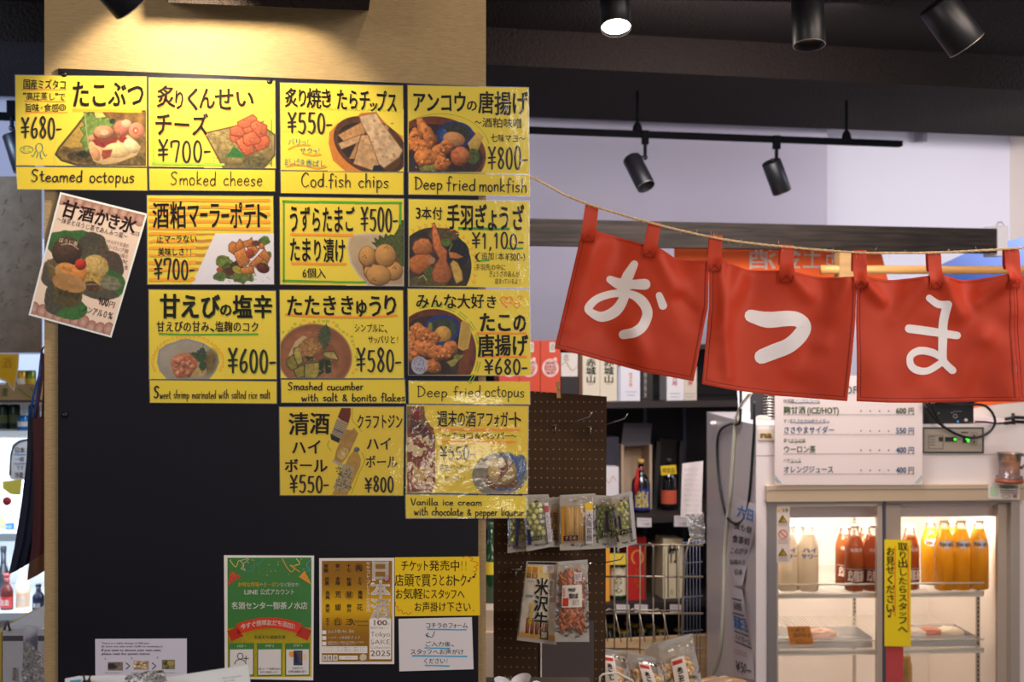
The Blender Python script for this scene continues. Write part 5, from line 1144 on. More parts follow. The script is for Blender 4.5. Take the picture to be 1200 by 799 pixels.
brush([([(1089, 349), (1100, 356), (1110, 357)], [8, 9, 9]), ([(1111, 357), (1107.5, 375), (1107, 395), (1107, 420), (1112, 428), (1118, 434)], [10, 11, 11, 10, 9, 9]), ([(1066, 385), (1090, 388), (1124, 393)], [10, 10, 9]), ([(1108, 420), (1094, 413), (1078, 411), (1067, 417), (1067, 428), (1076, 434), (1090, 434), (1107, 424)], [8, 9, 9, 8, 9, 9, 8, 8])], 'painted_character')
# ================================================================ back shelves and what stands on them
M_shelf = mat('dark_shelf', (44, 38, 38), .6, spec=.3)
M_shelfback = mat('shelf_back', (24, 24, 34), .7)
SH = Pl(4.75, TY); SHB = Pl(5.3, TY)
def zof(py, pl, px=740): return CZ + (399.5 - py) / F * float(pl(px, 0)[1])
X0, X1 = -.28, 1.35
def board(z, th, d0, dep, x0=X0, x1=X1): return slab(x0, x1, d0, dep, z - th, z)
t = thing('display_shelves', 'dark wall shelving full of boxed sake behind the orange curtain', 'shelf', (.5, 4.9, 0))
slab(X0, X1, 5.30, .03, 0, zof(403, SHB)).build('back_panel', M_shelfback, t)
ZS = [zof(470.5, SH), zof(606, SH), zof(707, SH), zof(790, SH)]
for z in ZS: board(z, .024, 4.75, .55).build('shelf_board', M_shelf, t)
board(zof(403, SHB), .02, 4.95, .38).build('top_board', M_shelf, t)
for px in (756, 802): 
    mb = MB(); p = SHB(px, 0, .02); mb.box((p[0], p[1], .9), (.012, .01, 1.35)); mb.build('slotted_post', mat('slate_metal', (70, 76, 98), .4, .6), t)
PT = {}
def carton(label, px0, y0, px1, y1, dep, col, pl=SH, lift=-.06, deco=None, name='sake_box', group='cartons on the back shelves', z=None, cat='box'):
    """a carton whose front shows in the pixel rectangle and stands on its shelf"""
    if px1 > px0:
        c = pl((px0 + px1) / 2, y1, lift); t = thing(name, label, cat, c, group)
    mb = MB(); f = pl([px0, px1, px1, px0], [y1, y1, y0, y0], lift)
    if z is not None: f[0][2] = f[1][2] = z
    v = np.concatenate([f, f + pl.nrm() * dep]); mb.add(v, [(0, 1, 2, 3), (7, 6, 5, 4), (0, 4, 5, 1), (1, 5, 6, 2), (2, 6, 7, 3), (3, 7, 4, 0)], col)
    mb.build('carton_body', mat('carton_board', (200, 200, 200), .55, attr=True), t)
    if deco:
        I = Ink(0, int(px0)); deco(I); I.build('lettering', pl, lift + .002, PRINT, t)
    return t
RED = (196, 66, 38)
def logo(cx):
    def f(I):
        I.ring(cx, 431, 8.5, 9.5, 2.6, (226, 190, 186)); I.jp('南', cx - 7, 421, cx + 7, 440, (230, 200, 196), .02, jit=0); I.rect(cx + 4, 419, cx + 7.5, 430, (226, 196, 190))
        I.rect(cx - 1, 401, cx + 5.5, 412.5, (206, 200, 190)); I.jp('酒', cx - .5, 402, cx + 5, 411, (60, 60, 60), 0)
    return f
for cx, x0, x1, s_ in ((597, 585, 608.5, 'red sake carton with white round crest, mostly covered by the yellow sign'), (620, 609, 633, 'red sake carton with white round crest, half covered by the yellow sign'), (645, 633.7, 656.5, 'red sake carton with white round crest, fully in view beside the dark box')):
    carton(s_, x0, 399, x1, 470.5, .09, RED, deco=logo(cx), group='red sake cartons on the top shelf', z=ZS[0])
carton('black carton under the small white box on the top shelf', 657.5, 441, 678, 470.5, .09, (28, 24, 28), z=ZS[0])
def wave(I):
    I.line([(658, 428), (663, 424), (667, 430), (671, 434), (676, 430)], .9, (170, 150, 130)); I.jp('志', 660, 415, 667, 423, (130, 110, 90), 0)
carton('small white box with a thin wavy line lying on a black carton', 657.5, 413.5, 677, 441, .09, (206, 198, 192), deco=wave)
carton('narrow brown wooden board box between white cartons on the top shelf', 678.6, 400, 682.5, 470.5, .09, (94, 62, 40), z=ZS[0])
def akagi(x):
    return lambda I: (I.jp('赤城山', x - 6, 420, x + 6, 449, (36, 60, 46), .02, jit=0, vert=True), I.ul(x - 3, x + 3, 450, .8, (150, 150, 140)))
for cx, x0, s_ in ((692.5, 682.8, 'white carton with green brush writing, beside the brown board box'), (713.5, 703.2, 'white carton with green brush writing, beside the pale silver carton')):
    carton(s_, x0, 408, x0 + 20, 470.5, .085, (206, 196, 178), deco=akagi(cx), group='white cartons with green brush writing', z=ZS[0])
carton('white carton with fine orange column of writing, top shelf', 727, 424, 750, 470.5, .09, (206, 206, 216), deco=lambda I: (I.jp('純米吟醸', 737, 436, 741.5, 453, (214, 140, 90), 0, vert=True), I.ul(733, 746, 459, .7, (160, 160, 160)), I.ul(735, 744, 463, .7, (140, 140, 150))), z=ZS[0])
carton('pale silver carton corner beside the orange-lettered white carton', 724.2, 430, 726.6, 470.5, .05, (170, 176, 190), z=ZS[0])
carton('black carton with tiny white vertical writing on the top shelf', 751.5, 420, 765, 470.5, .09, (28, 24, 24), deco=lambda I: I.jp('特別純米', 754.5, 436, 758, 466, (170, 165, 160), 0, vert=True), z=ZS[0])
for cx, x0, x1, s_, c_ in ((791, 781.5, 801.5, 'white carton with red writing next to the black carton gap', (208, 206, 212)), (809, 802, 816.5, 'cream carton with red writing under the curtain slit', (196, 184, 172))):
    carton(s_, x0, 430, x1, 470.5, .085, c_, deco=lambda I, cx=cx: (I.jp('大吟', cx - 3, 438, cx + 3, 453, (200, 60, 50), .01, vert=True), I.ul(cx - 6, cx + 6, 461, .7, (150, 150, 150)), I.ul(cx - 5, cx + 5, 465, .6, (150, 150, 150))), z=ZS[0])
for i, (x0, x1) in enumerate(((840, 862), (864, 880))): pass
# ---- generic bottle
def bottle(label, px, ytop, ybot, wpx, d, glass, cap=(200, 170, 90), lab=None, labcol=(200, 190, 170), neck=.3, group=None, name='sake_bottle', zbase=None, rough=.12, capm=None, labrange=(.12, .52), prof=None):
    c = at(px, ybot, d); 
    if zbase is not None: c[2] = zbase
    top = CZ + (399.5 - ytop) / F * d; H = top - c[2]; r = wpx / F * d / 2
    t = thing(name, label, 'bottle', c, group)
    pr = prof or [(.90, 0), (1, .02), (1, .52), (.92, .60), (.55, .70), (neck, .77), (neck, .95)]
    MB().lathe([(a * r, b * H) for a, b in pr], c, 20).build('glass_body', glass, t)
    MB().lathe([(neck * 1.15 * r, .0), (neck * 1.2 * r, .07 * H), (neck * 1.0 * r, .08 * H)], c + [0, 0, .92 * H], 14).build('bottle_cap', capm or mat('gold_cap_%d%d%d' % tuple(cap), cap, .4, 0.), t)
    if lab is not None:
        a0, a1 = labrange; k = 12; th = np.linspace(-1.25, 1.25, k) - math.pi / 2
        G = np.array([[c + [1.012 * r * math.cos(q), 1.012 * r * math.sin(q), z * H] for q in th] for z in (a1, a0)])
        MB().grid(G, col=labcol).build('bottle_label', PRINT, t)
        if lab: lab(t, c, r, H)
    return t
def curved_text(t, c, r, txt, z0, z1, col, half=.7, off=.02, vert=True, nm='lettering'):
    """print wrapped on the bottle: z from the bottle foot"""
    I = Ink(0, 3)
    if vert: I.jp(txt, -half * .5, 0, half * .5, 1, col, off, jit=0, vert=True)
    else: I.jp(txt, -half, 0, half, 1, col, off, jit=0)
    V = np.concatenate(I.v); th = V[:, 0] - math.pi / 2; mb = MB()
    P = np.stack([c[0] + 1.03 * r * np.cos(th), c[1] + 1.03 * r * np.sin(th), c[2] + z1 + (z0 - z1) * V[:, 1]], 1)
    mb.v = [P]; mb.n = len(P); mb.c = [np.concatenate(I.c)]; mb.f = I.f; mb.sm = [False] * len(I.f); return mb.build(nm, PRINT, t)
G_blk = mat('black_glass', (16, 18, 26), .1, spec=.7, coat=.5); G_grn = mat('green_glass', (22, 60, 34), .12, spec=.7, coat=.4)
# shelf 2
carton('small white box with a faint wave, beside the pegboard edge on the second shelf', 704, 547, 725, 606, .08, (200, 196, 200), deco=lambda I: I.line([(711, 562), (714, 566), (718, 558), (722, 563)], .9, (180, 150, 130)), z=ZS[1])
carton('black box standing behind the small white box on the second shelf', 704, 512, 725, 547, .08, (34, 32, 48), lift=-.12)
t = thing('wooden_gift_box', 'open pale wooden gift box with raised grey lid around the blue-labelled bottle', 'box', SH(745, 606, -.2))
mb = MB(); mb.pbox(730, 522, 763, 606, SH, .02, -.32); mb.build('box_back', mat('gift_wood', (196, 172, 148), .6, noise=((40, 40, 3), (178, 152, 128))), t)
for x0, x1 in ((728, 731), (761, 764)): MB().pbox(x0, 521, x1, 606, SH, .1, -.22).build('box_side', mat('gift_wood'), t)
mb = MB(); a = SH([728, 762, 764, 731], [523, 521, 497, 496.5], [-.24, -.24, -.33, -.33]); mb.add(np.concatenate([a, a + [0, .006, .004]]), [(0, 1, 2, 3), (7, 6, 5, 4), (0, 4, 5, 1), (1, 5, 6, 2), (2, 6, 7, 3), (3, 7, 4, 0)]); mb.build('lid', mat('grey_card', (120, 118, 132), .6), t)
def bl(t, c, r, H): curved_text(t, c, r, '龍', .10 * H, .42 * H, (206, 186, 100), .8, .03, False)
t = bottle('dark sake bottle with blue label and red tassel inside the wooden gift box', 751, 538, 606, 22, float(SH(751, 0, -.14)[1]), G_blk, (196, 160, 80), bl, (36, 48, 120), zbase=ZS[1], labrange=(.06, .46))
c = at(751, 548, float(SH(751, 0, -.14)[1]) - .03)
mb = MB(); mb.tube([c + [.012, .0, .0], c + [-.012, -.004, -.006], c + [-.022, -.006, -.06], c + [-.02, -.01, -.10]], [.004, .006, .005, .007], 8); mb.tube([c + [-.012, -.004, -.006], c + [-.014, -.008, -.09]], [.004, .006], 6); mb.build('red_tassel', mat('red_cord', (176, 30, 26), .7), t)
t = thing('black_gift_box', 'open black presentation box tilted back around the yellow-tagged bottle', 'box', SH(780, 606, -.2))
mb = MB(); a = SH([766, 795, 798, 772], [606, 606, 516, 514], -.30); mb.add(np.concatenate([a, a + [0, .01, 0]]), [(0, 1, 2, 3), (7, 6, 5, 4), (0, 4, 5, 1), (1, 5, 6, 2), (2, 6, 7, 3), (3, 7, 4, 0)]); mb.build('box_back', mat('black_card', (24, 22, 24), .6), t)
for q in ([764, 769, 775, 770], [794, 799, 801, 797]):
    mb = MB(); a = SH(q, [606, 606, 517, 517], [-.2, -.2, -.24, -.24]); mb.add(np.concatenate([a, a + [0, .1, 0]]), [(0, 1, 2, 3), (7, 6, 5, 4), (0, 4, 5, 1), (1, 5, 6, 2), (2, 6, 7, 3), (3, 7, 4, 0)]); mb.build('box_side', mat('black_card'), t)
bottle('dark bottle with yellow tag and orange label inside the black presentation box', 783.5, 537, 597, 19, float(SH(783, 0, -.17)[1]), G_blk, (60, 50, 46), lambda *a: None, (190, 84, 60), zbase=ZS[1] + .012, labrange=(.08, .36))
t = thing('yellow_tag', 'yellow tag hung over the neck of the orange-labelled bottle', 'tag', SH(784, 556, -.09)); MB().prism([(774, 546), (792, 544.5), (793, 555), (775, 557)], SH, -.092, -.088, col=(214, 182, 36)).build('tag_card', PRINT, t)
I = Ink(0, 3); I.jp('限定品', 776, 548, 791, 554, (60, 50, 30), 0); I.build('lettering', SH, -.086, PRINT, t)
def price(label, px0, y0, px1, y1, pl=SH, lift=.012):
    t = thing('price_tag', label, 'tag', pl((px0 + px1) / 2, y1, lift), 'white shelf price tags')
    MB().prism([(px0, y0), (px1, y0 + .5), (px1, y1), (px0, y1)], pl, lift - .002, lift, col=(196, 188, 190)).build('tag_card', PRINT, t)
    I = Ink(0, int(px0)); I.ul(px0 + 2, px1 - 3, y0 + 3, .6, (150, 145, 150)); I.type('1,980', (px0 + px1) / 2 - 2, y1 - 5, px1 - 2, y1 - 2, (120, 110, 110)); I.build('lettering', pl, lift + .001, PRINT, t)
price('white price tag on the second shelf edge under the blue-labelled bottle', 746.5, 606.5, 763.5, 617.5)
price('white price tag on the second shelf edge under the black presentation box', 790, 604, 806.5, 617)
for x, s_ in ((722, 'price tag below the yellow-labelled green bottle'), (743.5, 'price tag below the red carton'), (785, 'price tag below the cream carton')): price('white ' + s_, x, 708, x + 15.5, 719)
def rumple(name, label, cat, quad, pl, lift, amp, m, seed=1, n=34, mm=26, sc_=9.):
    q = np.array(quad, float); G = np.zeros((n, mm, 3)); U_, V_ = np.meshgrid(np.linspace(0, 1, mm), np.linspace(0, 1, n))
    x = (q[0, 0] * (1 - U_) + q[1, 0] * U_) * (1 - V_) + (q[3, 0] * (1 - U_) + q[2, 0] * U_) * V_; y = (q[0, 1] * (1 - U_) + q[1, 1] * U_) * (1 - V_) + (q[3, 1] * (1 - U_) + q[2, 1] * U_) * V_
    nz = 1 - 2 * np.abs(vnoise(x, y, sc_, seed, 3)); ex = np.hypot(q[1, 0] - q[0, 0], 1) * .05
    x2 = x + ex * vnoise(x, y, sc_ * 1.3, seed + 5, 2); y2 = y + ex * 1.2 * vnoise(x, y, sc_ * 1.1, seed + 9, 2)
    mb = MB(); mb.grid(pl(x2, y2, lift + amp * nz), smooth=False); return tag(mb.build(name, m), label, cat)
M_crk = film_mat('crinkled_film', .2, ior=1.35, base=.05, haze=.34)
# paper sheet and crumpled plastic hanging next to the fridge
HP = Pl(4.25, 0.)
t = thing('receipt_sheet', 'white handwritten sheet hanging on the rack beside the grey fridge flank', 'paper', HP(810, 607))
G = np.array([[HP(*((np.array((799.5, 543.)) * (1 - u) + np.array((824, 540.)) * u) * (1 - v) + (np.array((797.5, 606.)) * (1 - u) + np.array((822, 608.)) * u) * v), .01 * math.sin(5 * u + 3 * v)) for u in np.linspace(0, 1, 8)] for v in np.linspace(0, 1, 10)])
MB().grid(G, col=(204, 194, 194)).build('paper', PRINT, t)
I = Ink(0, 3)
for i in range(9): I.jp('ありがとうごさいます'[i % 3:8], 802, 548 + i * 6, 819, 552.5 + i * 6, (150, 140, 150), 0)
I.build('lettering', HP, .022, PRINT, t)
def crumple(name, label, cat, c, size, m, seed=1, amp=.35, n=18, mm=12, squash=(1, .5, 1), group=None):
    mb = MB(); mb.ball((0, 0, 0), 1, n=n, m=mm); V = mb.v[0]; rnd = np.random.RandomState(seed); V += rnd.uniform(-amp, amp, V.shape) * .5; V *= np.array(squash) * np.array(size)
    mb.v = [V + c]; mb.sm = [False] * len(mb.f); o = mb.build(name, m); tag(o, label, cat, group); return o
M_bag = film_mat('clear_bag', .16, bump=((45, 45, 45), .6, .02), base=.05, haze=.05)
rumple('plastic_bag', 'crumpled clear plastic bag hanging under the handwritten sheet', 'bag', [(803, 603), (825, 600), (826, 636), (812, 640)], HP, .0, .02, M_crk, 3)
# shelf 3
ZB = ZS[2]
d3 = float(SH(724, 0, -.1)[1])
def gl(t, c, r, H): curved_text(t, c, r, '天空心', .12 * H, .46 * H, (60, 54, 44), .9, .02)
bottle('green sake bottle with yellow neck label behind the wire rack', 724, 634, 706, 20, d3, G_grn, (206, 186, 70), gl, (206, 196, 168), zbase=ZB, labrange=(.08, .56))
t = thing('neck_label', 'yellow paper tag around the green bottle shoulder behind the wire rack', 'tag', at(724, 662, d3 - .05)); MB().box(at(724, 655, d3 - .045), (.062, .003, .043), col=(216, 186, 60)).build('tag_card', PRINT, t)
carton('orange carton squeezed beside the green bottle behind the rack', 707, 640, 714.5, 707, .08, (226, 150, 50), z=ZB)
def horse(I):
    I.ring(747, 653, 6.5, 8, 2, (206, 130, 60), 120, 420); I.jp('ひば', 743, 664, 752, 690, (196, 90, 40), .02, vert=True)
carton('red carton with a gold ring mark behind the wire rack', 735.5, 629, 757, 707, .09, (170, 28, 20), deco=horse, z=ZB)
carton('cream carton with black brush character behind the wire rack', 777, 631, 800, 707, .09, (206, 194, 160), deco=lambda I: (I.jp('竹', 783, 638, 795, 660, (40, 40, 36), .03), I.jp('酒', 785, 690, 789, 697, (150, 150, 120), 0)), z=ZB)
carton('dark olive carton standing behind the cream carton', 764, 634, 778, 707, .09, (92, 80, 56), lift=-.16, z=ZB)
for i, (x, y, c_) in enumerate(((714, 733, (120, 104, 40)), (719.5, 737, (130, 112, 46)), (725, 739, (150, 130, 60)), (731, 741, (190, 160, 70)), (736, 730, (110, 88, 36)), (743, 733, (176, 140, 60)), (752, 739, (196, 166, 90)), (761, 733, (170, 130, 50)), (767, 735, (110, 88, 36)), (774, 739, (196, 166, 80)), (794, 738, (200, 180, 110)))):
    d_ = float(SH(x, 0, -.1)[1]) + (i % 3) * .05
    bottle('small bottle with a gold cap low behind the wire rack', x, y - 2, 792, 20, d_, G_grn if i % 2 else G_blk, c_, None, neck=.42, group='gold-capped bottles on the lowest visible shelf', zbase=ZS[3])
M_tanwood = mat('tan_wood', (190, 158, 116), .6, noise=((4, 60, 60), (170, 138, 98)))
t = tag(slab(-.05, 1.05, 4.6, .03, ZS[3] + .0, zof(749, Pl(4.6, TY))).build('crate_front', M_tanwood, kind=None), 'tan wooden crate board in front of the gold-capped bottles', 'crate')
# sliver between the pillar and the pegboard
d4 = 4.1
t = bottle('green bottle with yellow band in the gap between pillar and pegboard', 575, 612, 705, 22, d4, G_grn, (60, 90, 60), lambda *a: None, (216, 190, 60), labrange=(.36, .52)); c = np.array(t.location)
t = thing('goods_counter', 'low counter carrying the green bottle between pillar and pegboard', 'counter', (0, 4.1, 0)); MB().box((-.05, 4.15, .3), (.5, .4, .6)).build('counter_body', mat('cream_panel', (190, 170, 150), .6), t)
z_ = c[2]; MB().box((-.05, 4.15, (z_ + .6) / 2), (.46, .36, z_ - .6)).build('counter_riser', mat('cream_panel'), t)

# ================================================================ pegboard with hooks and snack bags
PG = Pl(2.86, -.10)
M_peg = mat('pegboard', (72, 52, 36), .6, spec=.3)
nt = M_peg.node_tree; b = nt.nodes['Principled BSDF']; tc = nt.nodes.new('ShaderNodeTexCoord')
def mth(op, a, b_=None):
    n = nt.nodes.new('ShaderNodeMath'); n.operation = op
    for i, q in enumerate((a, b_)):
        if q is None: continue
        if isinstance(q, (int, float)): n.inputs[i].default_value = q
        else: nt.links.new(q, n.inputs[i])
    return n.outputs[0]
sep = nt.nodes.new('ShaderNodeSeparateXYZ'); nt.links.new(tc.outputs['Object'], sep.inputs[0])
PX_, PZ_ = 7.05 / F * 2.86, 11.1 / F * 2.86
fx = mth('SUBTRACT', mth('FRACT', mth('DIVIDE', sep.outputs[0], PX_)), .5); fz = mth('SUBTRACT', mth('FRACT', mth('DIVIDE', sep.outputs[2], PZ_)), .5)
rr = mth('ADD', mth('POWER', mth('MULTIPLY', fx, PX_), 2), mth('POWER', mth('MULTIPLY', fz, PZ_), 2)); hole = mth('LESS_THAN', rr, .0016 ** 2)
mx = nt.nodes.new('ShaderNodeMix'); mx.data_type = 'RGBA'; nt.links.new(hole, mx.inputs[0]); mx.inputs[6].default_value = (*alb((66, 47, 31)), 1); mx.inputs[7].default_value = (*alb((150, 118, 76)), 1); nt.links.new(mx.outputs[2], b.inputs['Base Color'])
t = thing('pegboard', 'tall brown perforated pegboard beside the pillar holding snack hooks', 'board', PG(645, 1200))
MB().prism([(578.5, 455), (711, 464.5), (707.5, 1150), (578, 1150)], PG, -.006, 0).build('perforated_panel', M_peg, t)
MB().prism([(634, 727), (696, 727), (696, 1150), (634, 1150)], PG, .001, .004).build('grey_backing', mat('grey_backing', (82, 74, 76), .35), t)
MB().tube([PG(634, 740, .008), PG(634, 1150, .008)], .0018, 6).build('white_edge', mat('white_trim', (210, 205, 200), .5), t)
M_chrome = mat('chrome', (190, 186, 180), .22, .95)
def hook(label, x, y, x1, y1, reach=.16, tag_=True):
    t = thing('display_hook', label, 'hook', PG(x, y), 'chrome display hooks on the pegboard')
    a = PG(x, y, .004); e = PG(x1, y1, reach)
    MB().tube([a, a * .5 + e * .5 + [0, 0, -.002], e, e + [.006, -.004, .011]], .0013, 8).build('hook_rod', M_chrome, t)
    MB().tube([PG(x - 5, y - 1, .004), PG(x + 7, y - 1, .004)], .0018, 6).build('cross_bar', M_chrome, t); MB().tube([PG(x, y, .004), PG(x, y + 8, .004)], .0018, 6).build('back_peg', M_chrome, t)
hook('chrome hook with empty rod, nearest the clothes peg', 651, 499, 690.5, 488.5)
hook('chrome hook with empty rod, nearer the free edge of the pegboard', 692, 501, 732, 490.5)
hook('short chrome hook beside the beef snack packet', 604.5, 668, 608, 668.5, .05)
hook('chrome hook reaching past the pegboard edge toward the wire rack', 689, 661, 727.5, 655.5)
t = thing('clothes_peg', 'small wooden clothes peg clipped on the top edge of the pegboard', 'peg', PG(654, 470))
for dx in (-.7, 1.3):
    MB().prism([(651.5 + dx, 447), (653.5 + dx, 447), (656 + dx, 466), (653.5 + dx, 466.5)], PG, .002, .010, ).build('peg_arm', mat('peg_wood', (206, 166, 112), .6), t)
MB().tube([PG(652, 456, .004), PG(656, 456, .012)], .0012, 6).build('peg_spring', M_chrome, t)

M_pouch = film_mat('pouch_film', .16, bump=((40, 16, 40), .5, .02), base=.035, haze=.035)
M_back = mat('pouch_back', (150, 146, 146), .35, attr=True, alpha=None, spec=.6)
def pouch(label, quad, d, thick, group, kind, cat='snack bag', t_=0., seed=1, name='snack_bag'):
    """a sealed clear pouch in the pixel quad at depth d; kind(t, at2) fills it"""
    q = np.array(quad, float); pl = Pl(d, t_)
    def uv(u, v): return (q[0] * (1 - u) + q[1] * u) * (1 - v) + (q[3] * (1 - u) + q[2] * u) * v
    def pt(u, v, lift=0.): x = uv(u, v); return pl(x[0], x[1], lift)
    t = thing(name, label, cat, pt(.5, 1), group)
    def bulge(u, v): return thick * (max(0, math.sin(math.pi * min(max(u, 0), 1))) ** .5) * (max(0, math.sin(math.pi * min(1, max(0, (v - .08) / .88)))) ** .5)
    rnd = np.random.RandomState(seed); n, m = 26, 16; jit = rnd.uniform(-1, 1, (n, m)) * .0012
    G = np.array([[pt(j / (m - 1), i / (n - 1), bulge(j / (m - 1), i / (n - 1)) + jit[i, j] + .002 * math.sin(i * 2.1 + j) * (1 if i < 3 or i > n - 4 else .3)) for j in range(m)] for i in range(n)])
    B = np.array([[pt(j / (m - 1), i / (n - 1), -.2 * bulge(j / (m - 1), i / (n - 1)) - .001) for j in range(m)] for i in range(n)])
    MB().grid(G).build('pouch_film', M_pouch, t)
    MB().grid(B[:, ::-1], col=(176, 168, 158)).build('pouch_back', M_back, t)
    for va in ((.0, .045), (.955, 1.0)): MB().grid(np.array([[pt(u, v, .0025) for u in (0.02, .5, .98)] for v in va])).build('heat_seal', film_mat('seal_film', .2, base=.12, haze=.45), t)
    kind(t, pt, bulge, uv); return t
def fill_beans(col, u0=.14, u1=.86, v0=.2, v1=.85, r=.0052, seed=2, alt=None):
    def f(t, pt, bulge, uv):
        mb = MB(); rnd = random.Random(seed); W_ = np.linalg.norm(pt(1, .5) - pt(0, .5)); H_ = np.linalg.norm(pt(.5, 1) - pt(.5, 0)); nu = int(W_ * (u1 - u0) / (r * 1.7)); nv = int(H_ * (v1 - v0) / (r * 1.65))
        for i in range(nv):
            for j in range(nu):
                u = u0 + (u1 - u0) * (j + .5 * (i % 2) + rnd.uniform(-.2, .2)) / nu; v = v0 + (v1 - v0) * (i + rnd.uniform(-.2, .2)) / nv
                f_ = rnd.uniform(.8, 1.15); c_ = alt if alt and rnd.random() < .35 else col
                mb.ball(pt(u, v, bulge(u, v) * rnd.uniform(.35, .6)), (r * rnd.uniform(.85, 1.15),) * 3, n=6, m=4, col=[min(250, q * f_) for q in c_])
        mb.build('beans', mat('food_matte', (200, 200, 200), .5, attr=True), t, kind='stuff')
    return f
def labels(items):
    def f(t, pt, bulge, uv):
        for (u0, v0, u1, v1, col, txt, tc_, vert, off) in items:
            k = 6; G = np.array([[pt(u, v, bulge(u, v) + .0025) for u in np.linspace(u0, u1, k)] for v in np.linspace(v0, v1, k)])
            if col is not None: MB().grid(G, col=col).build('paper_label', PRINT, t)
            if txt:
                I = Ink(0, 5); I.jp(txt, u0 + (u1 - u0) * .08, v0 + (v1 - v0) * .06, u1 - (u1 - u0) * .08, v1 - (v1 - v0) * .06, tc_, 0, jit=.4, vert=vert)
                V = np.concatenate(I.v); P = np.array([pt(a, b_, bulge(a, b_) + .004) for a, b_ in V]); mb = MB(); 
                if off:
                    sh = [P + [dx * off, 0, dz * off] for dx, dz in ((-1, -1), (1, -1), (-1, 1), (1, 1))]; mb.v = sh; n0 = len(P); mb.f = [tuple(i + n0 * s_ for i in q) for s_ in range(4) for q in I.f]; mb.n = 4 * n0; mb.c = [np.concatenate(I.c)] * 4
                else: mb.v = [P]; mb.n = len(P); mb.c = [np.concatenate(I.c)]; mb.f = I.f
                mb.sm = [False] * len(mb.f); mb.build('lettering', PRINT, t)
    return f
def both(*fs): return lambda *a: [f(*a) for f in fs]
GB = 'snack bags hung in a row on the pegboard'
PEA, DKP = (196, 200, 128), (112, 122, 52)
pouch('bag of pale green beans behind the first bean bag in the row', [(596, 583), (630, 582), (624, 645), (594.5, 648)], 2.80, .014, GB, both(fill_beans((176, 180, 104), seed=4), labels([(.3, .3, .42, .9, (60, 60, 110), None, None, False, 0)])), t_=-.1)
pouch('bag of pale green beans with red and white side print, beside the yellow strip', [(612, 580), (643, 579), (649.5, 640), (617, 646)], 2.76, .017, GB, both(fill_beans(PEA, .12, .78, .22, .8, .0062, seed=5), labels([(.8, .16, .95, .9, (206, 204, 212), 'えんどう豆', (110, 110, 150), True, 0), (.8, .22, .94, .34, (206, 60, 50), None, None, False, 0), (.08, .62, .2, .9, (50, 52, 100), None, None, False, 0), (.2, .76, .6, .84, (70, 76, 60), 'グリーン', (200, 200, 160), False, 0)])), seed=2)
def sticks(t, pt, bulge, uv):
    mb = MB(); rnd = random.Random(4)
    for i in range(26):
        u = .16 + .55 * i / 26; f_ = rnd.uniform(.8, 1.15)
        mb.tube([pt(u + rnd.uniform(-.01, .01), v, bulge(u, v) * .55) for v in (.22, .5, .84)], .0011, 4, col=[min(250, c * f_) for c in (216, 172, 104)])
    mb.build('dried_sticks', mat('food_matte', (200, 200, 200), .5, attr=True), t, kind='stuff')
    mb = MB(); mb.grid(np.array([[pt(u, v, .004) for u in (.12, .74)] for v in (.22, .86)]), col=(196, 140, 70)); mb.build('packing_card', PRINT, t)
pouch('narrow bag of dark snacks between the bean bag and the orange sticks', [(642, 583), (660, 582), (658, 641), (646, 641)], 2.78, .01, GB, labels([(.2, .25, .7, .9, (150, 110, 50), '黄金', (40, 30, 60), True, 0)]), seed=7)
pouch('bag of thin orange dried sticks with a yellow corner print', [(656, 580), (698, 578), (698.5, 643), (656, 645)], 2.75, .014, GB, both(sticks, labels([(.72, .3, .92, .9, (206, 200, 204), '大阪前焼', (60, 50, 60), True, .0), (.7, .17, .92, .3, (226, 186, 40), None, None, False, 0), (.1, .74, .5, .83, (60, 40, 70), 'するめ', (220, 180, 120), False, 0), (.04, .2, .13, .85, (206, 150, 40), None, None, False, 0)])), seed=3)
pouch('bag of dark green beans in the middle of three at the far hook', [(697, 580), (722, 581), (726, 641), (698, 643)], 2.79, .016, GB, both(fill_beans(DKP, seed=8, alt=(156, 160, 74), r=.005), labels([(.25, .68, .95, .78, (50, 46, 60), 'わさび', (200, 190, 150), False, 0), (.45, .3, .6, .66, (40, 36, 50), None, None, False, 0)])), seed=4)
pouch('bag of yellow-green nuts with grey edge print at the far end of the row', [(716, 581), (741, 575.5), (746.5, 637), (724, 643)], 2.75, .016, GB, both(fill_beans((206, 204, 116), seed=9, alt=(156, 164, 80), r=.0048), labels([(.82, .1, .95, .9, (180, 180, 186), None, None, False, 0), (.2, .68, .8, .77, (50, 46, 60), 'ナッツ', (200, 190, 150), False, 0), (.2, .4, .32, .66, (50, 50, 90), None, None, False, 0)])), seed=5)
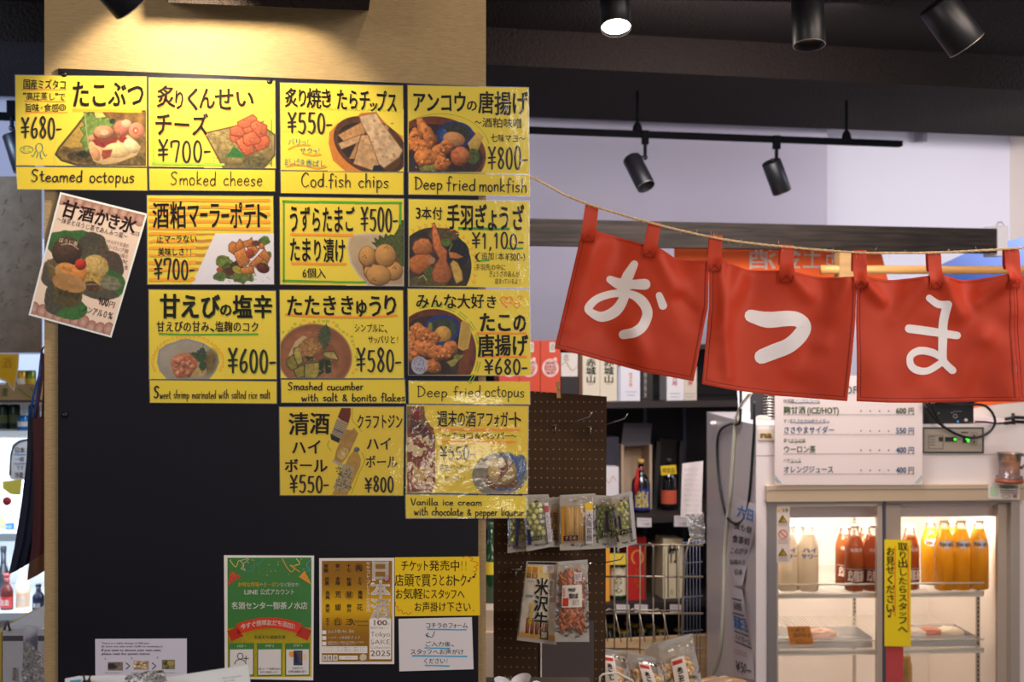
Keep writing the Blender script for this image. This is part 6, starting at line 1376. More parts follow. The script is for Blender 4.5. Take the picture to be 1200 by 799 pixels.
# beef packet and dried salmon packet
def beef(t, pt, bulge, uv):
    mb = MB(); k = 22; us, vs2 = np.linspace(.03, .97, k), np.linspace(.03, .97, 30)
    cols = np.zeros((30, k, 3)); G = np.zeros((30, k, 3))
    for i, v in enumerate(vs2):
        for j, u in enumerate(us):
            G[i, j] = pt(u, v, bulge(u, v) + .001)
            base = np.array((204, 176, 108.)) if v < .22 else np.array((196, 188, 176.)); base = base if u < .75 or v > .5 else np.array((170, 150, 140.))
            if v > .9: base = np.array((196, 150, 84.))
            cols[i, j] = base
    cols *= (1 + .12 * vnoise(np.tile(us * 40, (30, 1)), np.tile(vs2[:, None] * 60, (1, k)), 5, 3))[..., None]
    mb.grid(G); mb.c = [alb(cols).reshape(-1, 3)]; mb.build('printed_film', mat('glossy_print', (200, 200, 200), .3, attr=True, coat=.3), t)
    mb = MB()
    for i in range(5): mb.tube([pt(.24 + i * .12, v, bulge(.24 + i * .12, v) - .003) for v in (.70, .8, .89)], [.0055, .006, .0055], 8, col=(150 - i * 6, 84, 56))
    mb.build('meat_strip', mat('food_matte', (200, 200, 200), .5, attr=True), t, kind='stuff')
    KK = (34, 28, 26); WW = (226, 220, 206)
    for nm, dx, col, off in (('white_outline', 0, WW, .0019), ('brush_lettering', 0, KK, .0008)):
        for ch, u0, v0, u1, v1 in (('米', .33, .20, .72, .42), ('沢', .35, .42, .74, .62), ('牛', .38, .62, .76, .82)):
            I = Ink(0, 5); I.jp(ch, u0, v0, u1, v1, col, 0, jit=.5); V = np.concatenate(I.v); P = np.array([pt(a, b_, bulge(a, b_) + (.0035 if off > .001 else .0045)) for a, b_ in V]); mb = MB()
            dirs = [(math.cos(a), math.sin(a)) for a in np.linspace(0, 6.28, 7)[:-1]] if off > .001 else ((-1, -1), (1, -1), (-1, 1), (1, 1)); n0 = len(P)
            mb.v = [P + [x * off, 0, z * off] for x, z in dirs]; mb.f = [tuple(i + n0 * s_ for i in q) for s_ in range(len(dirs)) for q in I.f]; mb.n = n0 * len(dirs); mb.c = [np.concatenate(I.c)] * len(dirs); mb.sm = [False] * len(mb.f); mb.build(nm, PRINT, t)
    labels([(.05, .01, .92, .035, (40, 34, 40), None, None, False, 0), (.0 + .06, .07, .17, .14, (176, 120, 40), None, None, False, 0), (.22, .07, .36, .14, (170, 110, 40), None, None, False, 0), (.07, .15, .17, .21, (60, 30, 26), '金', (200, 170, 90), False, 0), (.22, .15, .37, .21, (120, 56, 30), '賞', (220, 190, 120), False, 0), (.52, .04, .84, .14, (214, 202, 200), '1,080円', (150, 140, 140), False, 0),
            (.72, .22, .87, .44, (206, 200, 190), '黒毛和牛', (80, 70, 60), True, 0), (.22, .5, .36, .8, None, 'サラミ', (200, 170, 60), True, .0012), (.58, .85, .78, .95, (40, 34, 34), '醸', (200, 190, 170), False, 0), (.1, .24, .3, .26, (160, 158, 160), None, None, False, 0), (.1, .42, .3, .45, (120, 130, 150), None, None, False, 0)])(t, pt, bulge, uv)
pouch('silver and tan beef snack packet with big black brush characters', [(617, 657.5), (655.5, 658), (652, 755.5), (605.5, 750)], 2.70, .012, None, beef, name='snack_packet', seed=9)
def salmon(t, pt, bulge, uv):
    mb = MB(); rnd = random.Random(5); 
    for i in range(230):
        u, v = rnd.uniform(.16, .84), rnd.uniform(.17, .84); a = rnd.uniform(-1.1, 1.1); f_ = rnd.uniform(.65, 1.2); L_ = rnd.uniform(.008, .018)
        c = pt(u, v, bulge(u, v) * rnd.uniform(.3, .6)); d_ = np.array([math.sin(a), 0, math.cos(a)]) * L_
        mb.tube([c - d_, c + [0, -.001, 0], c + d_], [.0015, .0034, .0012], 6, col=[min(250, q * f_) for q in (176, 104, 70)])
    mb.grid(np.array([[pt(u, v, .001) for u in (.16, .5, .84)] for v in (.17, .5, .84)]), col=(150, 84, 56)); mb.build('dried_salmon', mat('food_matte', (200, 200, 200), .5, attr=True), t, kind='stuff')
    labels([(.17, .30, .8, .575, (214, 206, 200), None, None, False, 0), (.34, .33, .62, .39, None, 'やわらか', (50, 40, 40), False, .0004), (.38, .4, .7, .47, None, '鮭とば', (40, 34, 34), False, .0009), (.18, .32, .28, .45, None, '北海道', (190, 50, 40), True, 0), (.2, .46, .38, .56, (196, 60, 40), None, None, False, 0), (.48, .47, .74, .56, None, '皮むき', (120, 110, 110), False, 0), (.55, .15, .8, .26, (200, 190, 190), '780円', (150, 140, 140), False, 0)])(t, pt, bulge, uv)
pouch('clear packet of reddish dried salmon with a white label', [(654, 658), (688.5, 655.5), (690.5, 752), (650, 752)], 2.66, .014, None, salmon, name='snack_packet', seed=11)

# ================================================================ wire basket rack and the noodle bags in it
WB = Pl(3.55, .0); M_wire = mat('wire', (150, 138, 122), .35, .8)
t = thing('wire_rack', 'chrome wire basket rack between the pegboard and the fridge', 'rack', WB(765, 900))
for y, x0, x1 in ((638.5, 742, 824), (675.5, 706, 824), (718.5, 706, 824), (760, 706, 824)): MB().tube([WB(x0, y), WB(x1, y + .3)], .0030, 8).build('rail_wire', M_wire, t)
for y, x0, x1 in ((715, 706, 800),): MB().tube([WB(x0, y, -.12), WB(x1, y + .3, -.12)], .0022, 8).build('rail_wire', M_wire, t)
for x in (720, 735, 750, 765.5, 779, 795.5): MB().tube([WB(x, 639, .002), WB(x, 820, .002)], .0019, 6).build('upright_wire', M_wire, t)
for x in (788, 761): MB().tube([WB(x - 5, 700, .004), WB(x - 5, 643, .004), WB(x - 3, 638, .004), WB(x, 636, .004), WB(x + 3, 638, .004), WB(x + 5, 643, .004), WB(x + 5, 700, .004)], .0018, 6).build('arched_wire', M_wire, t)
for x in (714, 742, 770):
    MB().tube([WB(x - 2, 752, .06), WB(x - 5, 722, .03), WB(x - 5, 716, .0), WB(x, 713, -.02), WB(x + 6, 716, .0), WB(x + 8, 722, .03), WB(x + 14, 752, .06)], .0018, 6).build('arched_wire', M_wire, t)
for k in range(6):
    x = 801 + k * 3.8; MB().tube([WB(x, 636 - k * 1.2, -.03 * k), WB(x + .5, 820, -.03 * k)], .0012, 6).build('side_wire', mat('wire_blue', (110, 116, 136), .35, .8), t)
MB().tube([WB(798, 790, .0), WB(800, 700, 0), WB(803, 650, 0), WB(808, 632, 0), WB(822, 630, -.1)], .003, 8).build('side_frame', M_wire, t)
for y in (636, 660, 700, 740): MB().tube([WB(800, y, -.0), WB(823, y - 2, -.2)], .002, 6).build('side_wire', mat('wire_blue'), t)
def fu(n=60, col=(196, 140, 84), seed=3):
    def f(t, pt, bulge, uv):
        mb = MB(); rnd = random.Random(seed)
        for i in range(n):
            u, v = rnd.uniform(.16, .84), rnd.uniform(.28, .95); c = pt(u, v, bulge(u, v) * rnd.uniform(.2, .7)); f_ = rnd.uniform(.8, 1.2); a = rnd.uniform(0, 3.14); R_ = rnd.uniform(.005, .010)
            p = [c + R_ * np.array([math.cos(q) * math.cos(a), .5 * math.sin(q * 1.0 + a), math.sin(q) * .8]) for q in np.linspace(0, 4.6, 8)]
            mb.tube(p, .0042, 5, col=[min(250, q * f_) for q in col])
        mb.build('dried_curls', mat('food_matte', (200, 200, 200), .5, attr=True), t, kind='stuff')
    return f
def fl(u0, v0, u1, v1, rot=.1): return labels([(u0, v0, u1, v1, (214, 204, 196), None, None, False, 0), (u0 + .02, v0 + .03, u0 + .3, v0 + .08, (180, 50, 40), None, None, False, 0), (u0 + (u1 - u0) * .25, v0 + .1, u0 + (u1 - u0) * .75, v1 - .06, None, 'あごだし', (40, 36, 34), True, .0006)])
GN = 'bags of tan dried snacks in the wire rack'
pouch('tan snack bag with tilted white label, first in the rack next to the pegboard', [(694, 757), (733, 764), (752, 838), (700, 838)], 3.15, .03, GN, both(fu(130, (222, 172, 128), 3), fl(.28, .1, .62, .55)), seed=21)
pouch('tan snack bag with tilted white label, in the middle of the rack', [(734, 762), (768, 771), (806, 850), (744, 850)], 3.12, .03, GN, both(fu(150, (226, 178, 126), 4), fl(.35, .12, .7, .6)), seed=22)
pouch('large tan snack bag of curled pieces with white label, next to the fridge flank', [(771, 755), (810, 743), (832, 838), (785, 852)], 3.10, .03, GN, both(fu(170, (230, 180, 122), 5), fl(.3, .22, .68, .65)), seed=23)
pouch('flat folded clear bag top lying behind the large tan snack bag', [(756, 756), (812, 742), (815, 765), (760, 782)], 3.2, .012, None, lambda *a: labels([(.45, .2, .75, .6, (200, 190, 186), None, None, False, 0)])(*a), seed=24)
t = tag(MB().tube([at(702, 812, 2.6), at(703, 793, 2.6), at(706, 790, 2.6), at(722, 788, 2.62), at(741, 797, 2.64), at(748, 812, 2.64)], .0022, 8).build('bent_wire', mat('white_wire', (200, 196, 190), .35)), 'white bent wire loop rising in front of the tan snack bags', 'wire')
t = thing('snack_table', 'low table under the tan snack bags and the wire rack', 'table', (.345, 3.1, 0)); MB().box((.345, 3.10, .575), (.31, .36, .03)).build('tabletop', M_tanwood, t)
for sx in (-.13, .13):
    for sy in (-.15, .15): MB().box((.345 + sx, 3.10 + sy, .28), (.03, .03, .56)).build('leg', M_tanwood, t)
# bowls peeking in at the lower edge
for label, x, y, w_, dp in (('white bowl with blue rim pattern, tilted, beside the pegboard foot', 588, 796, 22, 2.35), ('white bowl stacked askew, middle of three at the pegboard foot', 612, 793, 24, 2.38), ('small white bowl at the end of the three, near the grey backing', 630, 798, 16, 2.33)):
    c = at(x, y + 8, dp); r = w_ / F * dp / 2
    t = thing('white_bowl', label, 'bowl', c, 'white bowls at the pegboard foot'); ax = (.35 if x != 612 else -.3, -.3, 1)
    MB().lathe([(.4 * r, -.5 * r), (.7 * r, -.3 * r), (r, .5 * r), (1.03 * r, .52 * r), (.95 * r, .46 * r), (.6 * r, -.2 * r), (0, -.3 * r)], c, 26, axis=ax).build('bowl_body', mat('porcelain', (206, 204, 212), .15, spec=.6), t)
c = at(600, 830, 2.36); t = tag(MB().box(c, (.3, .25, .05)).build('tray', mat('dark_tray', (60, 50, 44), .5), None), 'dark tray under the white bowls at the pegboard foot', 'tray')
# ================================================================ the drinks fridge
FR = Pl(3.93, .055); NF = FR.nrm(); UF = np.array([1, .055, 0.]) / math.hypot(1, .055)
M_enam = mat('white_enamel', (214, 204, 204), .35, spec=.4); M_alu = mat('aluminium', (176, 160, 146), .38, .35, spec=.5); M_alud = mat('grey_aluminium', (128, 122, 122), .4, .4)
M_int = mat('fridge_liner', (236, 216, 208), .5); M_glass = film_mat('door_glass', .01, ior=1.45)
zf = lambda y, x=1040: CZ + (399.5 - y) / F * float(FR(x, 0)[1])
def fbox(mb, x0, y0, x1, y1, l0, l1, z0=None, z1=None, **k):
    """box on the fridge front between pixel columns; l0 nearer than l1 are depths behind the front plane"""
    a = FR([x0, x1], [400, 400]); za = zf(y1) if z0 is None else z0; zb = zf(y0) if z1 is None else z1
    v = []
    for l in (l0, l1):
        for q, z in ((0, za), (1, za), (1, zb), (0, zb)):
            p = a[q] + NF * l; v.append((p[0], p[1], z))
    return mb.add(v, [(0, 1, 2, 3), (7, 6, 5, 4), (0, 4, 5, 1), (1, 5, 6, 2), (2, 6, 7, 3), (3, 7, 4, 0)], **k)
t = thing('drinks_fridge', 'white sliding-door drinks fridge with lit interior under the orange curtain', 'fridge', FR(1040, 400) * [1, 1, 0])
DEP = .74; XL, XR = 886, 1222
fbox(MB(), XL, 0, XR, 0, 0.0, DEP, zf(568), zf(497.5)).build('top_housing', M_enam, t)
fbox(MB(), XL, 0, 899, 0, 0, DEP, 0, zf(568)).build('side_wall', M_enam, t); fbox(MB(), 1192, 0, XR, 0, 0, DEP, 0, zf(568)).build('side_wall', M_enam, t)
fbox(MB(), 899, 0, 1192, 0, DEP - .05, DEP, 0, zf(568)).build('back_wall', M_int, t)
fbox(MB(), 899, 0, 1192, 0, 0, DEP, 0, .2).build('base_housing', M_enam, t)
fbox(MB(), 899, 568, 1192, 590, .03, DEP, zf(594), zf(568)).build('inner_ceiling', M_int, t)
for x0, x1 in ((899, 903), (1186, 1192)): fbox(MB(), x0, 0, x1, 0, .03, DEP, .2, zf(590)).build('liner', M_int, t)
fbox(MB(), 896.5, 567.5, 1197, 586, -.022, .03).build('header_bar', mat('champagne_aluminium', (190, 168, 142), .35, .3), t)
fbox(MB(), 897, 572, 1196, 573, -.0235, -.02).build('header_groove', M_alud, t)
fbox(MB(), 899, 0, 909, 0, -.012, .05, .2, zf(586)).build('door_jamb', M_alud, t); fbox(MB(), 1183, 0, 1193, 0, -.012, .05, .2, zf(586)).build('door_jamb', mat('warm_aluminium', (160, 148, 138), .4, .3), t)
fbox(MB(), 909, 586, 1183, 589.5, -.01, .05).build('door_track', M_alud, t)
def door(x0, x1, w0, w1, l, label=None):
    d = MB(); fbox(d, x0, 0, x0 + w0, 0, l, l + .018, .2, zf(589)); o = d.build('door_stile', M_alu, t)
    fbox(MB(), x1 - w1, 0, x1, 0, l, l + .018, .2, zf(589)).build('door_stile', M_alu, t); fbox(MB(), x0, 589, x1, 592.5, l, l + .018).build('door_rail', M_alu, t)
    fbox(MB(), x0 + w0, 592.5, x1 - w1, 0, l + .008, l + .011 , .22, zf(592.5)).build('door_pane', M_glass, t)
door(905.5, 1036, 6, 9, -.006); door(1036, 1184, 22, 12, .016)
fbox(MB(), 1033.5, 0, 1036.5, 0, -.012, .0, .2, zf(586)).build('meeting_strip', mat('dark_gasket', (60, 60, 76), .5), t)
M_led = mat('fridge_lamp', (255, 250, 240), .4, emit=(255, 240, 218), es=2.5)
fbox(MB(), 912, 0, 1180, 0, .42, .455, zf(611, 1040) + .02, zf(604) + .03).build('light_tube', M_led, t)
l_ = lamp('fridge_lamp', 'AREA', tuple(FR(1045, 0) * [1, 1, 0] + NF * .125 + [0, 0, zf(607)]), tuple(FR(1045, 0) * [1, 1, 0] + NF * .36 + [0, 0, .75]), 4.6, (1, .88, .77), .68, sy=.1)
M_wrack = mat('white_wire_coat', (226, 218, 206), .35)
fbox(MB(), 912, 592, 1183, 609.5, .07, .10).build('light_valance', mat('valance_grey', (176, 166, 168), .5), t)
def rack(y, xr=1163):
    z = zf(y, 1040) 
    for x0, x1 in ((912, 1164),):
        a, b = FR(x0, 0) * [1, 1, 0] + NF * .07, FR(x1, 0) * [1, 1, 0] + NF * .07
        for dz, r in ((0, .0045), (.032, .0032)): MB().tube([a + [0, 0, z + dz], b + [0, 0, z + dz]], r, 8).build('shelf_front_wire', M_wrack, t)
        fbox(MB(), x0, 0, x1, 0, .07, .075, z - .012, z + .002).build('shelf_edge', M_wrack, t)
        mb = MB()
        for k in range(52):
            p = a + (b - a) * k / 51; mb.tube([p + [0, 0, z + .004], p + NF * .5 + [0, 0, z + .004]], .0018, 4)
        mb.build('shelf_cross_wires', M_wrack, t, kind='stuff')
    return z + .007
Z1 = rack(701); Z2 = rack(768.5)
for px, l in ((1160, .10), (1072, .60)):
    fbox(MB(), px, 0, px + 4, 0, l, l + .008, .2, zf(632)).build('shelf_upright', mat('zinc_strip', (176, 168, 156), .4, .6), t)
    mb = MB()
    for k in range(34): fbox(mb, px + 1.2, 0, px + 2.8, 0, l - .001, l, zf(636 + k * 5.4), zf(633.4 + k * 5.4))
    mb.build('upright_slots', mat('slot_black', (50, 44, 42), .7), t, kind='stuff')
print('fridge side back px', (FR(886, 0) + NF * DEP)[0] / (FR(886, 0) + NF * DEP)[1] * F + 600)
# things fixed on the fridge
t = thing('brand_plate', 'small cream plate with gold letters on the fridge top corner', 'plate', FR(899, 514))
MB().prism([(888.5, 503), (912, 503), (912, 515.5), (888.5, 515.5)], FR, .001, .004, col=(206, 196, 180)).build('plate_body', PRINT, t); I = Ink(0, 3); I.type('na', 891, 505, 905, 513, (150, 112, 44), .05); I.build('lettering', FR, .005, PRINT, t)
t = thing('control_panel', 'grey control panel with green digits on the fridge housing', 'panel', FR(1117, 531))
MB().prism([(1081, 500.5), (1153, 500.5), (1153, 531), (1081, 531)], FR, .001, .006).build('panel_frame', mat('dark_olive_frame', (52, 50, 44), .5), t)
MB().prism([(1083, 502.5), (1151, 502.5), (1151, 529), (1083, 529)], FR, .006, .008, col=(150, 140, 128)).build('panel_face', PRINT, t)
I = Ink(0, 3); K = (52, 48, 46)
I.frame(1088, 510, 1105.5, 526, .5, K); I.rect(1100, 512, 1105, 517, K); I.rect(1107.5, 512, 1121, 517.5, (40, 40, 36)); I.rect(1128, 511, 1136.5, 519, (40, 40, 36)); I.rect(1126, 506, 1135, 507.5, K); I.frame(1138, 506.5, 1145, 512.5, .4, K); I.frame(1138, 515.5, 1145, 521, .4, K); I.rect(1123, 514.4, 1126, 515.2, K)
I.poly([(1139.5, 511.5), (1143.5, 511.5), (1141.5, 508)], K); I.poly([(1139.5, 517), (1143.5, 517), (1141.5, 520)], K)
for y in (512, 515, 518, 521): I.ul(1089.5, 1096, y, .6, K)
I.build('printed_keys', FR, .009, PRINT, t)
M_gled = mat('green_led', (60, 230, 60), .4, emit=(80, 255, 60), es=1.6)
MB().prism([(1118, 513.5), (1120.3, 513.5), (1120.3, 516), (1118, 516)], FR, .009, .010).build('green_light', M_gled, t); MB().prism([(1131.5, 513), (1136, 513), (1136, 518), (1133.5, 518), (1133.5, 515), (1131.5, 515)], FR, .009, .010).build('green_digit', M_gled, t)
t = thing('cup_holder', 'amber glass cup with side handle stuck on the fridge front', 'cup', FR(1183, 562, .06))
c = FR(1183, 560, .055); M_amb = film_mat('amber_glass', .08, ior=1.35, tint=(.80, .60, .40), base=.03, haze=.12)
MB().lathe([(.034, 0), (.040, .006), (.0405, .016), (.030, .018), (.031, .05), (.036, .085), (.0385, .088), (.034, .084), (.028, .05), (.027, .022), (0, .02)], c - [0, 0, .01], 26).build('glass_cup', M_amb, t)
MB().lathe([(.029, .022), (.031, .06), (0, .062)], c - [0, 0, .01], 20).build('tea', mat('milky_tea', (200, 150, 110), .4), t)
MB().lathe([(.042, -.004), (.043, .004), (.036, .012), (0, .012)], c - [0, 0, .01], 26).build('saucer_ring', mat('brown_wood_ring', (140, 72, 44), .4), t)
MB().tube([c + [.033, -.0, .072], c + [.055, 0, .07], c + [.058, 0, .045], c + [.034, 0, .03]], .005, 8).build('handle', M_amb, t)
# menu sheet
t, sl = sheet('drink_menu', 'white laminated drink menu with green and blue prices on the fridge', 'menu', [(908, 440), (1081, 440), (1081, 568), (908, 568)], (222, 208, 206), edge=1., pl=FR, lift=.030)
I = Ink(0, 4); GN_, BL_ = (44, 92, 40), (36, 92, 140)
for (sm, x1, big, bx1, pr, y, cs, cb) in (('特選麹ノンアルコール', 961, '麹甘酒（ICE/HOT）', 983, '600円', 0, BL_, GN_), ('すっきりさわやか地サイダー', 972, 'ささやまサイダー', 978, '550円', 23.3, BL_, BL_), ('昔ながらの味', 944, 'ウーロン茶', 956, '400円', 46, GN_, GN_), ('バヤリース', 939, 'オレンジジュース', 977, '400円', 69.5, GN_, BL_)):
    I.jp(sm, 918, 467.5 + y, x1, 472.5 + y, K, 0, jit=0); I.ul(926, x1, 472 + y, .9, cs)
    I.jp(big[:3] if 'ICE' in big else big, 918, 476 + y, 944 if 'ICE' in big else bx1, 485 + y, cb, .012, jit=.3)
    if 'ICE' in big: I.type('(ICE/HOT)', 946, 477, 983, 484.5, cb, .016)
    for k in range(4): I.disc(1009 + k * 10.8, 481.5 + y, .9, .9, cb, 8)
    I.type(pr[:3], 1050, 477.5 + y, 1062, 484.5 + y, BL_ if y else GN_, .02); I.jp('円', 1064, 477 + y, 1071.5, 486 + y, GN_ if y in (0, 69.5) else BL_, .01, jit=0)
    I.ul(918, 1071.5, 485.8 + y, .5, (120, 110, 116), 0)
I.type('S', 984, 452, 990, 461, BL_, .01); I.type('O', 991, 452, 998.5, 461, GN_, .01); I.type('FT DRINK', 1000, 452, 1046, 461, BL_, .01)
I.line([(908.5, 558), (915, 566)], .9, (60, 150, 190)); I.line([(908.5, 561), (912, 566)], .9, (120, 150, 60)); I.line([(1080, 558), (1073, 566)], .9, (60, 150, 190)); I.line([(1080, 561), (1076, 566)], .9, (180, 170, 60))
I.build('lettering', FR, .0325, PRINT, t)
# stickers and signs on the doors
t = thing('warning_sticker', 'tall white sticker with yellow triangles and a red ban mark', 'sticker', FR(917, 660)); MB().prism([(909, 593.5), (925.5, 593.5), (926, 659.5), (910, 659.5)], FR, .0, .012, col=(206, 190, 180)).build('sticker_sheet', PRINT, t)
I = Ink(0, 3)
for y in (603, 642):
    I.poly([(911.8, y + 9), (922.6, y + 9), (917.2, y)], (70, 60, 30)); I.poly([(913.3, y + 8.2), (921.1, y + 8.2), (917.2, y + 1.6)], (222, 180, 30)); I.poly([(916.8, y + 3), (917.8, y + 3), (917.5, y + 7.4), (916.9, y + 7.4)], (50, 40, 30))
I.ring(917.5, 626, 5, 5, 1.1, (200, 90, 70)); I.line([(914, 622.5), (921, 629.5)], 1.1, (200, 90, 70)); I.poly([(911, 599.5), (915, 599.5), (913, 596)], (222, 180, 30)); I.jp('注意', 916, 595.5, 924, 600, K, 0)
for y in (613.5, 615.5, 632.5, 634.5, 636.5, 652.5, 654.5, 656.5): I.ul(911.5, 923.5, y, .5, (130, 120, 120), 0)
I.build('printed_marks', FR, .0135, PRINT, t)
t = thing('door_sign', 'yellow vertical handwritten sign taped over the meeting door frames', 'sign', FR(1053, 757)); MB().prism([(1036.5, 632), (1067.5, 633), (1067.5, 757.5), (1036.5, 757)], FR, .016, .017, col=(232, 196, 24)).build('paper', PRINT, t)
I = Ink(0, 7); I.ul(0, 0.1, 0, .1, K); I.v = []; I.f = []; I.c = []; I.n = 0
I.line([(1064.3, 640), (1064.3, 740)], 1.3, (232, 130, 30), sm=False); I.line([(1048.9, 640), (1048.9, 722)], 1.3, (232, 130, 30), sm=False)
I.jp('取り出したらスタッフへ', 1052, 635, 1064, 742, (40, 34, 20), .016, jit=1.2, vert=True); I.jp('お見せくださいね', 1038, 640, 1049, 722, (40, 34, 20), .016, jit=1.2, vert=True, wts=[1] * 7 + [.001]) if False else I.jp('お見せください', 1038, 640, 1049, 718, (40, 34, 20), .016, jit=1.2, vert=True)
I.disc(1042, 722, 1.7, 1.4, (40, 34, 20)); I.line([(1043.5, 722), (1044.5, 714), (1047, 717)], .8, (40, 34, 20))
I.build('lettering', FR, .0185, PRINT, t)
t = tag(MB().prism([(1037.5, 757.6), (1058.5, 757.6), (1058.5, 860), (1037.5, 860)], FR, .010, .0115, col=(176, 66, 66)).build('red_sign', PRINT), 'plain red strip on the door frame below the yellow vertical sign', 'sign')
t = thing('contact_sticker', 'small white sticker with green and red print on the header bar end', 'sticker', FR(1177, 585)); MB().prism([(1158, 566.5), (1195, 568), (1195, 585.5), (1158, 584)], FR, .023, .024, col=(210, 200, 192)).build('sticker_sheet', PRINT, t)
I = Ink(.03, 3); I.rect(1160.5, 570, 1169, 580.5, (170, 190, 160)); I.type('LINE@FRIEND', 1172, 568.5, 1193, 572.3, (60, 130, 60), .02); I.ul(1172, 1193, 575, .8, (140, 70, 60)); I.ul(1172, 1193, 577.5, .8, (120, 90, 80)); I.ring(1179, 581.5, 5, 1.8, .5, (120, 90, 90)); I.jp('酒', 1187, 579, 1192, 583.5, (170, 60, 50), .01); I.build('printed_marks', FR, .026, PRINT, t)
# router and leads on top, small things behind
ZT = zf(497.5) + .001
t = thing('router', 'black wireless router with a blue light on top of the fridge', 'router', FR(1112, 0) * [1, 1, 0] + [0, 0, ZT])
fbox(MB(), 1079, 0, 1144, 0, .02, .20, ZT, zf(470)).build('router_body', mat('black_plastic', (18, 17, 19), .4, spec=.4), t)
I = Ink(0, 3); I.ring(1119.5, 487.5, 2.2, 2.2, .8, (130, 124, 124)); I.disc(1132, 492, 1.9, 1.9, (170, 164, 160)); I.disc(1122.5, 494, 1.3, 1.3, (60, 140, 210)); I.ul(1117, 1127, 482, .7, (110, 106, 106)); I.ul(1135, 1143, 495, .6, (110, 106, 106)); I.disc(1100, 484, .8, .8, (130, 130, 130)); I.rect(1114, 483, 1117, 484, (120, 116, 116)); I.build('printed_marks', FR, -.018, PRINT, t)
M_cable = mat('black_cable', (14, 14, 15), .45); M_wcab = mat('cream_cable', (238, 224, 204), .5)
def cable(name, label, pts, r, m, pl=FR, lift=.03):
    p = np.array(pts, float); P = pl(p[:, 0], p[:, 1], p[:, 2] if p.shape[1] > 2 else lift); P = np.array([np.interp(np.linspace(0, len(P) - 1, 1), range(len(P)), P[:, i]) for i in range(3)]).T if False else P
    q = smooth_path(p[:, :2], 6); l = np.interp(np.linspace(0, 1, len(q)), np.linspace(0, 1, len(p)), p[:, 2] if p.shape[1] > 2 else [lift] * len(p))
    return tag(MB().tube(pl(q[:, 0], q[:, 1], l), r, 8).build(name, m), label, 'cable')
cable('power_cable', 'thick black lead looping from the router across the green-digit panel', [(1082, 472, .05), (1086, 478, .06), (1093, 488, .05), (1106, 500, .03), (1122, 509, .02), (1138, 513, .02), (1153, 510, .025), (1163, 502, .03), (1166, 492, .035), (1160, 480, .04), (1148, 474, .04), (1120, 475, .045), (1095, 470, .05)], .0042, M_cable)
cable('power_cable', 'black lead dropping diagonally over the router face', [(1085, 466, .05), (1092, 477, .05), (1097, 487, .04), (1101, 497, .03)], .004, M_cable)
cable('power_cable', 'black lead running along the back of the router into the curtain shade', [(1080, 474, -.0), (1105, 472, .04), (1130, 473, .04), (1150, 468, .02)], .0045, M_cable)
cable('data_cable', 'thin black lead with a plug lying on the fridge top beyond the router', [(1143, 494, .01), (1155, 494.5, .01), (1170, 496, .01), (1200, 494, .0)], .003, M_cable)
t = thing('black_clamp', 'black plastic clamp lying on the fridge top at the cable end', 'clamp', FR(1188, 497, 0)); 
for q in ([(1178, 491), (1190, 489), (1210, 490)], [(1177, 496), (1190, 494), (1210, 495)], [(1187, 484), (1188, 497)]): MB().tube([FR(x, y - 0, .0) for x, y in q], .0055, 8).build('clamp_jaw', M_cable, t)
OP = Pl(4.35, .05)
t = thing('orange_poster', 'orange and white poster board standing behind the fridge top', 'poster', OP(1170, 500)); MB().prism([(1138, 440), (1290, 440), (1290, 500), (1138, 500)], OP, -.004, 0, col=(206, 194, 186)).build('poster_board', PRINT, t)
I = Ink(0, 3); I.poly([(1139, 478), (1170, 473), (1205, 470), (1290, 468), (1290, 440), (1139, 440)], (222, 90, 34)); I.build('printed_art', OP, .002, PRINT, t)
SP = Pl(4.2, .05)
t = thing('ventilation_box', 'dark-framed box with a silver grille standing on the fridge behind the menu', 'box', SP(893, 495)); MB().prism([(879.5, 440), (915, 440), (915, 497), (879.5, 497)], SP, -.12, 0).build('dark_frame', mat('dark_frame', (44, 42, 46), .5), t)
mb = MB(); [mb.tube([SP(894, 442 + k * 3.4, .004), SP(914, 442 + k * 3.4, .004)], .0028, 5) for k in range(16)]; mb.build('grille', M_chrome, t, kind='stuff')
tag(MB().prism([(864, 456), (879, 456), (879, 497), (866, 497)], SP, -.1, 0, col=(206, 204, 212)).build('white_carton', PRINT), 'plain white carton standing on the fridge beside the dark-framed box', 'box')
crumple('paper_scrap', 'crumpled cream tape scrap at the foot of the dark-framed box', 'scrap', SP(893, 493, .03), (.03, .02, .018), mat('cream_scrap', (190, 176, 164), .7), 4, n=10, mm=7)
crumple('paper_scrap', 'small white crumpled scrap on the back corner of the fridge top', 'scrap', FR(0, 0) * 0 + at(838, 496, 4.55), (.022, .02, .008), mat('white_scrap', (214, 208, 206), .7), 5, n=10, mm=7)
# leads and notices on the flank
A0 = FR(886, 400)
def flank(px, py, lift=0.):
    k = (px - 600) / F; s = (A0[0] - k * A0[1]) / (k * NF[1] - NF[0]); p = A0 + NF * s; p = p * (1 - lift / p[1]); return np.array([p[0], p[1], CZ + (399.5 - py) / F * p[1]])
def fcable(label, pts, r, m, name='power_cable'):
    q = smooth_path(np.array([p[:2] for p in pts], float), 6); return tag(MB().tube([flank(min(x, 885.5), y, .03 if x < 885.5 else .05) for x, y in q], r, 8).build(name, m), label, 'cable')
fcable('cream cable running down the grey flank of the fridge', [(880, 460), (868, 477), (862, 495), (860, 518), (856, 576), (853, 600), (849, 645), (848, 694), (846, 742), (842, 770), (834, 792), (830, 812)], .0062, M_wcab)
fcable('black cable hanging in a long loop on the fridge flank', [(868, 455), (868, 480), (866, 496), (856, 497), (845, 503), (840.5, 518), (842, 555), (847, 588), (853, 607.5), (864, 613.6), (874, 603), (879, 573), (882, 530), (884, 500), (884, 470)], .0046, mat('dark_green_cable', (22, 32, 34), .45))
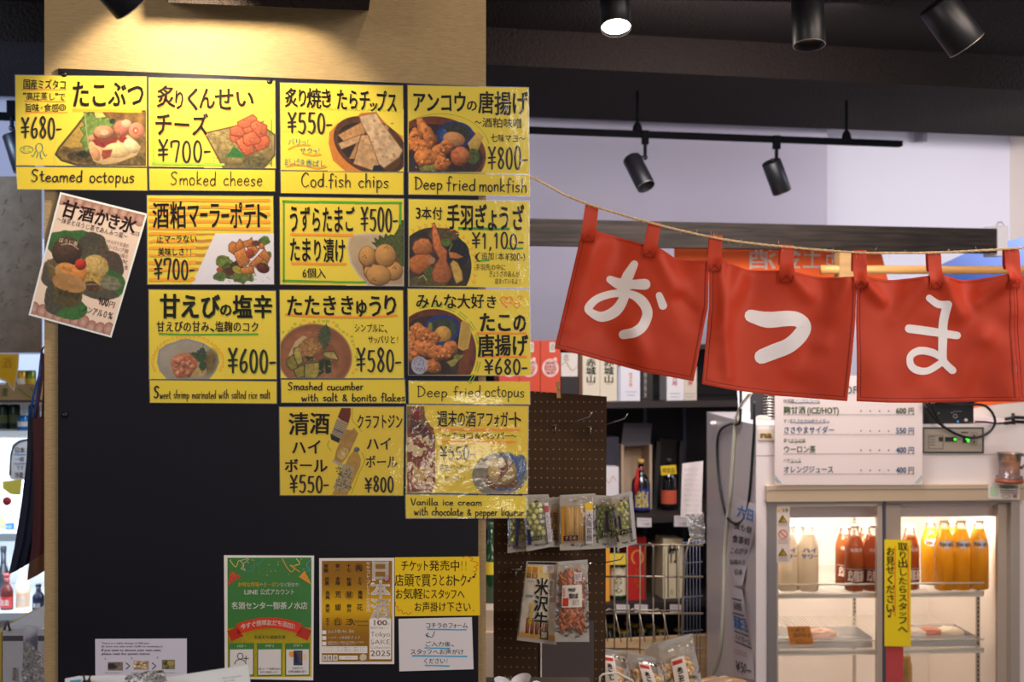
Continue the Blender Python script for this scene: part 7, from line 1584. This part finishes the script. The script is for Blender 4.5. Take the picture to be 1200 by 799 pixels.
fbox(MB(), 885.2, 532.6, 1200, 533.4, -.0006, .0).build('seam', mat('seam_grey', (150, 144, 146), .6), bpy.data.objects['drinks_fridge'])
def notice(name, label, Lc, Rc, texts):
    Lc, Rc = np.array(Lc, float), np.array(Rc, float); n, m = 20, 6
    def f(u, v, lift=0.):
        a = np.array([np.interp(v, np.linspace(0, 1, len(Lc)), Lc[:, i]) for i in (0, 1)]); b = np.array([np.interp(v, np.linspace(0, 1, len(Rc)), Rc[:, i]) for i in (0, 1)]); x = a * (1 - u) + b * u
        return flank(min(x[0], 885.8), x[1], .03 + .03 * math.sin(v * 7) * u + lift)
    t = thing(name, label, 'notice', f(.5, 1)); MB().grid(np.array([[f(j / (m - 1), i / (n - 1)) for j in range(m)] for i in range(n)]), col=(206, 196, 200)).build('paper', PRINT, t)
    I = Ink(0, 3)
    for a in texts:
        if a[0] == 'r': I.rect(*a[1:])
        else: I.jp(a[0], *a[1:5], a[5], a[6] if len(a) > 6 else .01, jit=.6)
    V = np.concatenate(I.v); mb = MB(); mb.v = [np.array([f(u, v, .006) for u, v in V])]; mb.n = len(V); mb.f = I.f; mb.c = [np.concatenate(I.c)]; mb.sm = [False] * len(I.f); mb.build('lettering', PRINT, t)
B_ = (50, 120, 190)
notice('hanging_notice', 'upper curled paper strip with two blue characters on the fridge flank', [(864, 583), (859, 613), (853.5, 655), (860, 686)], [(886, 591), (884, 622), (877, 655), (870, 686)], [('六日', .1, .08, .95, .24, B_, .03), ('夜も昼', .05, .3, .9, .38, K), ('食事処', .05, .43, .9, .51, K), ('このがタ', .02, .55, .9, .62, K), ('長崎の土', .02, .67, .9, .74, K), ('日本', .2, .79, .8, .87, K)])
notice('hanging_notice', 'lower curled paper strip with boxed lines and a price on the fridge flank', [(856, 687), (857, 720), (859, 750), (859, 792)], [(870, 690), (875, 725), (882, 760), (884, 796)], [('r', .1, .13, .8, .145, K), ('r', .1, .3, .85, .315, K), ('r', .1, .53, .9, .545, K), ('r', .1, .66, .95, .675, K), ('長崎県', .15, .17, .75, .27, K), ('清酒', .1, .33, .55, .5, B_, .03), ('三豆', .5, .33, .95, .5, B_, .02), ('ハイボール', .12, .56, .95, .65, K), ('¥50-', .1, .84, .9, .96, K), ('r', .1, .74, .7, .75, (200, 130, 110)), ('r', .1, .77, .7, .78, (170, 160, 160))])
# ---- drinks
def liquid(name, col, tr=.5):
    m = mat(name, col, .12, spec=.6, coat=.4); nt = m.node_tree; b = nt.nodes['Principled BSDF']; o = nt.nodes['Material Output']
    tl = nt.nodes.new('ShaderNodeBsdfTranslucent'); tl.inputs[0].default_value = (*alb(col), 1); mx = nt.nodes.new('ShaderNodeMixShader'); mx.inputs[0].default_value = tr; nt.links.new(b.outputs[0], mx.inputs[1]); nt.links.new(tl.outputs[0], mx.inputs[2]); nt.links.new(mx.outputs[0], o.inputs[0]); return m
M_or, M_br = liquid('orange_juice', (255, 190, 14), .7), liquid('oolong_tea', (186, 120, 50), .7); M_cl = film_mat('clear_glass', .05, ior=1.22, tint=(.985, .98, .97), base=.02)
M_capw = mat('cream_cap', (226, 214, 196), .4)
def drink(label, px, ytop, w_, l, liq, fillv, deco, group, z=Z1, cap=None, stub=None, glassm=None):
    p = FR(px, 0); d = float(p[1]) + l; c = at(px, 0, d); c[2] = z; H = (CZ + (399.5 - ytop) / F * d) - z; r = w_ / F * d / 2
    t = thing('drink_bottle', label, 'bottle', c, group)
    pr = [(.86, .0), (1, .015), (1, .60), (.95, .68), (.72, .80), (.50, .88), (.44, .965)]
    outer = [(a * r, b * H) for a, b in pr]
    MB().lathe(outer, c, 22).build('glass_body', M_cl, t)
    if liq is not None:
        k = [(a * .95, b) for a, b in pr if b < fillv] + [(np.interp(fillv, [b for a, b in pr], [a for a, b in pr]) * .95, fillv), (0, fillv)]
        MB().lathe([(a * r, (b + .004) * H) for a, b in k], c, 22).build('drink', liq, t)
    MB().lathe([(.50 * r, 0), (.54 * r, .012 * H), (.50 * r, .035 * H), (.3 * r, .038 * H), (0, .038 * H)], c + [0, 0, .955 * H], 14).build('crown_cap', cap or M_capw, t)
    if deco: deco(t, c, r, H)
    return t
def wrap(t, c, r, z0, z1, half, col, nm='bottle_label', k=10, oval=False):
    if oval:
        mb = MB(); zc, hz = (z0 + z1) / 2, (z1 - z0) / 2; pts = [(half * math.cos(a), zc + hz * math.sin(a)) for a in np.linspace(0, 6.283, 21)[:-1]]
        V = [[c[0] + r * 1.03 * math.cos(x - math.pi / 2), c[1] + r * 1.03 * math.sin(x - math.pi / 2), c[2] + z] for x, z in [(0, zc)] + pts]
        mb.add(V, [(0, 1 + i, 1 + (i + 1) % 20) for i in range(20)], col); return mb.build(nm, PRINT, t)
    th = np.linspace(-half, half, k) - math.pi / 2
    MB().grid(np.array([[[c[0] + 1.02 * r * math.cos(q), c[1] + 1.02 * r * math.sin(q), c[2] + z] for q in th] for z in (z1, z0)]), col=col).build(nm, PRINT, t)
def d_or(t, c, r, H): wrap(t, c, r * .93, .60 * H, .72 * H, .95, (226, 222, 226), oval=True); curved_text(t, c, r * .96, "Bireley's", .625 * H, .70 * H, (40, 70, 150), .8, .02, False)
def d_br(t, c, r, H):
    wrap(t, c, r, .13 * H, .36 * H, 1.35, (110, 52, 34)); wrap(t, c, r * 1.002, .335 * H, .345 * H, 1.3, (210, 180, 160), 'label_line'); curved_text(t, c, r, '烏龍茶', .15 * H, .32 * H, (226, 206, 190), .95, .04, False); curved_text(t, c, r * .97, '烏龍茶', .60 * H, .66 * H, (226, 206, 190), .7, .02, False)
def d_cl(t, c, r, H): curved_text(t, c, r * .95, 'ハイ', .58 * H, .66 * H, (60, 90, 180), .8, .04, False); curved_text(t, c, r, 'サワー', .49 * H, .57 * H, (60, 90, 180), .9, .04, False)
M_frost = film_mat('ribbed_clear', .22, ior=1.25, base=.10, haze=.35, bump=((120, 120, 60), .9, .01), tint=(.9, .9, .87))
M_soda = liquid('clear_soda', (226, 216, 202), .6)
GC = 'clear sour bottles on the upper fridge rack'
for px, l, s_ in ((935, .22, 'clear ribbed bottle with blue writing, behind the front pair'), (923, .12, 'clear ribbed bottle with blue writing, nearest the warning sticker'), (947, .11, 'clear ribbed bottle with blue writing, nearest the brown bottles')):
    t = drink(s_, px, 613.5, 24, l, M_soda, .84, d_cl, GC); t.children[0].data.materials[0] = M_frost
GBn = 'brown oolong tea bottles in the fridge'
for px, l, s_ in ((990, .20, 'brown tea bottle half hidden behind the front two'), (1001, .10, 'brown tea bottle with brown label, full in view beside the clear bottles'), (1023, .10, 'brown tea bottle cut by the door frame, beside the full one'), (1014, .24, 'brown tea bottle neck showing between the front two'), (1066, .12, 'brown tea bottle mostly hidden by the yellow vertical sign')):
    drink(s_, px, 614.5, 22, l, M_br, .82, d_br, GBn)
GO = 'orange juice bottles in the fridge'
for px, l, s_ in ((1090.5, .20, 'orange juice bottle showing its paler flank, nearest the yellow sign'), (1106.5, .10, 'orange juice bottle with full oval logo, first of the front row'), (1126, .10, 'orange juice bottle with full oval logo, in the middle of the front row'), (1147, .11, 'orange juice bottle nearest the slotted upright'), (1116, .24, 'orange juice bottle neck between the first two of the front row')):
    drink(s_, px, 608.5, 22.5, l, M_or, .86, d_or, GO)
# lower rack: trays, packs, price card
t = thing('price_card', 'small orange handwritten card standing in a tray in the fridge', 'card', FR(938, 755, -.06)); MB().prism([(922, 734), (949, 733.5), (954, 755), (926, 756)], FR, -.062, -.060, col=(236, 140, 44)).build('card_sheet', PRINT, t)
I = Ink(0, 3); I.jp('一点で', 925, 736, 944, 741, K, .0); I.jp('350円ゆる', 929, 741.5, 950, 747, K, .0); I.jp('ください', 926, 748.5, 944, 751.5, K, 0); I.jp('表示のもの', 933, 751.5, 951, 754.5, K, 0); I.build('lettering', FR, -.058, PRINT, t)
M_tray = film_mat('clear_tray', .15, ior=1.2, base=.04, haze=.4)
def tray(label, x0, x1, l0, l1, h):
    t = thing('food_tray', label, 'tray', FR((x0 + x1) / 2, 0) * [1, 1, 0] + NF * l0 + [0, 0, Z2], 'clear trays on the lower fridge rack')
    for a in ((x0, x1, l0, l0 + .003, Z2, Z2 + h), (x0, x1, l1, l1 + .003, Z2, Z2 + h), (x0, x0 + .8, l0, l1, Z2, Z2 + h), (x1 - .8, x1, l0, l1, Z2, Z2 + h)): fbox(MB(), a[0], 0, a[1], 0, a[2], a[3], a[4], a[5]).build('tray_side', M_tray, t)
    fbox(MB(), x0, 0, x1, 0, l0, l1, Z2, Z2 + .003).build('tray_floor', M_tray, t)
    return t
tray('long clear tray around the orange card in the fridge', 912, 1033, .085, .24, .032); tray('clear tray with snack packs behind the red strip', 1060, 1156, .085, .25, .034)
for i, (x, l, s_) in enumerate(((1088, .14, 'white-wrapped snack pack in the tray beside the slotted upright'), (1112, .16, 'reddish snack pack in the middle of the fridge tray'), (1134, .16, 'pale snack pack nearest the slotted upright'), (980, .16, 'pinkish flat pack in the long clear tray'))):
    crumple('snack_pack', s_, 'pack', FR(x, 0) * [1, 1, 0] + NF * l + [0, 0, Z2 + .025], (.05, .04, .022), mat('pack_%d' % i, [(226, 210, 196), (190, 120, 96), (220, 204, 180), (220, 180, 160)][i], .35, spec=.6), i + 3, n=14, mm=8, amp=.25)
c = FR(1086, 0) * [1, 1, 0] + NF * .25; t = tag(MB().lathe([(.0, 0), (.045, 0), (.045, .07), (.04, .085), (.04, .10), (0, .10)], (c[0], c[1], zf(797) - .085), 22).build('jar_lid', mat('brass_lid', (176, 140, 76), .35, .5)), 'brass-lidded jar just showing under the lower fridge rack', 'jar')
crumple('tan_package', 'brown crinkled package edge at the very foot of the fridge flank', 'package', at(842, 806, 3.4), (.09, .05, .03), mat('brown_wrap', (150, 116, 84), .4, spec=.6), 6, n=18, mm=8, amp=.2)
# ================================================================ behind the pillar, blue-lit corner
LP_ = Pl(4.05, .1)
M_washi = mat('washi_panel', (116, 98, 80), .85, noise=((26, 26, 26), (102, 86, 70)), bump=((60, 60, 60), .4, .004))
t = thing('washi_panel', 'grey-brown fibrous paper panel in the gap beside the pillar', 'panel', LP_(0, 415)); MB().prism([(-120, 205), (49, 207), (49, 413), (-120, 414)], LP_, -.04, 0).build('panel_sheet', M_washi, t)
mb = MB(); rnd = random.Random(8)
for _ in range(60):
    x, y, a, l = rnd.uniform(-20, 44), rnd.uniform(212, 408), rnd.uniform(0, 3.1), rnd.uniform(3, 9); mb.tube([LP_(x, y, .001), LP_(x + l * .5 * math.cos(a), y + l * .5 * math.sin(a) + 1, .001), LP_(x + l * math.cos(a), y + l * math.sin(a), .001)], .0006, 3)
mb.build('fibre', mat('fibre', (104, 88, 78), .9), t, kind='stuff')
tag(MB().prism([(50, 280), (53.5, 280), (53.5, 460), (50, 460)], Pl(4.6, .1), -.05, 0, col=(206, 200, 204)).build('white_post', PRINT), 'slim white post between the fibrous panel and the pillar', 'post')
YB = Pl(3.8, 0.)
t = thing('paper_flag', 'yellow star-cut paper flag hanging under the fibrous panel', 'flag', YB(8, 458))
MB().prism([(-30, 413), (22.7, 414), (21.5, 433), (16.5, 459), (8, 448), (-2, 444), (-30, 440)], YB, -.002, 0, col=(214, 206, 190)).build('white_border', PRINT, t); MB().prism([(-30, 414.5), (21.2, 415.5), (20, 432), (15.7, 455.5), (8.8, 446), (-2, 442), (-30, 438)], YB, .0, .001, col=(226, 176, 30)).build('yellow_paper', PRINT, t)
I = Ink(0, 3); I.jp('酒', 2, 419, 14, 432, (186, 140, 30), 0); I.build('lettering', YB, .003, PRINT, t)
CB = Pl(4.3, .1)
t = thing('lit_cabinet', 'brightly lit white fridge cabinet glimpsed beside the pillar', 'fridge', CB(0, 800))
MB().prism([(-150, 514), (54, 514), (54, 1100), (-150, 1100)], CB, .028, .034).build('door_pane', M_glass, t)
M_cab = mat('cabinet_white', (226, 226, 232), .5)
MB().prism([(-150, 415), (54, 415), (54, 1100), (-150, 1100)], CB, -.55, -.52).build('back_wall', M_cab, t)
ZC = lambda y: CZ + (399.5 - y) / F * float(CB(20, 0)[1])
def cbox(x0, y0, x1, y1, l0, l1, **k): return MB().pbox(x0, y0, x1, y1, CB, l1 - l0, -l0, **k)
cbox(-150, 468.5, 54, 471.5, 0, .5).build('shelf_board', mat('dark_edge', (70, 60, 56), .6), t); cbox(-150, 505, 54, 513, -.02, .5).build('shelf_board', M_cab, t)
for y in (625, 718): cbox(-150, y, 54, y + 9, 0, .5).build('shelf_board', mat('frosted_shelf', (200, 214, 226), .2, spec=.6), t)
cbox(-150, 516, 54, 522, .3, .34).build('light_tube', mat('cool_lamp', (255, 255, 255), .4, emit=(200, 224, 255), es=2.2), t)
lamp('cabinet_lamp', 'AREA', tuple(CB(10, 642, -.1)), tuple(CB(14, 720, -.16)), 2.2, (.80, .90, 1), .3)
lamp('cabinet_lamp', 'AREA', tuple(CB(-10, 527, -.2)), tuple(CB(-8, 700, -.26)), 5, (.76, .88, 1), .35)
def can(label, px, ytop, ybot, w_, l, col, band, group, name='drink_can'):
    p = CB(px, ybot, -l); d = float(p[1]); c = at(px, ybot, d); H = (ybot - ytop) / F * d; r = w_ / F * d / 2; t = thing(name, label, 'can', c, group)
    MB().lathe([(.85 * r, 0), (r, .06 * H), (r, .93 * H), (.85 * r, H), (.8 * r, .98 * H), (0, .97 * H)], c, 18).build('can_body', mat('can_%d_%d' % (col[0], col[2]), col, .3, .4), t); wrap(t, c, r, .3 * H, .62 * H, 1.3, band, 'can_band'); return t
for i, (x, c_, b_, s_) in enumerate(((26, (190, 150, 50), (206, 200, 190), 'gold can with a white band just under the yellow flag'), (36, (96, 116, 50), (190, 170, 60), 'green and gold can nearest the pillar on the upper shelf'), (14, (190, 150, 50), (80, 60, 40), 'gold can mostly behind the yellow flag'))): can(s_, x, 434, 458, 12, .1, c_, b_, 'cans on the shelf beside the pillar')
for i, (x, c_, b_, s_) in enumerate(((4, (24, 44, 34), (80, 90, 60), 'dark green can with a round crest, cut by the picture edge'), (17, (26, 46, 36), (70, 80, 56), 'dark green can in the middle of the lower can shelf'), (40, (22, 40, 34), (60, 70, 60), 'dark green can nearest the pillar on the lower can shelf'))): can(s_, x, 474, 504.5, 13, .1, c_, b_, 'dark green cans beside the pillar')
can('bright blue can in front of the dark green cans', 27, 487, 504.5, 12, .03, (30, 110, 180), (210, 214, 220), 'dark green cans beside the pillar')
t = thing('kraft_tray', 'kraft cardboard tray with green leaf print on the upper can shelf', 'tray', CB(20, 468)); cbox(-80, 451, 47, 468.5, .0, .25, col=(166, 142, 108)).build('tray_body', PRINT, t)
I = Ink(0, 3); I.jp('麦', 2, 454, 10, 465, (96, 130, 60), .01); I.line([(22, 455), (30, 462), (36, 466)], 2, (110, 140, 70)); I.line([(36, 455), (42, 460)], 2, (110, 140, 70)); I.build('printed_art', CB, .003, PRINT, t)
t = thing('round_sign', 'white sign with a thick dark rounded border and handwritten lines', 'sign', CB(22, 560)); SG = Pl(4.26, .1)
MB().prism([(14, 521), (22, 515), (60, 512), (60, 562), (13, 562), (10, 556)], SG, -.003, 0, col=(228, 234, 244)).build('sign_sheet', PRINT, t)
I = Ink(0, 3); I.line([(40, 514), (24, 517), (15, 525), (12, 540), (12, 556)], 1.8, (46, 50, 66)); I.jp('日本', 17, 524, 29, 531, K, .01); I.ul(16, 30, 532.5, 1.1, (80, 150, 210)); I.jp('一個', 17, 535, 28, 541, K, .0); I.ul(16, 30, 543, 1.1, (80, 150, 210)); I.jp('です', 19, 545, 28, 551, K, 0); I.jp('冷酒', 17, 553, 27, 560, K, .01); I.build('lettering', SG, .002, PRINT, t)
t = tag(MB().prism([(3, 564), (26, 561), (24, 580), (12, 579), (3, 572)], SG, -.002, 0, col=(226, 214, 90)).build('yellow_note', PRINT), 'pale yellow note stuck on the lit cabinet door', 'note')
t = tag(MB().lathe([(0, 0), (.014, 0), (.014, .003), (0, .003)], SG(8.5, 587), 16, axis=(0, -1, 0)).build('red_sticker', mat('red_sticker', (196, 60, 60), .5)), 'round red sticker below the pale yellow note', 'sticker')
for (x, y0, y1, w_, col, cap, lc, s_, l) in ((12, 596, 624.5, 11, (226, 230, 236), (230, 230, 236), (50, 140, 200), 'white bottle with a blue label on the upper lit shelf', .1), (2, 590, 624.5, 9, (190, 196, 150), (230, 230, 226), (210, 190, 120), 'pale green bottle cut by the picture edge on the upper lit shelf', .12), (4, 640, 717, 14, (40, 44, 52), (40, 42, 50), None, 'dark bottle at the very picture edge on the lower lit shelf', .3), (8, 672, 717.5, 15, (96, 40, 40), (180, 50, 50), (196, 60, 60), 'small red-labelled bottle with a red cap on the lower lit shelf', .06), (27, 660, 717.5, 17, (226, 214, 190), (226, 220, 206), (220, 180, 150), 'cream bottle with a tan emblem on the lower lit shelf', .1), (45, 684, 717.5, 14, (26, 34, 60), (30, 34, 50), (30, 40, 70), 'navy bottle with white letters next to the pillar on the lower lit shelf', .05)):
    d = float(CB(x, 0, -l)[1]); bottle(s_, x, y0, y1, w_, d, mat('shelf_glass_%d_%d' % (col[0], col[2]), col, .2, spec=.6), cap, (lambda t, c, r, H: curved_text(t, c, r, '酒造', .2 * H, .36 * H, (220, 214, 206), .7, .02, False)) if lc else None, lc or (0, 0, 0), neck=.42, group='bottles in the lit cabinet', labrange=(.14, .42))
# tote bags on a hook
TP = 3.1
def tote(name, label, straps, outline, d, m, folds, m2=None):
    t = thing(name, label, 'bag', at(outline[0][0], max(p[1] for p in outline), d), 'long carrier bags hooked beside the pillar')
    for s_ in straps: MB().tube([at(x, y, d + dz) for x, y, dz in s_], .0032, 6).build('strap', m, t)
    q = np.array(outline, float); n = len(q) // 2; L_, R_ = q[:n], q[n:][::-1]; rows, cols = 30, 10; G = np.zeros((rows, cols, 3))
    for i in range(rows):
        v = i / (rows - 1); a = np.array([np.interp(v, np.linspace(0, 1, n), L_[:, k]) for k in (0, 1)]); b = np.array([np.interp(v, np.linspace(0, 1, n), R_[:, k]) for k in (0, 1)])
        for j in range(cols):
            u = j / (cols - 1); x = a * (1 - u) + b * u; G[i, j] = at(x[0], x[1], d + folds * (math.sin(u * 9 + v * 1.5) * v + .3 * math.sin(u * 20)))
    MB().grid(G).build('bag_front', m, t); MB().grid(G[:, ::-1] + [0, .05, 0]).build('bag_back', m, t); MB().grid(np.stack([G[:, 0], G[:, 0] + [0, .05, 0]], 1)).build('bag_gusset', m, t)
    if m2:
        G2 = G[-5:] + [0, -.002, 0]; MB().grid(G2).build('bottom_panel', m2, t)
tote('carrier_bag', 'long navy carrier bag with bright blue straps hooked at the pillar edge', [[(49, 412, 0), (46, 440, 0), (39, 465, 0), (34, 490, 0)], [(49, 412, .01), (47, 445, .01), (42, 475, .01), (39, 492, .01)]], [(33, 489), (31, 540), (25, 590), (17, 640), (10, 673), (29, 662), (36, 630), (40, 590), (41, 540), (42, 490)], TP, mat('navy_cloth', (26, 34, 60), .6), .006)
bpy.data.objects['strap'].data.materials[0] = mat('blue_strap', (34, 84, 160), .5); bpy.data.objects['strap.001'].data.materials[0] = mat('blue_strap')
tote('carrier_bag', 'long maroon carrier bag with a brown bottom hanging against the pillar', [[(50, 414, 0), (49, 445, 0), (45, 470, 0), (42, 490, 0)], [(52, 414, .01), (52, 450, .01), (50, 492, .01)]], [(38, 490), (38.5, 540), (39, 590), (37, 640), (32, 680), (58, 664), (56, 630), (56, 590), (56, 540), (56, 490)], TP - .03, mat('maroon_cloth', (82, 30, 34), .6), .006, mat('brown_cloth', (104, 66, 44), .6))
tag(MB().tube([at(54, 405, TP), at(50, 408, TP), at(48.5, 413, TP), at(50, 416, TP)], .002, 6).build('wall_hook', M_cable), 'small black hook holding the two long carrier bags', 'hook')
# binders low at the edge
BB = Pl(3.0, 0)
for (x0, x1, y, s_) in ((3, 27, 737, 'white box file with a dark grey band and red seal text'), (44, 58, 737, 'white box file half hidden by the pillar')):
    t = thing('box_file', s_, 'file', BB((x0 + x1) / 2, 900), 'box files beside the pillar'); MB().pbox(x0, y, x1, 900, BB, .28, col=(196, 196, 206)).build('file_body', PRINT, t); MB().pbox(x0 + .3, y + 8, x1 - .3, y + 14, BB, .003, .002, col=(84, 84, 96)).build('grey_band', PRINT, t)
    if x0 == 3: I = Ink(0, 3); I.rect(13.5, 781, 20.5, 799, (206, 196, 200)); I.jp('酒蔵', 14, 782, 20, 798, (190, 70, 60), .01, vert=True); I.build('lettering', BB, .003, PRINT, t)
tag(MB().pbox(-8, 741, 2, 900, BB, .28, col=(196, 170, 60)).build('yellow_file', PRINT), 'yellow file sliver at the very edge beside the white box file', 'file')
tag(MB().tube([at(5, 738, 2.98), at(7, 731, 2.98), at(9, 728, 2.99), at(10, 733, 3.), at(12, 739, 3.)], .003, 6).build('binder_clip', mat('grey_clip', (90, 90, 100), .4, .6)), 'grey binder clip on top of the white box file', 'clip')
rumple('plastic_bag', 'crumpled clear plastic bag between the box files', 'bag', [(30, 748), (51, 768), (56, 830), (22, 830)], BB, .06, .02, M_crk, 9)
t = tag(MB().add([BB(29, 731, 0), BB(50, 716, -.02), BB(52, 735, 0), BB(45, 737, 0)], [(0, 1, 2, 3)], (206, 214, 226)).build('loose_sheet', PRINT), 'loose white sheet corner standing behind the box files', 'paper')
# ================================================================ papers in front, low at the frame
FD = Pl(1.62, .05)
def fsheet(label, q, lift, col, film=False, name='clear_folder_paper'):
    t = thing(name, label, 'paper', FD(np.mean([a for a, b in q]), max(b for a, b in q), lift)); MB().prism(q, FD, lift - .001, lift, col=col).build('paper', PRINT, t)
    if film: g = np.array(q, float); c = g.mean(0); g = c + (g - c) * 1.02; MB().prism([tuple(a) for a in g], FD, lift + .002, lift + .0025).build('clear_sleeve', film_mat('sleeve', .12, ior=1.2, base=.01, haze=.04, bump=((20, 20, 20), .3, .004)), t)
    return t
fsheet('white paper edge lying under the English notice', [(76, 795), (92, 792), (147, 791), (200, 793), (200, 860), (76, 860)], .0, (226, 222, 224))
t = fsheet('tilted white sheet in a clear sleeve in front of the green poster', [(190, 794), (291, 778.5), (300, 860), (188, 860)], .02, (238, 230, 224), True)
I = Ink(-.12, 3); I.type('Thank you very much for', 260, 792, 283, 794, (130, 130, 136)); I.type('your order', 262, 796, 275, 798, (130, 130, 136)); I.build('lettering', FD, .021, PRINT, t)
rumple('plastic_bag', 'crinkled clear plastic wrap shining between the loose papers', 'bag', [(146, 790), (192, 784), (200, 830), (142, 830)], FD, .04, .014, M_crk, 12, sc_=11.)
t = thing('binder_clip', 'dark metal clip on the white paper edge under the English notice', 'clip', FD(101, 799, .03)); MB().tube([FD(97, 788, .02), FD(99, 796, .03), FD(101, 801, .03)], .0012, 6).build('clip_wire', mat('dark_clip', (54, 46, 44), .35, .6), t); MB().tube([FD(106, 791, .02), FD(104, 797, .03), FD(102, 801, .03)], .0012, 6).build('clip_wire', mat('dark_clip'), t)
MB().prism([(97, 797), (106, 796), (108, 806), (96, 806)], FD, .0, .012).build('clip_body', mat('dark_clip'), t)
tag(MB().prism([(82, 797), (95, 796), (95, 808), (82, 808)], FD, .03, .034, col=(60, 150, 190)).build('blue_tab', PRINT), 'bright blue tab beside the dark metal clip', 'tab')
c = FD(190, 880, .0); MB().box(c + [0, .02, -.05], (.45, .12, .06)).build('paper_tray', mat('dark_tray'), None); tag(bpy.data.objects['paper_tray'], 'dark tray carrying the loose papers in front of the board', 'tray')
